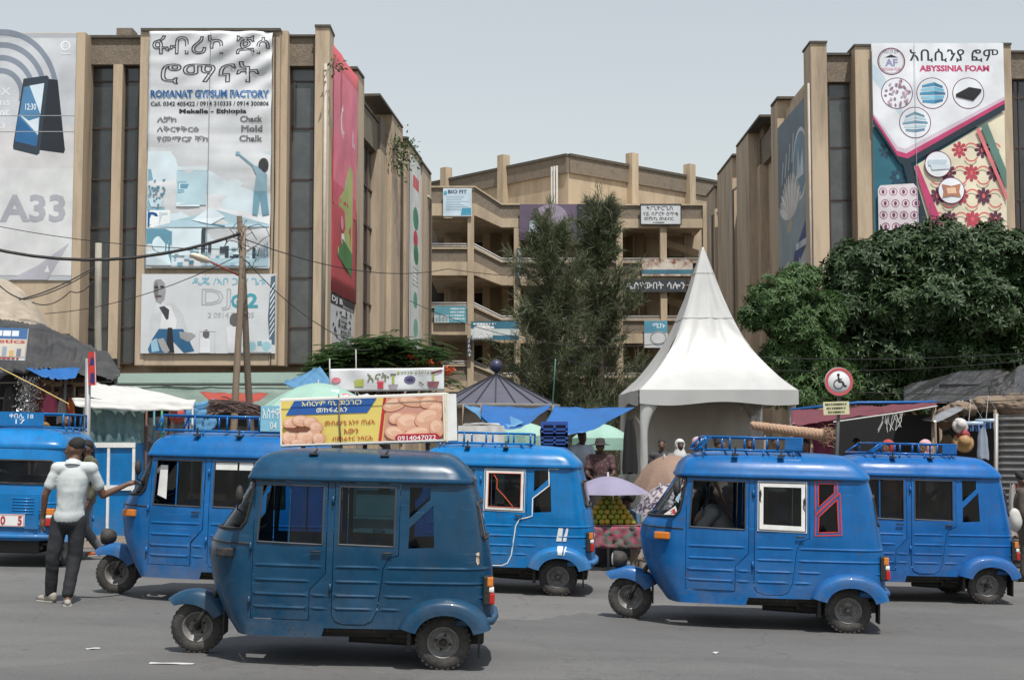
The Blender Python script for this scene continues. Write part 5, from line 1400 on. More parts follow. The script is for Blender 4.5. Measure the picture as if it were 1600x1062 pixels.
def art_flower(p, w, h):
    p.rect((84, 104, 116), 0, h * .6, w, h); p.rect((138, 154, 160), 0, h * .28, w, h * .6)
    p.ring((196, 206, 212), w * .76, h * .72, w * .21, w * .235); p.oval((104, 138, 156), w * .76, h * .72, w * .205, w * .205); p.poly((196, 208, 214), [(w * .64, h * .66), (w * .70, h * .80), (w * .76, h * .70), (w * .84, h * .78), (w * .86, h * .66)])
    for k in range(4): p.line((200, 206, 210), [(w * (.14 + k * .12), h * (.70 + k * .02)), (w * (.2 + k * .12), h * (.80 + k * .03))], .12)
    random.seed(9)
    for k in range(14):
        a = R(20 + k * 11); p.oval((214, 212, 206) if k % 2 else (188, 186, 182), w * .42 + w * .22 * math.cos(a), h * .52 + h * .09 * math.sin(a), w * .16, h * .022, 12, a)
    p.oval((172, 166, 150), w * .40, h * .47, w * .1, h * .03)
    p.poly((44, 66, 122), [(w * .42, h * .20), (w, h * .36), (w, h * .47), (w * .55, h * .33)]); p.scrawl((210, 216, 224), w * .60, h * .335, w * .96, h * .365)
    p.poly((206, 210, 208), [(0, h * .27), (w * .36, h * .31), (w * .36, h * .2), (0, h * .16)]); p.scrawl((196, 62, 66), w * .04, h * .20, w * .30, h * .23, 5); p.poly((48, 96, 92), [(0, h * .16), (w * .30, h * .19), (w * .2, 0), (0, 0)])
    p.poly((188, 196, 200), [(w * .36, h * .2), (w, h * .34), (w, 0), (w * .22, 0)]); p.oval((150, 178, 192), w * .68, h * .11, w * .24, h * .1); p.oval((206, 190, 150), w * .66, h * .12, w * .18, h * .06); p.oval((220, 206, 186), w * .70, h * .1, w * .1, h * .04)
M, w, h = flank_frame(1218, 1265, 6.2, 14.4, orgR, eR, nR, .34)
banner('facade_banner', 'dark blue banner with a pale flower on the right wing flank', M, w, h, VINYL, art_flower)
# ---------------- boards on the central block
SB = 79.6
def simple(lines, bgc=None, extra=None):
    def f(p, w, h):
        if bgc: p.rect(bgc, 0, 0, w, h)
        if extra: extra(p, w, h)
        for (c, t, x0, y0, x1, y1, b) in lines: p.text(c, t, w * x0, h * y0, w * x1, h * y1, bold=b)
    return f
def bio(p, w, h):
    p.rect((196, 214, 226), w * .02, h * .02, w * .98, h * .98)
    for k in range(9): p.line((120, 146, 166), [(w * .1, h * (.70 - k * .06)), (w * random.uniform(.6, .9), h * (.70 - k * .06))], .03)
    p.oval((80, 160, 190), w * .08, h * .82, w * .06, h * .08); p.poly((66, 150, 176), [(w * .62, h * .04), (w * .98, h * .04), (w * .98, h * .3), (w * .66, h * .3)])
def board(px0, py0, px1, py1, label, m, art, Y=SB, frame=None):
    M, w, h = pq(px0, py0, px1, py1, Y)
    return banner('signboard', label, M, w, h, m, art, cat='sign', thick=.05, frame=frame)
board(692, 294, 737, 338, 'pale blue fitness sign board at top of the ramp', VINYL, simple([((50, 60, 90), 'BIO FIT', .17, .80, .83, .94, .03)], None, bio))
def art_duo(p, w, h):
    p.rect((96, 84, 104), 0, 0, w, h); p.rect((70, 56, 78), 0, 0, w, h * .22); p.oval((150, 140, 156), w * .55, h * .6, w * .3, h * .4)
    for x in (.28, .50): p.poly((176, 190, 202), [(w * (x - .12), h * .22), (w * (x - .10), h * .52), (w * x, h * .6), (w * (x + .10), h * .52), (w * (x + .12), h * .22)]); p.oval((70, 64, 66), w * x, h * .74, w * .065, h * .15)
    p.text((224, 226, 230), 'DJ', w * .2, h * .27, w * .33, h * .4, bold=.03); p.scrawl((235, 235, 238), w * .2, h * .18, w * .56, h * .25, 6); p.scrawl((225, 225, 230), w * .16, h * .05, w * .6, h * .11, 8)
board(812, 319, 901, 375, 'purple board with two men on the central block, beside the black one', VINYL, art_duo)
def art_studio(p, w, h):
    p.rect((36, 40, 52), 0, 0, w, h)
    for k in range(10): p.ring((206, 206, 210), w * .5 + w * .10 * math.cos(k * .63), h * .72 + h * .11 * math.sin(k * .63), w * .065, w * .08, k * 36, k * 36 + 230, 18)
    p.text((205, 205, 210), 'YEMANE STUDIO', w * .03, h * .38, w * .98, h * .48); p.scrawl((150, 152, 160), w * .1, h * .28, w * .9, h * .32, 16); p.scrawl((160, 162, 170), w * .3, h * .15, w * .7, h * .19, 7); p.oval((60, 130, 190), w * .36, h * .08, w * .05, h * .05); p.oval((60, 130, 190), w * .66, h * .08, w * .05, h * .05)
board(901.5, 319, 963, 375, 'black photo studio board with white swirl on central block', VINYL, art_studio)
board(1002, 320, 1064, 350, 'white framed sports shop sign with black lettering on the ramp', VINYL, simple([((40, 42, 48), 'ት/ጊዮርጊስ', .13, .70, .80, .94, .02), ((40, 42, 48), 'ናይ ስፖርት ዕጥቂ', .06, .42, .94, .64, .02), ((40, 42, 48), 'መሸጢ መደብር', .08, .18, .82, .38, .02)], None, lambda p, w, h: p.scrawl((60, 62, 70), w * .3, h * .05, w * .6, h * .11, 7)), frame=RUB)
RUST = mat('rusted_sheet', (.62, .57, .50), .8, .2, 3, .2, 20, dirt=(.20, .075, .03), dscale=1.6, dmin=.42, dmax=.58)
board(1003, 405, 1082, 431, 'rusty white sign with a blue lower band on the ramp parapet', RUST, lambda p, w, h: p.rect((70, 120, 140), 0, h * .12, w, h * .38))
board(975, 436, 1072, 456, 'dark beauty salon sign with white lettering above the tent', mat('dark_sign', (.045, .055, .065), .5, .1), simple([((220, 222, 222), 'ዲስየውበት ሳሎን', .02, .18, .98, .82, .03)]))
def art_blue(p, w, h):
    p.rect((96, 156, 170), 0, 0, w, h); p.rect((190, 205, 205), 0, 0, w * .45, h * .45)
    for k in range(7): p.rect((150, 170, 175) if k % 2 else (120, 140, 150), w * (.04 + k * .055), h * .05, w * (.08 + k * .055), h * (.3 + .08 * (k % 3)))
    for k in range(4): p.scrawl((210, 226, 230), w * .5, h * (.79 - k * .2), w * .95, h * (.88 - k * .2))
board(679, 478, 729, 504, 'turquoise sign with a pale picture on the landing parapet', VINYL, art_blue)
def art_teal(p, w, h):
    p.rect((54, 112, 136), 0, h * .6, w, h); p.rect((196, 206, 204), 0, h * .25, w, h * .6); p.rect((50, 104, 128), 0, 0, w, h * .25)
    p.scrawl((220, 228, 230), w * .05, h * .82, w * .95, h * .91, 14); p.scrawl((230, 234, 234), w * .25, h * .62, w * .9, h * .73, 8); p.text((215, 225, 228), '0914-77 27', w * .03, h * .05, w * .4, h * .18); p.text((215, 225, 228), '30 38', w * .75, h * .05, w * .95, h * .18)
M, w, h = pq(736, 502, 811, 531, 79.3)
banner('facade_banner', 'sagging teal and white banner tied across the ramp behind the conifer', M, w, h, VINYL, art_teal, disp=lambda x, y: .1 * math.sin(x * 2.4) * (1 - y), nu=14, nv=6)
board(1006, 501, 1042, 543, 'blue and white sign between the conifer and the tent', VINYL, lambda p, w, h: (p.rect((86, 150, 176), 0, h * .55, w, h), p.text((225, 235, 238), 'ሚኩ', w * .35, h * .72, w * .9, h * .92, bold=.03), p.oval((150, 156, 160), w * .6, h * .35, w * .36, h * .28), p.oval((206, 210, 212), w * .6, h * .35, w * .3, h * .2)))
for (px, t, b, tx, lab) in ((811, 388, 436, 'ዄካንዲ', 'narrow dark vertical sign on the ramp column, upper'), (734, 528, 558, 'ደልሲቶ', 'narrow dark vertical sign on the ramp column, lower')):
    M, w, h = pq(px - 4, t, px + 4, b, 79.5)
    def vert(p, w, h, tx=tx):
        for k, ch in enumerate(tx): p.text((215, 215, 218), ch, w * .2, h * (1 - (k + .9) / len(tx)), w * .8, h * (1 - (k + .15) / len(tx)), bold=.03)
    banner('signboard', lab, M, w, h, mat('dark_sign', (.045, .055, .065)), vert, cat='sign', thick=.05)
# ------------------------------------------------------------------ trees
def leaf_mat(name, col, col2, rough=.45, trans=.25, scale=1.2):
    m = mat(name, col, rough, .3, scale, dirt=col2, dscale=.9, dmin=.42, dmax=.62, trans=trans, spec=.45)
    return m
BARK = mat('grey_bark', (.075, .06, .048), .95, .35, 8, .8, 22)
def limb(mb, p, d, L, r, n=5, bend=.25, up=0.0):
    """one crooked tapering limb; returns points along it"""
    pts = [Vector(p)]; d = Vector(d).normalized(); rs = [r]
    for i in range(n):
        d = (d + Vector((random.gauss(0, bend), random.gauss(0, bend), random.gauss(0, bend) + up)) * .5).normalized()
        pts.append(pts[-1] + d * L / n); rs.append(r * (1 - .78 * (i + 1) / n))
    mb.tube(pts, rs, 6)
    return pts
class Leaves:
    def __init__(s): s.v = []; s.f = []
    def leaf(s, p, d, n, L, w, fold=.2):
        """pointed leaf with a bent midrib: 4 triangles' worth of two quads"""
        d = d.normalized(); q = d.cross(n)
        if q.length < 1e-5: q = d.orthogonal()
        q.normalize(); nn = q.cross(d)
        k = len(s.v)
        s.v += [p, p + d * L * .45 + q * w / 2 + nn * fold * w, p + d * L * .45 - q * w / 2 + nn * fold * w, p + d * L - nn * L * .12, p + d * L * .5]
        s.f += [(k, k + 4, k + 1), (k, k + 2, k + 4), (k + 1, k + 4, k + 3), (k + 4, k + 2, k + 3)]
    def blade(s, p, d, L, w, droop=.3):
        q = d.cross(Vector((random.gauss(0, 1), random.gauss(0, 1), random.gauss(0, 1))))
        q = q.normalized() if q.length > 1e-5 else Vector((1, 0, 0))
        k = len(s.v); m = p + d * L * .55; e = p + d * L + Vector((0, 0, -droop * L))
        s.v += [p - q * w / 2, p + q * w / 2, m + q * w / 2, m - q * w / 2, e]
        s.f += [(k, k + 1, k + 2, k + 3), (k + 3, k + 2, k + 4)]
    def build(s, name, m, parent):
        me = bpy.data.meshes.new(name); me.from_pydata(s.v, [], s.f); me.update()
        return meshobj(name, me, m, parent)
def rv(s=1.0): return Vector((random.gauss(0, s), random.gauss(0, s), random.gauss(0, s)))
def broadleaf(name, label, base, trunk_h, clumps, m, rosettes, leafL, leafW, cat='tree', group=None, per_ros=8, shell=.62):
    """clumps: (centre, radii) ellipsoids; rosettes of pointed leaves mostly near their skins"""
    t = thing(name, label, cat, base, group=group)
    mb = MB(); b = Vector(base)
    top = Vector((random.uniform(-.2, .2), random.uniform(-.2, .2), trunk_h))
    mb.tube([(0, 0, -.1), top * .35 + Vector((.08, 0, 0)), top * .7 + Vector((-.05, .05, 0)), top], [.26, .21, .18, .15], 9)
    for (c, r) in clumps:
        c = Vector(c) - b
        for k in range(1):
            e = c + Vector((random.uniform(-.5, .5) * r[0], random.uniform(-.5, .5) * r[1], random.uniform(-.4, .2) * r[2]))
            s0 = top * random.uniform(.6, 1.0); mid = (s0 + e) / 2 + rv(.25)
            mb.tube([s0, mid, e, e + (e - mid) * .4], [.06, .045, .028, .010], 6)
    mb.build('trunk', BARK, t)
    lv = Leaves(); tot = sum(r[0] * r[1] * r[2] for c, r in clumps) 
    for (c, r) in clumps:
        c = Vector(c) - b; n = int(rosettes * (r[0] * r[1] * r[2]) / tot)
        for i in range(n):
            d = rv().normalized(); rad = shell + (1 - shell) * random.random() if random.random() < .8 else random.random() * shell
            wob = 1 + .28 * noise.noise(d * 1.7 + c)
            p = c + Vector((d.x * r[0], d.y * r[1], d.z * r[2])) * rad * wob
            ax = (d + Vector((0, 0, .55)) + rv(.35)).normalized()
            for k in range(per_ros):
                a = ax.orthogonal().normalized(); a = Matrix.Rotation(2 * PI * k / per_ros + random.random(), 3, ax) @ a
                dd = (a + ax * random.uniform(-.15, .55)).normalized()
                lv.leaf(p, dd, ax, leafL * random.uniform(.65, 1.2), leafW * random.uniform(.8, 1.2))
    lv.build('crown', m, t)
    return t
random.seed(31)
def A(px, py, Y): return at(px, py, Y)
MANGO = leaf_mat('glossy_dark_leaf', (.022, .050, .013), (.036, .072, .020), .5, .16)
YD = 40.0
def cl(px, py, Y, rpx, rpy, rd): k = Y / FPX; return (A(px, py, Y), (rpx * k, rd, rpy * k))
clumps = [cl(1345, 430, YD, 62, 58, 1.3), cl(1405, 410, YD + .4, 62, 60, 1.4), cl(1470, 405, YD, 62, 62, 1.5), cl(1540, 412, YD + .2, 62, 62, 1.5), cl(1600, 430, YD, 55, 70, 1.5), cl(1320, 480, YD - .5, 45, 42, 1.0),
          cl(1390, 480, YD - .6, 68, 48, 1.3), cl(1460, 475, YD - .8, 66, 52, 1.4), cl(1535, 480, YD - .8, 70, 55, 1.4), cl(1600, 500, YD - .6, 52, 60, 1.3), cl(1350, 545, YD - .35, 56, 44, 1.2), cl(1430, 550, YD - .35, 66, 44, 1.2), cl(1510, 555, YD - .35, 66, 46, 1.2), cl(1590, 565, YD - .35, 52, 44, 1.2), cl(1290, 535, YD + .8, 40, 40, .9), cl(1660, 470, YD, 60, 90, 1.6), cl(1370, 600, YD - .35, 60, 34, 1.0), cl(1450, 610, YD - .35, 66, 36, 1.0), cl(1540, 612, YD - .35, 70, 36, 1.0)]
bp_ = A(1478, 690, YD + .3)
broadleaf('broadleaf_tree', 'wide dark glossy broadleaf tree in front of the right wing', (bp_.x, bp_.y, gz(bp_.x)), 2.6, clumps, MANGO, 19000, .24, .075)
FEATH = leaf_mat('light_green_leaf', (.050, .105, .028), (.075, .145, .040), .5, .3)
clumps = [cl(1215, 470, 37, 46, 40, .9), cl(1250, 440, 37.4, 36, 30, .8), cl(1180, 495, 37, 28, 22, .6), cl(1240, 510, 37, 44, 34, .9), cl(1222, 560, 37.2, 40, 36, .8), cl(1275, 560, 37.6, 40, 44, .8), cl(1250, 610, 37.2, 46, 36, .8), cl(1310, 600, 37.8, 40, 34, .8), cl(1290, 490, 38, 34, 40, .7)]
bp_ = A(1262, 690, 37.5)
broadleaf('feathery_tree', 'lighter green feathery tree between the tent and the dark broadleaf tree', (bp_.x, bp_.y, gz(bp_.x)), 2.8, clumps, FEATH, 6500, .17, .045, per_ros=9, shell=.45)
# conifers: upright feathery casuarinas
def casuarina(label, px, topy, Y, half, seed, n_br=150, tint=0):
    random.seed(seed)
    b = A(px, 690, Y); b = Vector((b.x, b.y, gz(b.x))); top = A(px, topy, Y).z
    t = thing('casuarina_tree', label, 'tree', b, group='tall conifers before the ramps')
    mb = MB(); mb.tube([(0, 0, -.1), (.05, 0, top * .4), (-.04, .05, top * .75), (0, 0, top - .3)], [.20, .15, .08, .02], 8)
    lv = Leaves(); H = top
    for i in range(n_br):
        f = random.random() ** .85; z0 = 1.0 + f * (H - 1.6); 
        prof = half * (1.0 - ((z0 - .3) / H) ** (2.9 if tint == 0 else 1.9)) * (.72 + .28 * math.sin(z0 * 2.3 + seed)) + .12
        a = random.uniform(0, 2 * PI); L = prof * random.uniform(.65, 1.12)
        d = Vector((math.cos(a), math.sin(a), random.uniform(.35, 1.0)))
        p = Vector((0, 0, z0 - .5 * L)); pts = [p]
        for k in range(6):
            d = (d + rv(.09) + Vector((0, 0, .05))).normalized(); pts.append(pts[-1] + d * L / 4.6)
        mb.tube(pts, [.025, .02, .016, .012, .009, .006, .003], 4, cap=False)
        for k in range(1, len(pts)):
            for q in range(26 if k > 1 else 12):
                u = random.random(); c = pts[k - 1].lerp(pts[k], u)
                dd = (pts[k] - pts[k - 1]).normalized() * random.uniform(.3, 1.0) + rv(.42) + Vector((0, 0, .2))
                lv.blade(c + rv(.05), dd.normalized(), random.uniform(.25, .55), random.uniform(.011, .020), random.uniform(.0, .45))
    for k in range(90):
        c = Vector((random.gauss(0, .08), random.gauss(0, .08), H - random.random() * 1.5)); lv.blade(c, (rv(.4) + Vector((0, 0, 1))).normalized(), random.uniform(.25, .5), .02, .1)
    mb.build('trunk', BARK, t)
    lv.build('crown', leaf_mat('needle_green_%d' % tint, (.074, .098, .045) if tint else (.082, .106, .050), (.11, .125, .07), .7, .15, 1.0), t)
casuarina('left conifer with narrow feathery crown before the central ramps', 860, 316, 47, 2.45, 41, 205)
casuarina('right conifer with a thin bare tip, before the studio board', 936, 288, 49, 2.7, 42, 185, 1)
random.seed(43)
# flame tree behind the white banner
FLM = leaf_mat('fern_green_leaf', (.038, .085, .022), (.06, .12, .035), .55, .3)
def flame_tree():
    b = A(600, 690, 44.5); b = Vector((b.x, b.y, gz(b.x)))
    t = thing('flame_tree', 'low spreading flame tree with orange flowers behind the white kitchenware banner', 'tree', b)
    mb = MB(); mb.tube([(0, 0, -.1), (.1, 0, 1.2), (-.05, .1, 2.4)], [.18, .14, .12], 8)
    lv = Leaves(); fl = Leaves()
    tips = []
    for k in range(150):
        px = random.uniform(494, 695); f = (px - 600) / 112
        topy = 530 + 30 * max(0, f) ** 1.5 + 34 * max(0, -f) ** 2
        e = A(px, random.uniform(topy, topy + 42 + 10 * f), 44.5 + random.uniform(-1.6, 1.6)) - b
        mb.tube([(-.05, .1, random.uniform(1.5, 2.4)), e * .55 + Vector((0, 0, .5)), e], [.06, .035, .01], 5); tips.append(e)
    for e in tips:
        for q in range(9):                     # fern-like fronds
            a = random.uniform(0, 2 * PI); d = Vector((math.cos(a), math.sin(a), random.uniform(-.1, .35))).normalized(); L = random.uniform(.45, .75); p = e + rv(.14)
            sd = d.cross(Vector((0, 0, 1))).normalized()
            for j in range(12):
                u = (j + 1) / 12; c = p + d * L * u + Vector((0, 0, -.22 * L * u * u))
                for s_ in (-1, 1): lv.leaf(c, (sd * s_ + d * .35 + Vector((0, 0, -.1))).normalized(), Vector((0, 0, 1)), .17 * (1.1 - .6 * abs(u - .4)), .055)
    for k in range(9):
        px, py = random.choice(((632, 546), (645, 560), (655, 566), (662, 568), (690, 572), (700, 578), (688, 585), (672, 566), (706, 590), (698, 570)))
        c = A(px + random.gauss(0, 4), py + random.gauss(0, 3), 43.2) - b
        for q in range(16): fl.leaf(c + rv(.06), (rv() + Vector((0, -.5, .4))).normalized(), rv(), .10, .07)
    mb.build('trunk', BARK, t); lv.build('crown', FLM, t)
    fl.build('blossom', mat('orange_red_blossom', (.62, .10, .03), .6, .25, 8, trans=.25), t)
flame_tree()
# weeds growing from the gutter of the left wing and by its corner
def tuft(px, py, Y, n, r, label):
    c = A(px, py, Y); t = thing('gutter_weed', label, 'plant', c)
    lv = Leaves(); mb = MB()
    for k in range(n):
        d = (rv() + Vector((0, -.3, .3))).normalized(); e = d * r * random.uniform(.4, 1)
        if k % 6 == 0: mb.tube([(0, 0, 0), e * .6, e], .008, 4, cap=False)
        lv.leaf(e, (d + rv(.5)).normalized(), rv(), .16, .07)
    mb.build('stem', BARK, t); lv.build('foliage', FLM, t)
d = flank_d(599, *orgL, *eL); q = ML @ Vector((d, .45, 14.6)); tq = (q.x, q.y, q.z)
def tuft_at(p, n, r, label):
    t = thing('gutter_weed', label, 'plant', p); lv = Leaves(); mb = MB()
    for k in range(n):
        dd = (rv() + Vector((.3, -.3, -.25))).normalized(); e = dd * r * random.uniform(.3, 1) + Vector((0, 0, -.5 * random.random() * r))
        if k % 8 == 0: mb.tube([(0, 0, 0), e * .6, e], .01, 4, cap=False)
        lv.leaf(e, (dd + rv(.5)).normalized(), rv(), .18, .08)
    mb.build('stem', BARK, t); lv.build('foliage', FLM, t)
tuft_at(tq, 420, 1.1, 'green weed bush growing from the roof gutter of the left wing flank')
q = A(521, 98, 47.3); tuft_at((q.x, q.y, q.z), 36, .4, 'small weed sprouting at the top of the red banner')
# ------------------------------------------------------------------ market stalls, tent, umbrellas
def cloth_mat(name, col, rough=.75, var=.12, trans=.18, **k): return mat(name, col, rough, var, 2.5, .25, 18, trans=trans, **k)
TARP_BLUE = cloth_mat('blue_tarpaulin', (.015, .13, .40), .5, .15)
TARP_LBLUE = cloth_mat('faded_blue_tarpaulin', (.10, .27, .47), .55, .15)
DARKC = mat('shade_black_sheet', (.012, .012, .013), .9, .3, 3)  # near-black colour stands in for the deep shade inside stalls and shed
TARP_BLACK = cloth_mat('black_sheeting', (.024, .024, .026), .55, .3, .0, dirt=(.07, .068, .066), dscale=1.6, dmin=.4, dmax=.8)
PLASTIC = mat('black_plastic_film', (.022, .022, .024), .24, .25, 3, .5, 7, dirt=(.075, .075, .075), dscale=2, dmin=.5, dmax=.9)
WHITEC = cloth_mat('white_canvas', (.66, .66, .64), .7, .06, .25)
MINT = cloth_mat('mint_canvas', (.37, .58, .50), .7, .08, .3)
NET = cloth_mat('green_shade_net', (.13, .20, .18), .9, .25, .2, dirt=(.22, .28, .26), dscale=4)
MAROON = cloth_mat('maroon_cloth', (.15, .035, .05), .8, .15, .15)
REDT = cloth_mat('red_tarpaulin', (.42, .06, .035), .6, .15)
BROWNC = cloth_mat('brown_sacking', (.20, .15, .11), .9, .2, .1)
WOOD = mat('weathered_pole_wood', (.22, .17, .125), .9, .3, 3, .5, 30, streak=(9, 9, .6))
STEEL = mat('grey_post_steel', (.33, .33, .33), .55, .15, 6, 0, 40, .3)
CORR = mat('dull_corrugated_iron', (.17, .17, .165), .5, .25, 2, 0, 40, .45, dirt=(.09, .065, .05), dscale=1.5, dmin=.5, dmax=.75)
def cloth(pts, nu, nv, m, name, parent=None, sag=.1, wr=.03, ws=2.0, seed=0, hem=None, folds=0):
    """cloth hung between four corners: u runs 0-1, v runs 0-3 edge"""
    a, b, c, d = [Vector(p) for p in pts]; nrm = (b - a).cross(d - a).normalized()
    def fn(u, v):
        p = a.lerp(b, u).lerp(d.lerp(c, u), v)
        s_ = sag * 4 * u * (1 - u) * (.35 + .65 * v)
        return p + Vector((0, 0, -s_)) + nrm * (wr * noise.noise(Vector((u * 5 * ws + seed, v * 3 * ws, seed))) + wr * .5 * noise.noise(Vector((u * 13 * ws + seed, v * 4 * ws, 4))) + folds * math.sin(u * 40 + 3 * noise.noise(Vector((u * 4, v * 2, seed)))) * (.3 + .7 * v))
    mb = MB(); mb.grid(fn, nu, nv)
    o = mb.build(name, m, parent)
    md = o.modifiers.new('hem', 'SOLIDIFY'); md.thickness = .006
    return o
def ctag(o, label, cat='tarp', group=None): return tag(o, label, cat, group)
def post(name, label, p0, p1, r0, r1, m, cat='pole', n=8):
    mb = MB(); p0, p1 = Vector(p0), Vector(p1)
    pts = [p0.lerp(p1, i / 6) + Vector((random.gauss(0, .012), random.gauss(0, .012), 0)) * (0 < i < 6) for i in range(7)]
    mb.tube(pts, r0, n, r1)
    return tag(mb.build(name, m), label, cat)
G = lambda px, Y: (at(px, 700, Y).x, Y, gz(at(px, 700, Y).x))
random.seed(51)
# ---------------- left: black-roofed stall
ST = thing('market_stall', 'black roofed clothes and bag stall at the left edge', 'stall', (0, 0, 0))
topc = [(-80, 490), (0, 500), (60, 508), (140, 540), (170, 556), (186, 578)]; botc = [(-80, 600), (0, 592), (44, 582), (95, 577), (130, 588), (188, 591)]
def blk(u, v):
    px = -80 + 268 * u; ty = interp(topc, px); by = interp(botc, px)
    py = ty + (by - ty) * v; Y = 31.5 - 3.4 * v ** .7
    p = at(px, py, Y)
    return p + Vector((0, -.06, .08)) * noise.noise(Vector((px * .05, v * 2.5, 2))) * 1.2 + Vector((0, -.05, .035)) * (1 - 2 * abs(noise.noise(Vector((px * .14 + v * 3, v * 1.3, 5)))))
mb = MB(); mb.grid(blk, 150, 30); o = mb.build('tarp_roof', TARP_BLACK, ST); o.modifiers.new('hem', 'SOLIDIFY').thickness = .008
mb = MB(); mb.box(at(-90, 600, 31.6).x, at(182, 600, 31.6).x, 31.6, 31.65, gz(-10), at(0, 560, 31.6).z); mb.build('shade_backdrop', DARKC, ST)  # dark sheet painted as the shaded depth of the stall
for px, Y in ((-5, 28.4), (47, 28.3), (55, 29.5), (100, 28.4), (180, 28.5), (178, 31.2)):
    mb = MB(); g = G(px, Y); mb.tube([g, (g[0], Y, at(px, 585, Y).z)], .03, 6); mb.build('stall_post', STEEL, ST)
for py in (598, 622, 650, 680):
    mb = MB(); mb.tube([at(-30, py, 30.2), at(175, py - 2, 30.2)], .018, 5); mb.build('hanging_rail', STEEL, ST)
mb = MB(); g0 = at(-60, 690, 29.2); g1 = at(178, 690, 29.2); mb.box(g0.x, g1.x, 29.2, 31.2, .78, .84); mb.build('counter', WOOD, ST)
mb = MB(); mb.box(g0.x, g1.x, 29.2, 29.24, gz(-8), .78); mb.build('counter_cloth', BROWNC, ST)
o = cloth([at(38, 574, 28.2), at(126, 574, 28.0), at(118, 590, 27.4), at(62, 587, 27.4)], 16, 6, TARP_BLUE, 'blue_tarp', None, .05, .05, seed=3); ctag(o, 'small bright blue tarp under the black stall roof')
def art_cos(p, w, h):
    p.rect((70, 110, 160), 0, h * .66, w, h); p.scrawl((225, 230, 235), w * .05, h * .75, w * .9, h * .92, 6); p.rect((205, 190, 175), 0, h * .5, w, h * .66); p.text((165, 60, 60), 'cosmetics', w * .05, h * .52, w * .98, h * .65, bold=.02); p.rect((206, 200, 186), 0, h * .1, w, h * .5)
    for k in range(8): p.rect(((190, 150, 90), (150, 160, 175), (205, 170, 110), (120, 130, 150))[k % 4], w * (.06 + k * .115), h * .12, w * (.13 + k * .115), h * (.3 + .06 * (k % 3)))
    p.scrawl((170, 60, 60), w * .1, h * .03, w * .95, h * .08, 11)
p0 = at(-60, 560, 28.0); p1 = at(38, 563, 27.7)
banner('shop_sign', 'tilted cosmetics shop sign on the black stall roof at left edge', frame_matrix(p0, (p1 - p0).xyz, (-.06, .12, 1)), (p1 - p0).length, at(0, 512, 28).z - at(0, 562, 28).z, VINYL, art_cos, cat='sign', thick=.03)
# hanging goods
def bag(px, py, Y, w, h, col, label, name='handbag', cat='bag'):
    c = at(px, py, Y); t = thing(name, label, cat, c, group='goods hanging in the black roofed stall')
    rz = random.uniform(-.3, .3); M = Matrix.Rotation(rz, 4, 'Z')
    mb = MB(); mb.box(-w / 2, w / 2, -.06, .06, -h / 2, h / 2, M, bev=.03); mb.build('bag_body', mat('leather_%d_%d_%d' % tuple(int(v * 99) for v in col), col, .5, .2, 9), t)
    mb = MB(); mb.tube([M @ Vector((-w * .3, 0, h / 2 - .01)), M @ Vector((-w * .2, 0, h * .5 + .14)), M @ Vector((w * .2, 0, h * .5 + .14)), M @ Vector((w * .3, 0, h / 2 - .01))], .008, 5); mb.build('bag_handle', RUB, t)
    mb = MB(); mb.box(-w * .42, w * .42, -.068, -.058, -h * .05, h * .42, M, bev=.004); mb.build('bag_flap', mat('dark_leather', (.05, .03, .025), .5), t)
WORDS = ['tan', 'cream', 'dark plum', 'brown', 'black', 'beige']
for k, (px, py, w, h, ci) in enumerate(((75, 594, .26, .18, 0), (88, 596, .22, .2, 1), (106, 594, .28, .16, 1), (123, 597, .24, .18, 0), (76, 611, .2, .22, 5), (92, 612, .16, .18, 1), (103, 613, .26, .24, 2), (111, 612, .16, .22, 5), (60, 594, .22, .2, 4), (130, 614, .18, .2, 3), (95, 633, .2, .2, 3))):
    bag(px, py, 28.9 + (k % 3) * .2, w, h, ((.30, .20, .12), (.45, .38, .30), (.09, .05, .07), (.18, .10, .06), (.03, .03, .03), (.38, .30, .22))[ci], '%s handbag hanging in the black roofed stall, %s' % (WORDS[ci], ('upper row by the silver garland', 'upper row left of centre', 'upper row centre', 'upper row right end', 'second row left', 'second row left of centre', 'second row centre', 'second row right of centre', 'upper row behind garland', 'second row right end', 'third row alone')[k]))
def garment(px, py, Y, w, h, m, label, name='hanging_garment', cat='clothes', group='goods hanging in the black roofed stall'):
    c = at(px, py, Y); mb = MB()
    def fn(u, v):
        ww = w * (.45 + .55 * min(1, v * 2.2)) * (1 + .08 * math.sin(v * 9)); a = 2 * PI * u
        return c + Vector((ww / 2 * math.cos(a), .05 * math.sin(a) * (1 + .4 * math.sin(5 * a)), -h * v + .02 * math.sin(3 * a)))
    mb.grid(fn, 20, 10); return tag(mb.build(name, m), label, cat, group)
garment(62, 598, 28.5, .28, .75, cloth_mat('rust_cloth', (.30, .08, .05)), 'rust red garment hanging on the stall post at left')
garment(78, 618, 28.3, .34, .35, cloth_mat('pink_cloth', (.50, .09, .17)), 'pink garment hanging low in the black roofed stall')
garment(97, 622, 28.3, .2, .5, cloth_mat('grey_print_cloth', (.35, .32, .32), dirt=(.1, .1, .1), dscale=20), 'grey printed scarf hanging beside the pink garment')
garment(110, 622, 28.4, .18, .35, cloth_mat('orange_cloth', (.5, .12, .04)), 'orange red scarf hanging at the right of the stall')
garment(16, 605, 28.6, .3, .7, cloth_mat('charcoal_cloth', (.05, .05, .055)), 'charcoal garment hanging at the left edge of the stall')
t = thing('tinsel_garland', 'silver tinsel garland hanging in the black roofed stall', 'garland', at(46, 590, 28.2)); lv = Leaves()
for k in range(1500):
    z = -random.random() * .82; lv.blade(Vector((random.gauss(0, .11), random.gauss(0, .06), z)), rv().normalized(), .06, .012, 0)
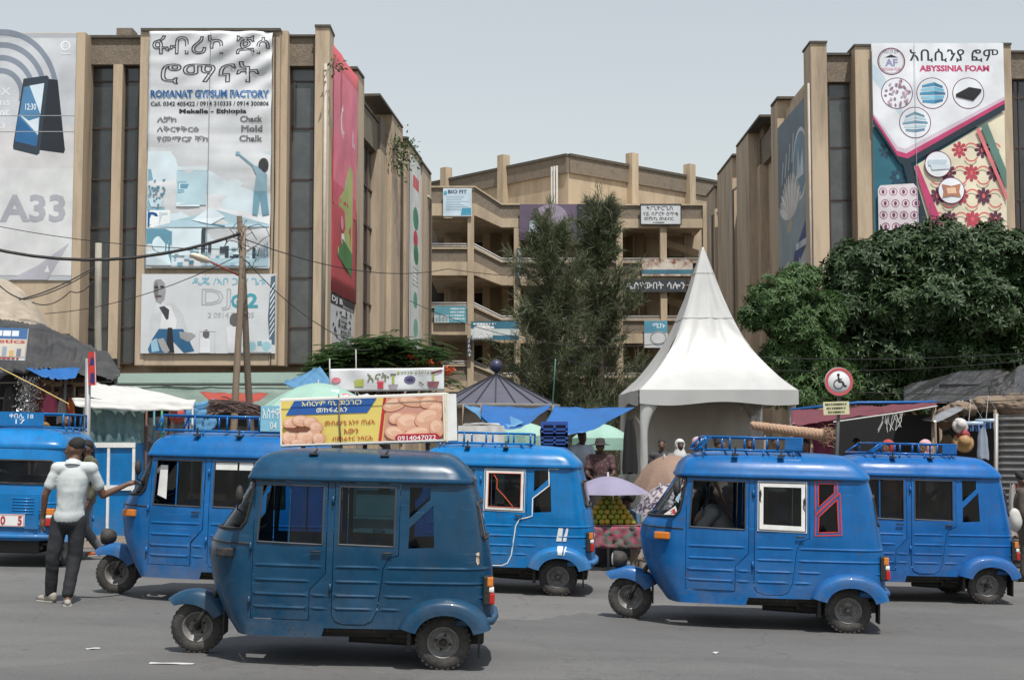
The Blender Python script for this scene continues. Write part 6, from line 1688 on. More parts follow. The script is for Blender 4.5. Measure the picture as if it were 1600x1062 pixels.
lv.build('tinsel_strands', mat('silver_tinsel', (.6, .6, .62), .25, .2, 9, 0, 9, .8), t); mb = MB(); mb.tube([(0, 0, .15), (0, 0, -.85)], .006, 4); mb.build('garland_cord', RUB, t)
mb = MB(); mb.tube([at(-5, 572, 26.5), at(50, 600, 26.2), at(108, 631, 25.9)], .012, 5); ctag(mb.build('guy_rope', mat('yellow_rope', (.5, .38, .14), .8)), 'yellow guy rope slanting down across the left stall', 'rope')
# beige dome tarpaulin behind
def dome(u, v):
    px = -110 + 190 * u; f = (px + 20) / 100
    ty = 432 + 85 * max(0, f) ** 2.3 + 10 * max(0, -f); py = ty + (530 - ty) * v
    return at(px, py, 37 - 2.2 * math.sin(v * PI * .5)) + Vector((0, 0, .06)) * noise.noise(Vector((px * .06, v * 4, 1)))
mb = MB(); mb.grid(dome, 40, 14); ctag(mb.build('tarp_dome', cloth_mat('beige_sackcloth', (.34, .29, .23), .9, .25, .05, dirt=(.2, .17, .13), dscale=6)), 'beige sackcloth mound behind the black stall roof')
# ---------------- long green roof under the wing
GR = thing('long_shed', 'long pale green sheet roofed shed below the left wing', 'shed', (0, 0, 0))
GREEN = mat('pale_green_sheeting', (.17, .235, .20), .6, .15, 1.2, .1, 10, dirt=(.12, .16, .14), dscale=1.2)
mb = MB(); mb.add([at(178, 585, 44), at(520, 583, 44), at(520, 600, 42), at(178, 600, 42)], [(0, 1, 2, 3)]); o = mb.build('roof_sheet', GREEN, GR); o.modifiers.new('s', 'SOLIDIFY').thickness = .04
cloth([at(178, 600, 41.98), at(520, 600, 41.98), at(520, 640, 41.7), at(178, 640, 41.7)], 50, 8, GREEN, 'front_sheet', GR, .0, .06, 1.5, 9)
mb = MB(); mb.tube([at(178, 601, 41.9), at(520, 601, 41.9)], .025, 5); mb.build('edge_wire', RUB, GR)
mb = MB(); mb.box(at(178, 640, 42).x, at(520, 640, 42).x, 41.9, 44.5, gz(-9), at(0, 640, 41.7).z + .1); mb.build('shed_wall', DARKC, GR)  # wall coloured near-black to stand for the shade under the roof
# ---------------- poles with street lamp
random.seed(52)
post('wooden_pole', 'leaning wooden utility pole with street lamp, left one of the pair', G(359, 30), at(381, 352, 30), .085, .06, WOOD)
post('wooden_pole', 'dark wooden utility pole, right one of the crossed pair', G(400, 30.6), at(374, 338, 30.6), .085, .06, mat('dark_pole_wood', (.11, .085, .065), .9, .3, 3, .5, 30, streak=(9, 9, .6)))
post('wooden_pole', 'pale wooden pole standing before the left window bay', G(155, 36), at(154, 380, 36), .10, .085, mat('pale_pole_wood', (.30, .28, .23), .9, .3, 3, .5, 30, streak=(9, 9, .6)))
t = thing('street_lamp', 'cream street lamp head on a red arm fixed to the wooden pole', 'lamp', at(375, 430, 29.9))
o0 = at(375, 430, 29.9)
mb = MB(); mb.tube([at(373, 430, 29.9) - o0, at(325, 407, 29.4) - o0], .022, 6); mb.build('lamp_arm', mat('red_oxide_arm', (.25, .06, .05), .6), t)
mb = MB(); dv = (at(298, 398, 29.2) - at(328, 409, 29.4)); M = Matrix.Translation(at(313, 403, 29.3) - o0) @ dv.to_track_quat('X', 'Z').to_matrix().to_4x4(); mb.ell((0, 0, 0), (.24, .1, .075)); mb.v = [tuple(M @ Vector(v)) for v in mb.v]; mb.build('lamp_head', mat('cream_lamp', (.55, .50, .40), .5), t)
# wires
def wire(label, pts, r=.012, sag=.0, grp='wires strung over the street', n=10):
    P = []
    pts = [Vector(p) for p in pts]
    for a, b in zip(pts[:-1], pts[1:]):
        for i in range(n): u = i / n; P.append(a.lerp(b, u) + Vector((0, 0, -sag * 4 * u * (1 - u))))
    P.append(pts[-1]); mb = MB(); mb.tube(P, r, 5)
    return tag(mb.build('overhead_wire', RUB), label, 'wire', grp)
wire('thick twisted cable sagging from the left edge to the lamp pole', [at(-30, 384, 30), at(376, 365, 30)], .035, .42)
wire('thin wire from left edge across the phone billboard', [at(-30, 348, 33), at(372, 390, 30.2)], .009, .15)
wire('cable from the beige mound up to the pale pole', [at(30, 468, 35), at(150, 415, 36)], .018, .1)
wire('second cable from the left edge to the pale pole', [at(-20, 425, 34), at(38, 468, 35), at(150, 418, 36)], .016, .12)
wire('slack cable below the pale pole insulator', [at(50, 472, 35), at(110, 455, 35.8), at(152, 430, 36)], .014, .18)
wire('wire from the beige mound to the lamp pole low over the windows', [at(70, 490, 36), at(372, 400, 30.4)], .01, .25)
wire('long wire from the lamp pole to the right past the red banner', [at(378, 372, 30), at(700, 420, 45), at(1000, 410, 60)], .012, .4)
wire('wire from the lamp pole slanting down to the kitchenware banner', [at(378, 400, 30), at(520, 520, 31), at(580, 545, 31)], .010, .15)
wire('wire crossing behind the tent at mid height', [at(640, 470, 46), at(1000, 540, 44), at(1290, 420, 44)], .012, .5)
wire('upper pale wire from the tent to the right edge', [at(1170, 557, 33), at(1640, 549, 27)], .010, .1)
wire('lower pale wire from the tent to the right edge', [at(1200, 578, 33), at(1640, 560, 28)], .009, .1)
wire('pale wire in front of the black plastic roof', [at(1330, 612, 26), at(1640, 616, 24)], .008, .02)
wire('orange cord in front of the black plastic roof', [at(1460, 628, 26.5), at(1640, 620, 24)], .007, .03)
wire('drooping wire between the conifers and the tent eave', [at(760, 590, 40), at(865, 556, 39), at(1010, 575, 36)], .01, .12)
t = thing('wire_tangle', 'tangle of loose wires at the top of the wooden pole', 'wire', at(382, 380, 30))
mb = MB(); random.seed(53); P = [Vector((0, 0, 0))]
for k in range(60): P.append(P[-1] * .86 + rv(.11))
mb.tube(P, .008, 4); mb.build('loose_wire', RUB, t)
# ---------------- awning with green net, blue counter
AW = thing('market_stall', 'white canvas awning with green net curtain over a blue counter', 'stall', (0, 0, 0))
cloth([at(140, 596, 28), at(212, 604, 28), at(304, 628, 25), at(137, 620, 24.6)], 26, 12, WHITEC, 'awning_cloth', AW, .08, .03, .8, 2)
cloth([at(112, 622, 24.6), at(306, 624, 24.6), at(300, 640, 24.5), at(118, 634, 24.5)], 36, 6, WHITEC, 'awning_valance', AW, .05, .03, 1.0, 5, folds=.008)
cloth([at(130, 622, 24.7), at(226, 636, 24.7), at(224, 694, 24.7), at(128, 700, 24.7)], 40, 14, NET, 'net_curtain', AW, .0, .05, 2, 7, folds=.035)
for px, py, m in ((137, 620, STEEL), (228, 632, mat('rusty_post', (.13, .07, .05), .8)), (240, 630, mat('teal_post', (.03, .16, .20), .5)), (252, 628, mat('green_post', (.04, .25, .10), .5)), (300, 626, STEEL)):
    mb = MB(); g = G(px, 24.8); mb.tube([g, (g[0], 24.8, at(px, py, 24.8).z)], .022, 6); mb.build('awning_post', m, AW)
mb = MB(); a, b = at(132, 692, 24.3), at(212, 692, 24.3); mb.box(a.x, b.x, 24.3, 25.1, gz(-6.5), a.z); mb.build('counter', P_SKY, AW)
for (x0, x1, z0, z1) in ((0, 1, .94, 1), (.05, .46, .48, .54), (.51, .95, .48, .54), (0, .05, 0, .94), (.46, .51, .0, .94), (.95, 1, 0, .94)):
    mb = MB(); X = lambda f: a.x + (b.x - a.x) * f; Z = lambda f: gz(-6.5) + .02 + (a.z - gz(-6.5)) * f; mb.box(X(x0), X(x1), 24.26, 24.3, Z(z0), Z(z1) - .01); mb.build('counter_frame', WHITEP, AW)
SP = thing('advert_post', 'grey post with red and blue feather board left of the net curtain', 'sign', G(137, 23.9)); o0 = Vector(G(137, 23.9))
mb = MB(); mb.tube([(0, 0, 0), at(138, 560, 23.9) - o0], .05, 8); mb.build('post', STEEL, SP)
Mf = frame_matrix(at(139, 602, 23.8) - o0, (1, 0, .05), (.04, 0, 1)); hb = at(0, 550, 23.8).z - at(0, 602, 23.8).z
sheet(.12, hb, Mf, .02).build('feather_board', REDP, SP)
p = Print(); p.poly((30, 45, 105), [(.02, hb * .6), (.10, hb * .62), (.09, hb * .82), (.05, hb * .84)]); p.poly((30, 45, 105), [(.02, hb * .1), (.09, hb * .05), (.10, hb * .35), (.04, hb * .38)]); p.line((215, 215, 215), [(.115, 0), (.115, hb)], .01); p.build(Mf, SP)
# things under the awning
mb = MB(); c = at(277, 646, 26); mb.ell(c, (.16, .16, .18)); tag(mb.build('balloon', mat('pink_balloon', (.62, .13, .12), .35)), 'pink red balloon hanging under the awning edge', 'balloon')
garment(287, 628, 26.2, .5, .75, mat('clear_bag_plastic', (.30, .29, .32), .3), 'grey plastic bag hanging beside the balloon', 'plastic_bag', 'bag', None)
o = cloth([at(283, 630, 25.5), at(336, 622, 26.5), at(338, 664, 26.2), at(300, 668, 25.6)], 14, 10, TARP_LBLUE, 'blue_tarp', None, .1, .12, 2, 11); ctag(o, 'crumpled light blue tarp bundle beside the reed bundle')
o = cloth([at(232, 652, 25.6), at(262, 648, 25.6), at(260, 690, 25.4), at(230, 690, 25.4)], 10, 8, cloth_mat('toy_print_cloth', (.55, .5, .5), dirt=(.06, .12, .4), dscale=9), 'printed_cloth', None, .03, .1, 2, 12); ctag(o, 'colourful printed cloth bundle behind the roof rack at left', 'cloth')
# reed bundle and red tarps
t = thing('reed_bundle', 'brown bundle of bent reeds lying behind the left roof rack', 'reeds', at(330, 655, 22.5)); o0 = at(330, 655, 22.5)
for k in range(46):
    u = k / 45; mb = MB()
    a = at(322 + 6 * u + random.gauss(0, 2), 655 - 30 * u, 22.5) - o0; b = at(350 + 30 * u, 624 - 2 * u + 8 * (1 - u), 22.4) - o0; c = at(412 + random.gauss(0, 6), 655 - 18 * u + random.gauss(0, 2), 22.3) - o0
    P = []
    for i in range(9): w = i / 8; P.append(a * (1 - w) ** 2 + b * 2 * w * (1 - w) + c * w * w + Vector((0, random.gauss(0, .05) * (i > 0), 0)))
    mb.tube(P, .011, 4); mb.build('reed', mat('reed_brown', (.13, .085, .075), .7, .3, 9), t)
for pl, lab, sd in (([(312, 612, 33), (420, 614, 33), (405, 626, 31), (330, 628, 31)], 'red tarp roof strip beneath the green shed', 1), ([(398, 634, 25), (452, 648, 24), (450, 662, 23.6), (420, 656, 23.6)], 'red tarp corner beside the bakery sign', 2)):
    o = cloth([at(*q) for q in pl], 14, 6, REDT, 'red_tarp', None, .04, .04, 2, sd); ctag(o, lab)
# ---------------- umbrellas
def umbrella(label, px, py_edge, Y, rpx, hpx, m, tilt=(0, 0), n=8, pole_z=None, scal=.10, vent=False, valance=0, name='market_umbrella'):
    k = Y / FPX; c = at(px, py_edge, Y); r = rpx * k; h = hpx * k
    t = thing(name, label, 'umbrella', c)
    Rm = Matrix.Rotation(R(tilt[0]), 4, 'X') @ Matrix.Rotation(R(tilt[1]), 4, 'Y')
    mb = MB(); nr = 8; seg = n * 6
    def pt(i, j):
        a = 2 * PI * i / seg; f = j / nr; ph = (i % 6) / 6; dip = math.sin(PI * ph)
        rr = r * f * (1 - scal * dip * f); z = h * (1 - f ** 1.7) - .05 * r * dip * f ** 2 * 0 + .03 * r * dip * f * (1 - f)
        return Rm @ Vector((rr * math.cos(a), rr * math.sin(a), z))
    vs = [pt(i, j) for j in range(nr + 1) for i in range(seg)]
    fs = [(j * seg + i, j * seg + (i + 1) % seg, (j + 1) * seg + (i + 1) % seg, (j + 1) * seg + i) for j in range(nr) for i in range(seg)]
    if valance:
        k0 = len(vs); vs += [Vector(vs[nr * seg + i]) * 1.01 + Rm @ Vector((0, 0, -valance)) for i in range(seg)]; fs += [(nr * seg + i, nr * seg + (i + 1) % seg, k0 + (i + 1) % seg, k0 + i) for i in range(seg)]
    mb.add(vs, fs, False)
    mb.build('canopy', m, t)
    for q in range(n):
        a = 2 * PI * q / n; mb = MB(); mb.tube([Rm @ Vector((0, 0, h - .02)), Rm @ Vector((r * .55 * math.cos(a), r * .55 * math.sin(a), h * .62 - .02)), Rm @ Vector((r * math.cos(a), r * math.sin(a), -.01))], .006, 4); mb.build('rib', STEEL, t)
    zb = gz(c.x) - c.z; ft = Rm @ Vector((0, 0, h + .06)); d = Rm @ Vector((0, 0, -1)); L = (zb - ft.z) / d.z
    mb = MB(); mb.tube([ft, ft + d * L], .016, 6); mb.build('shaft', STEEL, t)
    return t
um = umbrella('large mint soft-drink umbrella behind the bakery sign', 497, 636, 27, 88, 38, MINT, valance=.16, n=8)
Mu = frame_matrix(Vector((.36, -.60, .13)), (1, .42, 0), (-.3, .62, .55)); p = Print(); p.text((236, 238, 238), '7', .0, .0, .16, .24, bold=.03); p.oval((206, 92, 106), .24, .06, .10, .075); p.text((240, 230, 232), 'UP', .18, .03, .30, .09, bold=.02); p.build(Mu, um.children[0], off=.045)
umbrella('small purple umbrella shading the fruit table', 950, 771, 20.3, 66, 27, cloth_mat('lilac_cloth', (.27, .25, .36), trans=.15), n=8)
umbrella('brown umbrella tilted behind the blue windscreen at right', 1045, 742, 21.5, 56, 30, cloth_mat('brown_umbrella_cloth', (.30, .20, .15), trans=.2), (22, -14), n=8)
umbrella('floral patterned umbrella beside the right three-wheeler windscreen', 1040, 782, 19.2, 52, 24, cloth_mat('floral_cloth', (.46, .40, .42), trans=.1, dirt=(.06, .05, .08), dscale=16, dmin=.48, dmax=.53), (20, -20), n=8)
umbrella('mint umbrella left of the tent behind the seated people', 940, 684, 30, 46, 22, MINT, valance=.25)
umbrella('pale mint umbrella behind the white covered cart', 820, 680, 29, 50, 20, MINT, valance=.22)
# ---------------- kitchenware banner and sheets under it
def art_kit(p, w, h):
    p.text((110, 115, 80), 'እናት', w * .33, h * .42, w * .52, h * .82, bold=.02); p.oval((150, 165, 80), w * .60, h * .80, w * .012, h * .06); p.text((120, 128, 85), '0938-630163', w * .62, h * .74, w * .90, h * .86)
    p.poly((172, 180, 92), [(w * .22, h * .2), (w * .30, h * .22), (w * .30, h * .55), (w * .22, h * .5)]); p.rect((190, 62, 76), w * .42, h * .12, w * .47, h * .4); p.rect((205, 120, 130), w * .415, h * .4, w * .475, h * .46)
    p.poly((150, 140, 150), [(w * .53, h * .08), (w * .58, h * .08), (w * .60, h * .3), (w * .51, h * .3)]); p.rect((150, 168, 80), w * .545, h * .32, w * .565, h * .7); p.rect((60, 55, 80), w * .53, h * .7, w * .58, h * .76); p.oval((82, 76, 120), w * .70, h * .5, w * .05, h * .17); p.oval((40, 38, 60), w * .70, h * .48, w * .03, h * .08)
    p.line((120, 110, 110), [(w * .78, h * .4), (w * .82, h * .25)], .03); p.poly((130, 80, 90), [(w * .87, h * .12), (w * .94, h * .12), (w * .96, h * .4), (w * .85, h * .4)]); p.rect((150, 160, 90), w * .895, h * .42, w * .915, h * .75); p.oval((205, 120, 130), w * .06, h * .5, w * .04, h * .12); p.poly((120, 60, 70), [(w * .88, h * .8), (w * .98, h * .92), (w * .99, h * .84), (w * .9, h * .72)])
p0 = at(515, 612, 31); p1 = at(694, 610, 31)
banner('cloth_banner', 'white kitchenware banner strung between sticks above the market', frame_matrix(p0, (p1 - p0).xyz), (p1 - p0).length, .5, VINYL, art_kit, disp=lambda x, y: .07 * noise.noise(Vector((x * 2.2, y * 2, 3))) + .03 * math.sin(x * 3), nu=40, nv=10)
for px in (515, 693): post('banner_stick', 'thin stick holding the %s end of the kitchenware banner' % ('left' if px < 600 else 'right'), G(px, 31.1), at(px, 560 if px < 600 else 570, 31.1), .02, .015, STEEL)
post('banner_stick', 'thin upright stick behind the kitchenware banner', G(555, 32), at(556, 545, 32), .02, .015, STEEL)
for pl, m, lab, sd in (([(440, 598, 36), (500, 572, 36), (520, 600, 34), (470, 612, 34)], TARP_LBLUE, 'striped blue sheet left of the flame tree', 3), ([(560, 616, 30), (640, 618, 30), (690, 634, 27), (560, 632, 27)], WHITEC, 'white sheet roof below the kitchenware banner', 4), ([(610, 619, 29.5), (690, 620, 29.5), (700, 634, 27), (622, 630, 27)], TARP_BLUE, 'blue sheet roof right of the white sheet', 5)):
    o = cloth([at(*q) for q in pl], 18, 8, m, 'sheet_roof', None, .05, .06, 2, sd); ctag(o, lab)
# ---------------- round kiosk
KC = at(775, 628, 36); KC = Vector((KC.x, 36.5, gz(KC.x)))
K = thing('round_kiosk', 'round kiosk with dark violet cone roof and ball finial', 'kiosk', KC)
ez, az, kr = at(0, 631, 35).z - KC.z, at(0, 586, 36.5).z - KC.z, 1.62
VIO = mat('dark_violet_roofing', (.085, .085, .115), .5, .15, 2, .1, 10)
for q in range(20):                                  # sheet segments with raised seams
    a0, a1 = 2 * PI * q / 20, 2 * PI * (q + 1) / 20
    mb = MB(); mb.add([(kr * math.cos(a0), kr * math.sin(a0), ez), (kr * math.cos(a1), kr * math.sin(a1), ez), (.06 * math.cos(a1), .06 * math.sin(a1), az), (.06 * math.cos(a0), .06 * math.sin(a0), az)], [(0, 1, 2, 3)]); mb.build('roof_sheet', VIO, K)
    mb = MB(); mb.tube([(kr * math.cos(a0), kr * math.sin(a0), ez + .015), (.06 * math.cos(a0), .06 * math.sin(a0), az + .015)], .018, 4); mb.build('roof_seam', mat('seam_black', (.02, .02, .028), .5), K)
mb = MB(); mb.lathe([(kr + .02, ez + .02), (kr + .03, ez - .08), (kr - .1, ez - .1)], 40); mb.build('eave_ring', mat('grey_eave', (.35, .34, .32), .7), K)
mb = MB(); mb.ell((0, 0, az + .24), (.17, .17, .17), None, 20, 12); mb.tube([(0, 0, az - .05), (0, 0, az + .1)], .05); mb.build('ball_finial', mat('blue_black_ball', (.03, .035, .075), .4), K)
mb = MB(); mb.lathe([(1.3, 0), (1.3, ez - .09)], 24); mb.build('kiosk_wall', mat('kiosk_panel', (.22, .19, .16), .8), K)
post('lamp_standard', 'thin green lamp standard leaning beside the kiosk roof', G(855, 33), at(868, 560, 33), .022, .016, mat('dark_teal_post', (.03, .10, .085), .5))
# ---------------- blue tarps and carts between kiosk and tent
for pl, m, lab, sd, sg in (([(753, 631, 27), (862, 633, 27), (826, 662, 25), (752, 650, 25)], TARP_BLUE, 'bright blue tarp sagging left of the tent, left one', 21, .16), ([(866, 634, 26.5), (992, 636, 26.5), (936, 668, 24.5), (846, 674, 24.5)], TARP_BLUE, 'deep blue tarp stretched to the tent corner', 22, .08), ([(722, 630, 27.5), (770, 636, 27.5), (818, 660, 25.2), (752, 655, 25)], TARP_LBLUE, 'faded blue tarp hanging under the bright one', 23, .12)):
    o = cloth([at(*q) for q in pl], 26, 10, m, 'blue_tarp', None, sg, .035, .7, sd); ctag(o, lab)
for px, Y, py in ((752, 26.8, 630), (864, 26.6, 632), (724, 27.2, 630), (845, 24.6, 670)): post('tarp_post', 'tarp post at the %s of the blue tarps' % {752: 'left end', 864: 'middle joint', 724: 'far left corner', 845: 'front right corner'}[px], G(px, Y), at(px, py, Y), .025, .02, WOOD)
def covered(px0, px1, py, Y, d, m, label):
    a, b = at(px0, py, Y), at(px1, py, Y); g = gz(a.x); mb = MB()
    def fn(u, v):
        s_ = 2 * (u if u < .5 else 1 - u)
        return Vector((0, 0, 0))
    n = 24; w = b.x - a.x; top = a.z
    prof = [(-.10, g + .35), (-.07, top - .5), (-.03, top - .06), (.04, top), (.5, top + .02), (.96, top), (1.03, top - .06), (1.07, top - .5), (1.10, g + .35)]
    mb.grid(lambda u, v: Vector((a.x + w * interp([(i / 8, q[0]) for i, q in enumerate(prof)], u) + .02 * noise.noise(Vector((u * 9, v * 5, px0))), Y + d * v + .05 * noise.noise(Vector((u * 7, v * 3, 2))), interp([(i / 8, q[1]) for i, q in enumerate(prof)], u) + .05 * noise.noise(Vector((u * 6, v * 6, px1))))), 32, 8)
    mb.grid(lambda u, v: Vector((a.x - .1 * w + 1.2 * w * u, Y - .02 - .05 * noise.noise(Vector((u * 8, v * 4, 1))), top - .03 - (top - g - .35) * v)), 20, 10)
    o = mb.build('covered_cart', m); return tag(o, label, 'cart')
covered(722, 782, 662, 24, 1.2, WHITEC, 'cart under a white cloth cover left of the blue tarps')
covered(836, 850, 684, 25, .8, MINT, 'small cart under a pale mint cover beside the crates')
CRATE = mat('blue_crate_plastic', (.02, .07, .30), .4, .1)
def crate(px, py, Y, label):
    c = at(px, py, Y); t = thing('drink_crate', label, 'crate', c, group='drink crates stacked behind the striped three-wheeler')
    w, h, d = .46, .26, .32
    for (x0, x1, z0, z1) in ((-w / 2, w / 2, 0, .05), (-w / 2, w / 2, h - .06, h), (-w / 2, w / 2, h * .42, h * .55), (-w / 2, -w / 2 + .04, .05, h - .06), (w / 2 - .04, w / 2, .05, h - .06), (-.02, .02, .05, h - .06)):
        mb = MB(); mb.box(x0, x1, -d / 2, -d / 2 + .03, z0, z1); mb.build('crate_slat', CRATE, t)
    mb = MB(); mb.box(-w / 2, w / 2, -d / 2 + .04, d / 2, 0.0, h - .02); mb.build('crate_core', mat('crate_inside', (.01, .02, .07), .6), t)
for k, py in enumerate((716, 699, 682)):
    crate(866, py, 24.6, '%s blue drink crate of the stack behind the striped three-wheeler' % ('lowest', 'middle', 'topmost')[k])
mb = MB(); c = at(866, 716, 24.6); mb.box(c.x - .3, c.x + .3, 24.3, 24.95, gz(c.x), c.z - .002); tag(mb.build('crate_plinth', WOOD), 'wooden box under the blue drink crates', 'box')
# ---------------- fruit table
c = at(958, 830, 20.2); FT = thing('fruit_table', 'table with striped cloth under the pile of green oranges', 'table', (c.x, 20.3, gz(c.x)))
tz = at(958, 822, 20.0).z - gz(c.x)
mb = MB(); mb.box(-.42, .34, -.35, .35, tz - .04, tz); mb.build('table_top', WOOD, FT)
for sx in (-.38, .30):
    for sy in (-.3, .3): mb = MB(); mb.box(sx - .025, sx + .025, sy - .025, sy + .025, 0, tz - .04); mb.build('leg', WOOD, FT)
STR = mat('striped_woven_cloth', (.10, .13, .11), .85, .2, 30, dirt=(.30, .06, .10), dscale=14, dmin=.48, dmax=.52)
cloth([(-.45, -.37, tz + .01), (.37, -.37, tz + .01), (.40, -.40, tz - .30), (-.47, -.40, tz - .26)], 26, 8, STR, 'table_cloth', FT, .02, .05, 2, 3, folds=.02)
cloth([(-.45, .36, tz + .012), (.37, .36, tz + .012), (.37, -.37, tz + .012), (-.45, -.37, tz + .012)], 8, 8, STR, 'table_cloth', FT, 0, .003, 2, 3)
ORG = [mat('green_orange_peel', (.22, .27, .035), .45, .2, 20), mat('yellow_orange_peel', (.45, .33, .035), .45, .2, 20), mat('olive_orange_peel', (.32, .31, .035), .45, .2, 20)]
om = MB(); om.ell((0, 0, 0), (.046, .046, .043), None, 12, 8); om = om.mesh('orange')
random.seed(54); q = 0
for lay in range(6):
    nx = 8 - lay; ny = 6 - lay
    for j in range(max(1, ny)):
        for i in range(nx):
            if j > 0 and 0 < i < nx - 1 and lay < 4 and j < ny - 1: continue     # hidden inside the heap
            q += 1
            o = meshobj('orange', om, ORG[random.randrange(3)]); 
            o.location = (c.x - .04 + (i - (nx - 1) / 2) * .089 + random.gauss(0, .004), 20.3 + (j - (ny - 1) / 2) * .089 - .02, gz(c.x) + tz + .055 + lay * .066); o.rotation_euler = (random.random() * 3, random.random() * 3, 0)
            tag(o, 'green-yellow orange in the heap on the striped fruit table', 'orange', 'oranges heaped on the fruit table')
# ---------------- pagoda tent
TC = at(1101, 690, 32.6); TC = Vector((TC.x, 32.6, gz(TC.x))); tw = 1.74
TN = thing('pagoda_tent', 'tall white pagoda tent with pointed roof in the market', 'tent', TC, R(3))
TENT = mat('white_tent_pvc', (.42, .425, .42), .42, .08, 1.2, .12, 5, dirt=(.42, .42, .40), dscale=1.5, dmin=.5, dmax=.9)
zE, zA = at(0, 609, 31).z - TC.z, at(0, 389, 32.6).z - TC.z
def tentpt(u, v, side):
    """v 0 apex .. 1 eave; u across one side"""
    f = v
    r = tw * (.016 + .53 * f + .07 * f * (1 - f) + .454 * f ** 4); z = zA + (zE - zA) * f
    s_ = (u * 2 - 1); pin = 1 - .10 * (1 - s_ * s_) * f * (1 - f) * 2.2
    p = Vector((s_ * r, -r * pin, z))
    p += Vector((0, -1, .3)) * .06 * noise.noise(Vector((s_ * 5 * (1.2 - f) + side * 7, f * 3, side))) * f + Vector((0, -.012 * math.sin(s_ * 16 + side) * f * f, 0))
    return Matrix.Rotation(side * PI / 2, 3, 'Z') @ p
for sd in range(4):
    mb = MB(); mb.grid(lambda u, v: tentpt(u, v, sd), 22, 30); mb.build('roof_panel', TENT, TN)
    def val(u, v, sd=sd):
        p = tentpt(u, 1, sd); arch = .33 + .62 * max(0, abs(u * 2 - 1) - .82) / .18 * 0
        q = Matrix.Rotation(sd * PI / 2, 3, 'Z') @ Vector((0, -.015 - .01 * math.sin(u * 21), 0))
        return p + q + Vector((0, 0, -v * (.30 + .04 * math.sin(u * 9))))
    mb = MB(); mb.grid(val, 26, 4); mb.build('valance', TENT, TN)
    # leg sheath in the corner, widening into a drawn-back curtain at the top
    mb = MB()
    def leg(u, v, sd=sd):
        a = 2 * PI * u; w = .085 + .20 * max(0, 1 - v * 3.2) ** 2; off = .22 * max(0, 1 - v * 3.2) ** 2
        p = Vector((-tw + .10 + off + w * math.cos(a), -tw + .10 + .085 * math.sin(a), (zE - .1) * (1 - v))) + Vector((.01, .01, 0)) * noise.noise(Vector((u * 6, v * 9, sd)))
        return Matrix.Rotation(sd * PI / 2, 3, 'Z') @ p
    mb.grid(leg, 16, 22); mb.build('leg_curtain', TENT, TN)
for f in (.18, .5):
    for sd in range(4):
        mb = MB(); mb.tube([tentpt(u / 10, f, sd) * 1.002 for u in range(11)], .007, 4); mb.build('roof_seam', mat('grey_seam', (.30, .30, .29), .6), TN)
mb = MB(); mb.tube([(0, 0, zA - .2), (0, 0, zA + .04)], .03, 6); mb.build('mast_tip', TENT, TN)
cloth([(-tw + .12, tw - .1, zE - .1), (tw - .1, tw - .1, zE - .1), (tw - .1, tw - .1, .05), (-tw + .12, tw - .1, .05)], 36, 16, cloth_mat('grey_tent_wall', (.56, .54, .51), .8, .1, .12), 'back_wall', TN, .0, .08, 1.2, 4, folds=.02)
mb = MB(); mb.box(-tw + .3, tw - .2, -1.2, -.6, 0, .85); mb.build('counter', mat('dark_counter', (.06, .055, .055), .8), TN)
# ---------------- road sign
SG = thing('road_sign', 'round red rimmed wheelchair sign on a post with a yellow plate below', 'sign', G(1306, 22)); o0 = Vector(G(1306, 22))
mb = MB(); mb.tube([(-.07, .02, 0), at(1313, 574, 22) - o0 + Vector((0, .02, 0))], .028, 8); mb.build('post', mat('dark_sign_post', (.07, .07, .07), .6), SG)
cs = at(1311, 596, 21.95) - o0; Mx = Matrix.Translation(cs) @ Matrix.Rotation(PI / 2, 4, 'X')
mb = MB(); mb.lathe([(.001, 0), (.215, 0), (.22, -.01), (.22, -.02), (.001, -.02)], 36, Mx); mb.build('sign_disc', mat('white_sign', (.68, .68, .68), .4, .06), SG)
Mf = frame_matrix(cs + Vector((0, -.001, 0)), (1, 0, 0)); p = Print(); p.ring((190, 82, 88), 0, 0, .172, .216)
dk = (30, 32, 38); p.oval(dk, -.01, .105, .022, .024); p.line(dk, [(-.008, .075), (-.004, .0), (.055, -.002), (.085, -.075), (.115, -.062)], .026); p.line(dk, [(-.006, .04), (.045, .036)], .018); p.ring(dk, -.012, -.04, .062, .076, 95, 375)
p.build(Mf, SG, 'pictogram')
Mf = frame_matrix(at(1287, 648, 21.95) - o0, (1, 0, .03)); sheet(.40, .20, Mf, .01).build('yellow_plate', mat('pale_yellow_plate', (.60, .58, .36), .6), SG)
p = Print(); [p.scrawl((70, 70, 50), .03 + .02 * k, y, .37 - .02 * k, y + .03, 11) for k, y in enumerate((.145, .085, .025))]; p.build(Mf, SG, 'plate_lettering')
# ---------------- right: maroon awning, black plastic roofs, hardware stall
RS = thing('market_stall', 'maroon cloth awning with blue hem right of the tent', 'stall', (0, 0, 0))
cloth([at(1236, 640, 27.5), at(1464, 629, 27), at(1462, 634, 24.4), at(1236, 663, 24.0)], 40, 10, MAROON, 'awning_cloth', RS, .03, .05, 1.4, 31)
mb = MB(); mb.tube([at(1236, 640, 27.45), at(1340, 629, 27.2), at(1464, 628, 27)], .03, 6); mb.build('blue_hem', TARP_BLUE, RS)
mb = MB(); mb.tube([at(1302, 659, 23.9), at(1400, 645, 24.1), at(1464, 634, 24.3)], .012, 5); mb.build('white_cord', WHITEC, RS)
for k in range(14):
    px = 1390 + random.uniform(-12, 26); q = at(px, 648 - (px - 1390) * .12, 24.1); mb = MB(); mb.tube([q, q + Vector((random.gauss(0, .03), 0, -.12)), q + Vector((random.gauss(0, .05), 0, -random.uniform(.15, .3)))], .006, 4); mb.build('loose_string', WHITEC, RS)
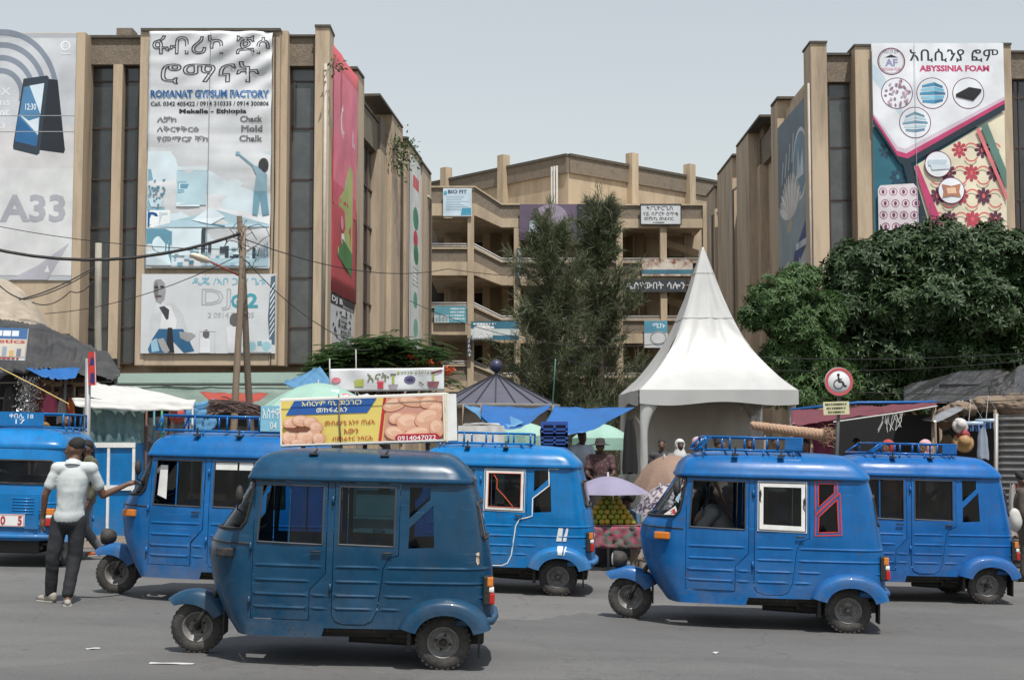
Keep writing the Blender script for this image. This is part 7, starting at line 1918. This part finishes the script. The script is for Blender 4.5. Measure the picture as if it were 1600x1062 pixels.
for px, Y, py in ((1240, 24.2, 660), (1458, 24.6, 634), (1462, 26.9, 630), (1250, 27.3, 640)): mb = MB(); g = G(px, Y); mb.tube([g, (g[0], Y, at(px, py, Y).z)], .025, 6); mb.build('awning_post', WOOD, RS)
cloth([at(1238, 654, 25.5), at(1305, 655, 25.5), at(1300, 720, 25.5), at(1236, 720, 25.5)], 16, 12, cloth_mat('magenta_cloth', (.26, .05, .12)), 'side_cloth', RS, .0, .08, 2, 32, folds=.03)
mb = MB(); a, b = at(1240, 640, 29), at(1560, 640, 29); mb.box(a.x, b.x, 29, 29.05, gz(8), a.z - .1); mb.build('shade_backdrop', DARKC, RS)
HS = thing('market_stall', 'hardware stall with black plastic roof at the right edge', 'stall', (0, 0, 0))
def plast(u, v):
    px = 1412 + 200 * u; ty = 606 - 26 * min(1, u * 2.2) + 6 * max(0, u - .7); by = 632 - 10 * u
    return at(px, ty + (by - ty) * v, 31 - 3.2 * v) + Vector((0, -.04, .07)) * noise.noise(Vector((u * 5 + v * 2, v * 1.5, 3))) + Vector((0, -.01, .022)) * (1 - 2 * abs(noise.noise(Vector((u * 16 + v * 5, v * 2.5, 8)))))
mb = MB(); mb.grid(plast, 110, 30); mb.build('plastic_roof', PLASTIC, HS).modifiers.new('s', 'SOLIDIFY').thickness = .01
def plast2(u, v):
    px = 1545 + 90 * u; ty = 600 - 48 * u; by = 622
    return at(px, ty + (by - ty) * v, 28 - 2.4 * v) + Vector((0, -.05, .06)) * noise.noise(Vector((u * 5, v * 3, 6))) + Vector((0, -.01, .02)) * (1 - 2 * abs(noise.noise(Vector((u * 9, v * 7 + u * 4, 2)))))
mb = MB(); mb.grid(plast2, 60, 30); mb.build('plastic_roof', PLASTIC, HS).modifiers.new('s', 'SOLIDIFY').thickness = .01
for k, (px, py, rx, ry) in enumerate(((1505, 638, 26, 12), (1545, 630, 30, 14), (1585, 632, 26, 20), (1480, 652, 16, 20), (1620, 625, 26, 24))):
    s_ = 25.5 / FPX; c = at(px, py, 25.5); mb = MB(); mb.ell((0, 0, 0), (rx * s_, .25, ry * s_), None, 60, 36)
    mb.v = [tuple(Vector(v) * (1 + .28 * noise.noise(Vector(v) * 5 + Vector((k, 0, 0))) - .22 * abs(noise.noise(Vector((v[0] * 9 + v[2] * 6, v[1] * 5, v[2] * 14 + k))))) + c) for v in mb.v]; mb.build('rolled_sacking', BROWNC, HS)
mb = MB(); a, b = at(1470, 660, 29.5), at(1640, 660, 29.5); mb.box(a.x, b.x, 29.5, 29.55, gz(9), a.z + .8); mb.build('shade_backdrop', DARKC, HS)
for px, Y, py in ((1470, 26, 640), (1556, 25.2, 640)): mb = MB(); g = G(px, Y); mb.tube([g, (g[0], Y, at(px, py, Y).z)], .03, 6); mb.build('stall_post', WOOD, HS)
def corr(u, v):
    p = at(1556 + 80 * u, 648, 22.6); return Vector((p.x - .16 * (v), 22.6 - .6 * u, p.z - v * (p.z - gz(8)) + .0)) + Vector((0, .022 * math.sin(v * 2 * PI * 24), 0))
mb = MB(); mb.grid(corr, 6, 190); mb.build('corrugated_wall', CORR, HS).modifiers.new('s', 'SOLIDIFY').thickness = .004
mb = MB(); g = G(1552, 22.55); mb.tube([g, (at(1557, 646, 22.55).x, 22.55, at(1557, 646, 22.55).z)], .03, 6); mb.build('corner_post', STEEL, HS)
cloth([at(1440, 655, 24.6), at(1500, 632, 25.4), at(1505, 640, 25.2), at(1462, 660, 24.4)], 8, 4, mat('silver_sheet', (.35, .36, .37), .3, .1, 4, 0, 10, .6), 'silver_flap', HS, .01, .02)
for px, py, r, m, nm, lab in ((1501, 664, .15, mat('white_cap_cloth', (.5, .48, .47), .8, .3, 20), 'sun_hat', 'pale sun hat hanging in the hardware stall'), (1506, 690, .19, mat('tan_hat_straw', (.36, .22, .10), .8, .3, 20), 'sun_hat', 'tan straw hat hanging low in the hardware stall'), (1506, 678, .12, mat('red_hat', (.3, .05, .06), .8), 'sun_hat', 'small red hat hanging between the two hats')):
    c = at(px, py, 25); mb = MB(); Mh = Matrix.Translation(c) @ Matrix.Rotation(R(70), 4, 'X'); mb.lathe([(.001, r * .75), (r * .4, r * .7), (r * .55, r * .4), (r * .58, .02), (r * .8, 0), (r * 1.0, -.03), (r * .98, -.035), (r * .55, -.01)], 22, Mh); tag(mb.build(nm, m), lab, 'hat')
for k, (px, py) in enumerate(((1518, 660), (1545, 656))):
    t = thing('hanging_rack', '%s round hanger with blue clips in the hardware stall' % ('left', 'right')[k], 'hanger', at(px, py, 25.2))
    mb = MB(); mb.lathe([(.22, .02), (.24, .0), (.24, -.04), (.22, -.05), (.2, 0), (.22, .02)], 24); mb.build('hanger_ring', mat('pale_blue_plastic', (.35, .45, .55), .4), t)
    for q in range(14): a = 2 * PI * q / 14; mb = MB(); mb.box(.23 * math.cos(a) - .012, .23 * math.cos(a) + .012, .23 * math.sin(a) - .01, .23 * math.sin(a) + .01, -.15, -.03); mb.build('clip', mat('blue_clip', (.08, .16, .38), .4), t)
    for q in range(3): a = 2 * PI * q / 3; mb = MB(); mb.tube([(.23 * math.cos(a), .23 * math.sin(a), 0), (0, 0, .42)], .005, 4); mb.build('hanger_wire', STEEL, t)
for k, (px, col) in enumerate(((1582, (.45, .42, .4)), (1590, (.20, .03, .03)), (1597, (.35, .10, .04)), (1606, (.10, .08, .1)))):
    garment(px, 756, 22.0, .14, .8, cloth_mat('folded_%d' % k, col), '%s textile hanging below the corrugated wall' % ('pale grey', 'dark red', 'rust orange', 'dark violet')[k], 'hanging_textile', 'textile', 'textiles hanging at the right edge')
garment(1535, 668, 25.0, .2, .55, cloth_mat('blue_white_cloth', (.30, .36, .45)), 'blue white striped towel hanging in the hardware stall', group=None); garment(1560, 690, 25, .2, .6, cloth_mat('ochre_cloth', (.30, .15, .03)), 'ochre garment hanging beside the corrugated wall', group=None); garment(1480, 680, 25.4, .3, .6, BROWNC, 'brown sack hanging at the left of the hardware stall', group=None)
# straw roll on a stand
SR = thing('straw_stand', 'trestle carrying the plaited straw roll', 'stand', G(1232, 22.5)); o0 = Vector(G(1232, 22.5))
for px in (1195, 1268):
    q = at(px, 684 if px > 1200 else 677, 22.5) - o0; mb = MB(); mb.tube([(q.x, -.2, 0), (q.x, 0, q.z)], .02, 6); mb.build('leg', WOOD, SR); mb = MB(); mb.tube([(q.x, .2, 0), (q.x, 0, q.z)], .02, 6); mb.build('leg', WOOD, SR)
t = thing('straw_roll', 'plaited straw roll held up behind the right three-wheeler rack', 'straw', at(1174, 664, 22.5)); o0 = at(1174, 664, 22.5); e = at(1288, 680, 22.5) - o0
for s_ in range(3):                                   # three plaited strands
    P = []
    for i in range(80):
        u = i / 79; a = u * 2 * PI * 7 + s_ * 2 * PI / 3; rr = .042 * (.8 + .4 * u); P.append(e * u + Vector((0, math.cos(a) * rr, math.sin(a) * rr * 1.1)))
    mb = MB(); mb.tube(P, [.034 + .014 * (i / 79) for i in range(80)], 6); mb.build('straw_strand', mat('straw', (.38, .25, .17), .85, .35, 30, .5, 60), t)
lv = Leaves()
for k in range(160): lv.blade(e + rv(.07), (e.normalized() + rv(.5)).normalized(), .12, .008, .2)
lv.build('straw_end', mat('straw', (.38, .25, .17)), t)
# ------------------------------------------------------------------ people
SKIN = mat('brown_skin', (.13, .066, .041), .5, .12, 9)
SKIN2 = mat('dark_brown_skin', (.075, .038, .025), .5, .12, 9)
HAIR = mat('black_hair', (.010, .009, .009), .7, .3, 40, .6, 120)
def V3(*a): return Vector(a)
def cap(mb, p0, p1, r0, r1, n=12):
    p0, p1 = Vector(p0), Vector(p1); d = p1 - p0; L = d.length
    if L < 1e-6: return
    M = Matrix.Translation(p0) @ d.to_track_quat('Z', 'Y').to_matrix().to_4x4()
    prof = [(r0 * math.cos(a), -r0 * math.sin(a)) for a in [PI / 2 * k / 4 for k in (4, 3, 2, 1)]] + [(r0, 0), ((r0 + r1) / 2, L / 2), (r1, L)] + [(r1 * math.cos(a), L + r1 * math.sin(a)) for a in [PI / 2 * k / 4 for k in (1, 2, 3, 4)]]
    mb.lathe([(max(r, .0008), h) for r, h in prof], n, M)
def fuse(mb, name, m, parent, vox, smooth=4):
    """overlapping volumes become one continuous skin"""
    o = meshobj('tmp', mb.mesh('tmp'), None)
    md = o.modifiers.new('r', 'REMESH'); md.mode = 'VOXEL'; md.voxel_size = vox; md.use_smooth_shade = True
    ms = o.modifiers.new('s', 'SMOOTH'); ms.iterations = smooth + (4 if vox < .015 and name != 'body' else 0); ms.factor = .5
    bpy.context.view_layer.update()
    me = blender_mesh_from(o); me.name = name
    bpy.data.objects.remove(o)
    if name not in ('body', 'shoe'):                 # creases in the cloth
        me.update(); amp = .0042 if name != 'trousers' else .0045
        ns = [v.normal.copy() for v in me.vertices]
        for v, n_ in zip(me.vertices, ns):
            c = v.co; k = 1 - 2 * abs(noise.noise(Vector((c.x * 5 + c.z * 3, c.y * 5, c.z * (9 if name == 'trousers' else 7)))))
            k2 = noise.noise(Vector((c.x * 11 - c.z * 9, c.y * 9, c.z * 12)))
            v.co = c + n_ * (amp * k + amp * .5 * k2)
    for p in me.polygons: p.use_smooth = True
    return meshobj(name, me, m, parent)
def hand(mb, w, d, side, curl=.5, s=1.0, palmn=None):
    """palm and five bent fingers from wrist w along d"""
    d = Vector(d).normalized(); pn = Vector(palmn if palmn else (0, 1, 0)); q = d.cross(pn).normalized() * side; pn = q.cross(d).normalized() * side
    cap(mb, w, w + d * .075 * s, .026 * s, .030 * s); cap(mb, w + d * .04 * s + q * .018 * s, w + d * .08 * s + q * .022 * s, .018 * s, .016 * s); cap(mb, w + d * .04 * s - q * .018 * s, w + d * .08 * s - q * .022 * s, .018 * s, .016 * s)
    for k, (off, L) in enumerate(((.030, .072), (.010, .082), (-.010, .076), (-.029, .058))):
        b = w + d * .085 * s + q * off * s; d1 = (d + pn * curl * .5).normalized(); m1 = b + d1 * L * .5 * s; d2 = (d + pn * curl * 1.6).normalized(); m2 = m1 + d2 * L * .32 * s; d3 = (d * .5 + pn * curl * 2.2).normalized(); e = m2 + d3 * L * .25 * s
        cap(mb, b, m1, .0105 * s, .0095 * s, 8); cap(mb, m1, m2, .0095 * s, .0088 * s, 8); cap(mb, m2, e, .0088 * s, .0075 * s, 8)
    tb = w + d * .025 * s + q * .026 * s; t1 = tb + (d * .6 + q * .75 + pn * .3).normalized() * .042 * s; t2 = t1 + (d * .9 + q * .25 + pn * .4 * (1 + curl)).normalized() * .034 * s
    cap(mb, tb, t1, .0145 * s, .012 * s, 8); cap(mb, t1, t2, .012 * s, .009 * s, 8)
def person(label, base, J, face, top, bottom, shoes, skin=None, sleeve='short', vox=.014, hair='short', hairm=None, extra=None, skirt=False, top_name='shirt', fingers=True):
    """J: joint positions relative to base; face: unit direction the head looks to"""
    t = thing('person', label, 'person', base); skin = skin or SKIN
    j = {k: Vector(v) for k, v in J.items()}; f = Vector(face).normalized(); up = Vector((0, 0, 1)); r = f.cross(up).normalized()
    b = MB(); hc = j['head']
    Mh = Matrix((( r.x, f.x, up.x), (r.y, f.y, up.y), (r.z, f.z, up.z)))
    P = lambda x, y, z: hc + Mh @ Vector((x, y, z))
    M4 = Mh.to_4x4()
    b.ell(hc + Mh @ V3(0, -.01, .015), (.073, .094, .098), M4, 18, 12); b.ell(P(0, .022, -.055), (.054, .066, .062), M4); b.ell(P(0, .055, -.085), (.030, .026, .024), M4)
    cap(b, P(0, .082, .012), P(0, .108, -.028), .009, .015, 8); cap(b, P(-.028, .074, .032), P(.028, .074, .032), .013, .013, 8)
    cap(b, P(-.022, .084, -.060), P(.022, .084, -.060), .0085, .0085, 8); cap(b, P(-.018, .082, -.072), P(.018, .082, -.072), .009, .009, 8)
    for s_ in (-1, 1): b.ell(P(.075 * s_, -.012, -.01), (.010, .020, .032), M4, 8, 6); b.ell(P(.038 * s_, .062, -.02), (.022, .022, .022), M4, 8, 6)
    cap(b, j['neck'], P(0, -.018, -.06), .056, .052)
    sh = (j['shL'] + j['shR']) / 2; pv = (j['hipL'] + j['hipR']) / 2; ax = (j['shR'] - j['shL']).normalized(); spine = (sh - pv)
    def torso(mb, g):
        c1 = pv.lerp(sh, .72); c2 = pv.lerp(sh, .38); fw = ax.cross(spine.normalized()).normalized(); sp = spine.normalized()
        Mt = Matrix(((ax.x, fw.x, sp.x), (ax.y, fw.y, sp.y), (ax.z, fw.z, sp.z))).to_4x4()
        w = (j['shR'] - j['shL']).length
        mb.ell(c1, (w * .44 + g, .115 + g, .20 + g), Mt, 20, 12); mb.ell(c2, (w * .375 + g, .108 + g, .19 + g), Mt, 20, 12); mb.ell(pv + sp * .04, (w * .41 + g * 1.6, .122 + g * 1.6, .13 + g), Mt, 20, 12)
        cap(mb, pv + sp * .02, c1, .12 + g, .125 + g); mb.ell((c1 + c2) / 2, (w * .405 + g, .110 + g, .2 + g), Mt, 20, 12); mb.ell((pv + c2) / 2, (w * .385 + g, .112 + g, .16 + g), Mt, 20, 12)
        cap(mb, j['shL'], j['shR'], .058 + g, .058 + g); cap(mb, sh, j['neck'], .075 + g, .058 + g)
    torso(b, 0)
    for s_ in 'LR':
        cap(b, j['sh' + s_], j['el' + s_], .050, .039); cap(b, j['el' + s_], j['wr' + s_], .040, .026)
        d = j['ha' + s_] if 'ha' + s_ in j else (j['wr' + s_] - j['el' + s_])
        if fingers: hand(b, j['wr' + s_], d, 1 if s_ == 'R' else -1, J.get('curl' + s_, (.5, 0, 0))[0], palmn=J.get('pn' + s_))
        else: cap(b, j['wr' + s_], j['wr' + s_] + d.normalized() * .15, .03, .02)
        cap(b, j['hip' + s_], j['kn' + s_], .082, .055); cap(b, j['kn' + s_], j['an' + s_], .055, .036)
        fd = Vector(J.get('ft' + s_, (0, -1, 0))).normalized(); cap(b, j['an' + s_] + V3(0, 0, -.03), j['an' + s_] + fd * .15 + V3(0, 0, -.055), .035, .026)
    fuse(b, 'body', skin, t, vox)
    c = MB(); torso(c, .012)
    for s_ in 'LR':
        e = j['el' + s_]; a = j['sh' + s_]
        if sleeve == 'short': cap(c, a, a.lerp(e, .62), .056, .060)
        elif sleeve == 'long': cap(c, a, e, .068, .055); cap(c, e, e.lerp(j['wr' + s_], .95), .055, .042)
    tp = fuse(c, top_name, top, t, vox)
    if extra != 'nocollar':
        k = MB(); M = Matrix.Translation(j['neck'] + V3(0, 0, .012)) @ (P(0, 0, 0) - j['neck']).to_track_quat('Z', 'Y').to_matrix().to_4x4(); k.lathe([(.070, -.03), (.068, .018), (.074, .022), (.088, -.012), (.094, -.03)], 20, M); k.build('collar', top, tp)
    c = MB()
    if skirt:
        kn = (j['knL'] + j['knR']) / 2; an = (j['anL'] + j['anR']) / 2
        cap(c, pv + V3(0, 0, .05), kn, .17, .19, 16); cap(c, kn, an + V3(0, 0, .06), .19, .2, 16)
    else:
        c.ell(pv + V3(0, 0, -.0), ((j['shR'] - j['shL']).length * .44, .135, .125), Matrix.Rotation(math.atan2(ax.y, ax.x), 4, 'Z'), 18, 10)
        for s_ in 'LR': cap(c, j['hip' + s_], j['kn' + s_], .094, .070); cap(c, j['kn' + s_], j['an' + s_] + V3(0, 0, .02), .070, .058)
    fuse(c, 'skirt' if skirt else 'trousers', bottom, t, vox)
    for s_ in 'LR':
        fd = Vector(J.get('ft' + s_, (0, -1, 0))).normalized(); a = j['an' + s_]; c = MB()
        cap(c, a + V3(0, 0, -.02) - fd * .04, a + V3(0, 0, -.035), .044, .044); cap(c, a - fd * .045 + V3(0, 0, -.05), a + fd * .17 + V3(0, 0, -.055), .038, .034)
        sh_ = fuse(c, 'shoe', shoes, t, .012)
        so_ = MB(); Ms = Matrix.Translation(a + fd * .06) @ Matrix.Rotation(math.atan2(fd.y, fd.x), 4, 'Z'); so_.box(-.118, .132, -.040, .040, -.092, -.074, Ms, bev=.008); so_.build('sole', mat('pale_sole', (.34, .32, .29), .8), sh_)
    # hair or headwear
    h = MB(); hm = hairm or HAIR
    if hair in ('short', 'bun', 'afro'):
        g = .004 if hair != 'afro' else .05
        h.ell(P(0, -.020, .040), (.074 + g, .090 + g, .082 + g), M4, 22, 14); hv = []
        for v in h.v:
            q = Mh.transposed() @ (Vector(v) - hc)
            lim = .018 if hair == 'short' else .0
            lo = max(-.03, min(.068, .02 + q.y * .75))
            if q.z < lo: q.z = lo - (lo - q.z) * .12; q.x *= .90; q.y *= .95
            q *= 1 + .03 * noise.noise(Vector(v) * 38)
            hv.append(tuple(hc + Mh @ q))
        h.v = hv
        if hair == 'bun': h.ell(P(0, -.08, .11), (.045, .045, .045), M4)
        h.build('hair', hm, t)
    elif hair == 'shawl':
        h.ell(P(0, -.02, .015), (.105, .118, .125), M4, 20, 14)
        hv = []
        for v in h.v:
            q = Mh.transposed() @ (Vector(v) - hc)
            if q.y > .045 and q.z < .055: q.y = .045 - .03 * (1 - abs(q.x) / .1)
            hv.append(tuple(hc + Mh @ q))
        h.v = hv; cap(h, P(0, -.03, -.06), j['neck'] + V3(0, 0, -.06), .09, .16); h.build('head_shawl', hm, t)
    elif hair == 'cap':
        h.ell(P(0, -.012, .05), (.090, .106, .085), M4, 20, 12); h.build('knitted_cap', hm, t)
    elif hair == 'hat':
        h.lathe([(.001, .15), (.07, .14), (.088, .07), (.092, .045), (.17, .03), (.172, .022), (.09, .03)], 24, Matrix.Translation(hc) @ M4); h.build('brimmed_hat', hm, t)
    e = MB()
    for s_ in (-1, 1): e.ell(P(.031 * s_, .080, .008), (.013, .007, .008), M4, 8, 6)
    e.build('eyes', mat('dark_eye', (.012, .010, .010), .25), t)
    return t
def standing(px, py_head, Y, label, face, top, bottom, shoes, facing=None, **k):
    """upright figure whose head centre was surveyed at px, py_head"""
    h = at(px, py_head, Y); z0 = gz(h.x); H = h.z - z0 + .11; s = H / 1.72
    f = Vector(facing or face).normalized(); r = f.cross(Vector((0, 0, 1))).normalized()
    q = lambda x, y, z: tuple(r * x * s + f * y * s + Vector((0, 0, z * s)))
    J = dict(head=q(0, .02, 1.60), neck=q(0, -.01, 1.45), shL=q(-.18, 0, 1.40), shR=q(.18, 0, 1.40), elL=q(-.25, -.02, 1.12), elR=q(.25, -.02, 1.12), wrL=q(-.24, .08, .88), wrR=q(.24, .08, .88), hipL=q(-.09, 0, .88), hipR=q(.09, 0, .88), knL=q(-.10, .03, .48), knR=q(.10, .02, .48), anL=q(-.10, -.02, .09), anR=q(.10, -.02, .09), ftL=tuple(f), ftR=tuple(f))
    for a, b in (k.pop('pose', None) or {}).items(): J[a] = q(*b)
    return person(label, (h.x, Y, z0), J, face, top, bottom, shoes, vox=.02, fingers=k.pop('fingers', False), **k)
def seated(px, py_head, Y, label, face, top, bottom, shoes, seat=.45, **k):
    h = at(px, py_head, Y); z0 = gz(h.x); hz = h.z - z0; f = Vector(face).normalized(); f.z = 0; f.normalize(); r = f.cross(Vector((0, 0, 1))).normalized()
    hip = hz - .72
    q = lambda x, y, z: tuple(r * x + f * y + Vector((0, 0, z)))
    J = dict(head=q(0, .06, hz), neck=q(0, .01, hz - .15), shL=q(-.18, 0, hz - .20), shR=q(.18, 0, hz - .20), elL=q(-.24, .08, hz - .47), elR=q(.24, .08, hz - .47), wrL=q(-.12, .28, hz - .55), wrR=q(.12, .28, hz - .55), hipL=q(-.09, 0, hip), hipR=q(.09, 0, hip), knL=q(-.13, .42, hip + .03), knR=q(.13, .42, hip + .03), anL=q(-.12, .40, .09), anR=q(.12, .40, .09), ftL=tuple(f), ftR=tuple(f))
    t = person(label, (h.x, Y, z0), J, face, top, bottom, shoes, vox=.02, fingers=False, **k)
    st = thing('stool', 'wooden stool under the %s' % label.split(',')[0].split(' by ')[0], 'stool', (h.x, Y, z0))
    mb = MB(); mb.box(-.18, .18, -.18, .18, max(.1, hip - .13), max(.14, hip - .09), bev=.01); mb.build('seat', WOOD, st)
    for sx in (-1, 1):
        for sy in (-1, 1): mb = MB(); mb.box(sx * .15 - .02, sx * .15 + .02, sy * .15 - .02, sy * .15 + .02, 0, max(.1, hip - .13)); mb.build('leg', WOOD, st)
    return t
def cm(name, col, **k): return mat(name, col, .85, .12, 5, .08, 30, **k)
# the man in the white polo shirt holding the windscreen pillar
S_ = 1 / 150.6
def mj(px, py, y=0): return ((px - 96) * S_, y, (943 - py) * S_)
bx_ = at(96, 700, 14.75).x
J = dict(head=mj(115, 706, .03), neck=mj(115.5, 729, -.01), shL=mj(92, 736, -.03), shR=mj(142, 736, .02), elL=mj(75, 776, -.05), elR=mj(157, 778, .12), wrL=mj(69, 812, .0), wrR=mj(185, 762, .36), haL=(-.01, .02, -1), haR=(.6, .55, .22), pnL=(.7, .5, 0), pnR=(0, .6, -.8), curlL=(.35, 0, 0), curlR=(.9, 0, 0),
         hipL=mj(96, 816, 0), hipR=mj(122, 816, .02), knL=mj(88, 872, -.03), knR=mj(119, 872, .04), anL=mj(82, 929, .05), anR=mj(113, 931, -.05), ftL=(-.75, .55, 0), ftR=(.25, -.8, 0))
person('man in white polo shirt and black jeans holding the blue three-wheeler', (bx_, 14.75, gz(bx_)), J, (-.93, .25, -.05), cm('white_polo_cotton', (.50, .54, .54), dirt=(.40, .44, .44), dscale=7), cm('black_denim', (.018, .019, .023), dirt=(.035, .036, .042), dscale=9), cm('grey_canvas_shoe', (.32, .29, .25)), vox=.011)
# the one walking behind him
standing(136, 700, 19.6, 'walking person in olive jacket and grey jeans behind the white polo man', (-.6, -.6, 0), cm('olive_jacket', (.085, .078, .05)), cm('grey_denim', (.10, .105, .115)), cm('orange_sandal', (.35, .10, .04)), sleeve='long', pose=dict(knL=(-.1, .2, .48), anL=(-.1, .32, .10), knR=(.1, -.02, .48), anR=(.1, -.28, .14), shR=(.16, .05, 1.40)))
# people by the fruit and the tent
seated(908, 683, 25, 'man in light blue shirt sitting beside the crates', (.35, -.9, -.1), cm('light_blue_shirt', (.42, .47, .53)), cm('dark_trousers', (.03, .03, .036)), cm('black_shoe', (.02, .02, .02)), skin=SKIN2)
seated(938, 697, 24.6, 'woman in dark dress and brimmed hat sitting before the mint umbrellas', (-.1, -1, 0), cm('dark_print_dress', (.06, .03, .035), dirt=(.2, .1, .08), dscale=22, dmin=.55, dmax=.6), cm('dark_skirt', (.035, .03, .035)), cm('black_shoe', (.02, .02, .02)), skin=SKIN2, hair='hat', hairm=cm('dark_felt', (.03, .025, .025)), skirt=True)
seated(983, 783, 20.9, 'vendor in denim jacket sitting at the right of the fruit table', (-.8, -.5, -.2), cm('denim_jacket', (.07, .13, .20)), cm('dark_skirt', (.035, .03, .035)), cm('black_shoe', (.02, .02, .02)), sleeve='long', skin=SKIN2, skirt=True, hair='afro')
standing(1034, 693, 30, 'man looking out over the brown umbrella inside the tent', (-.1, -1, 0), cm('charcoal_shirt', (.05, .05, .055)), cm('dark_trousers', (.03, .03, .036)), cm('black_shoe', (.02, .02, .02)))
standing(1091, 692, 24, 'person in pink and white knitted cap behind the right roof rack', (-.7, .6, 0), cm('black_jacket', (.02, .02, .022)), cm('dark_trousers', (.03, .03, .036)), cm('black_shoe', (.02, .02, .02)), hair='cap', hairm=cm('pink_white_knit', (.55, .28, .32), dirt=(.5, .5, .48), dscale=14, dmin=.48, dmax=.54), sleeve='long')
standing(1124, 694, 23.5, 'woman with hair bun and pale top behind the right roof rack', (.85, -.35, 0), cm('cream_top', (.42, .36, .32)), cm('dark_skirt', (.035, .03, .035)), cm('black_shoe', (.02, .02, .02)), hair='bun', skirt=True)
standing(1212, 690, 24.5, 'person in white standing behind the straw roll', (.2, -1, 0), cm('white_cotton', (.55, .55, .55)), cm('dark_trousers', (.03, .03, .036)), cm('black_shoe', (.02, .02, .02)), sleeve='long')
standing(1258, 694, 25, 'person in dark maroon top under the maroon awning', (-.5, -.8, 0), cm('maroon_top', (.12, .03, .04)), cm('dark_skirt', (.035, .03, .035)), cm('black_shoe', (.02, .02, .02)), skirt=True)
standing(1388, 697, 22.6, 'person wrapped in a red shawl behind the far right roof rack', (-.7, -.6, 0), cm('red_shawl_cloth', (.32, .045, .035)), cm('dark_skirt', (.035, .03, .035)), cm('black_shoe', (.02, .02, .02)), hair='shawl', hairm=cm('red_shawl_cloth', (.32, .045, .035)), skirt=True, sleeve='long')
standing(1446, 697, 22.4, 'woman in pale pink headscarf behind the far right roof rack', (-.8, -.6, 0), cm('pink_scarf_cloth', (.50, .30, .32)), cm('dark_skirt', (.035, .03, .035)), cm('black_shoe', (.02, .02, .02)), hair='shawl', hairm=cm('pink_scarf_cloth', (.50, .30, .32)), skirt=True)
standing(107, 655, 27, 'bald stall keeper behind the far left roof rack', (-.2, -1, 0), cm('dark_shirt', (.03, .03, .03)), cm('dark_trousers', (.03, .03, .036)), cm('black_shoe', (.02, .02, .02)), hair='none')
# bent figure carrying a white sack, right edge
h_ = at(1592, 775, 20.0)
standing(1598, 752, 20.0, 'bent person in brown jacket carrying a white sack at right edge', (.9, -.3, -.2), cm('brown_jacket', (.07, .055, .045)), cm('brown_trousers', (.09, .075, .06)), cm('black_shoe', (.02, .02, .02)), sleeve='long', facing=(.9, -.3, 0))
mb = MB(); c = at(1586, 812, 19.6); mb.ell((0, 0, 0), (.09, .09, .16), None, 18, 12); mb.v = [tuple(Vector(v) * (1 + .15 * noise.noise(Vector(v) * 9)) + c) for v in mb.v]; tag(mb.build('white_sack', cm('white_sack_weave', (.5, .49, .46))), 'white sack carried at the right edge behind the far right three-wheeler', 'sack')
# driver leaning over inside the right three-wheeler
def driver():
    M = tE.matrix_basis.copy(); bpy.context.view_layer.update(); M = tE.matrix_world
    Lp = lambda x, y, z: M @ Vector((x, y, z)); b0 = Lp(-1.05, 0, .0)
    q = lambda x, y, z: tuple(Lp(x, y, z) - b0)
    J = dict(head=q(-1.33, .10, .98), neck=q(-1.26, .04, 1.06), shL=q(-1.20, .20, 1.06), shR=q(-1.22, -.18, 1.08), elL=q(-1.38, .26, .86), elR=q(-1.40, -.22, .86), wrL=q(-1.50, .2, .72), wrR=q(-1.50, -.16, .74), hipL=q(-1.02, .10, .74), hipR=q(-1.02, -.12, .74), knL=q(-1.36, .14, .70), knR=q(-1.36, -.16, .70), anL=q(-1.38, .12, .40), anR=q(-1.38, -.14, .40), ftL=(-1, 0, 0), ftR=(-1, 0, 0))
    person('driver in grey shirt bending forward inside the right three-wheeler', b0, J, (-.8, .1, -.6), cm('grey_shirt', (.15, .155, .16)), cm('dark_trousers', (.03, .03, .036)), cm('black_shoe', (.02, .02, .02)), vox=.016, fingers=False)
driver()
# ------------------------------------------------------------------ clutter round the stalls
random.seed(77)
garment(984, 655, 29.2, .3, 1.1, cloth_mat('black_coat_cloth', (.015, .015, .016)), 'black coat hanging at the left tent leg', group=None)
garment(1180, 650, 30.5, .35, .9, cloth_mat('grey_coat_cloth', (.12, .11, .11)), 'grey coat hanging inside the tent', group=None)
standing(1062, 694, 28.5, 'person in white scarf inside the tent', (.2, -1, 0), cm('grey_wrap', (.16, .15, .15)), cm('dark_skirt', (.035, .03, .035)), cm('black_shoe', (.02, .02, .02)), skin=SKIN2, hair='shawl', hairm=cm('white_scarf', (.5, .5, .5)), skirt=True)
standing(1172, 692, 25.5, 'man in dark green shirt behind the right roof rack', (-.3, -1, 0), cm('dark_green_shirt', (.03, .05, .035)), cm('dark_trousers', (.03, .03, .036)), cm('black_shoe', (.02, .02, .02)), skin=SKIN2)
standing(1338, 692, 26, 'stall keeper in dark blue shirt under the maroon awning', (-.4, -1, 0), cm('navy_shirt', (.02, .03, .06)), cm('dark_trousers', (.03, .03, .036)), cm('black_shoe', (.02, .02, .02)), skin=SKIN2)
standing(70, 668, 27.6, 'woman in ochre headscarf inside the black roofed stall', (.4, -1, 0), cm('ochre_wrap', (.22, .12, .04)), cm('dark_skirt', (.035, .03, .035)), cm('black_shoe', (.02, .02, .02)), hair='shawl', hairm=cm('ochre_wrap', (.22, .12, .04)), skirt=True)
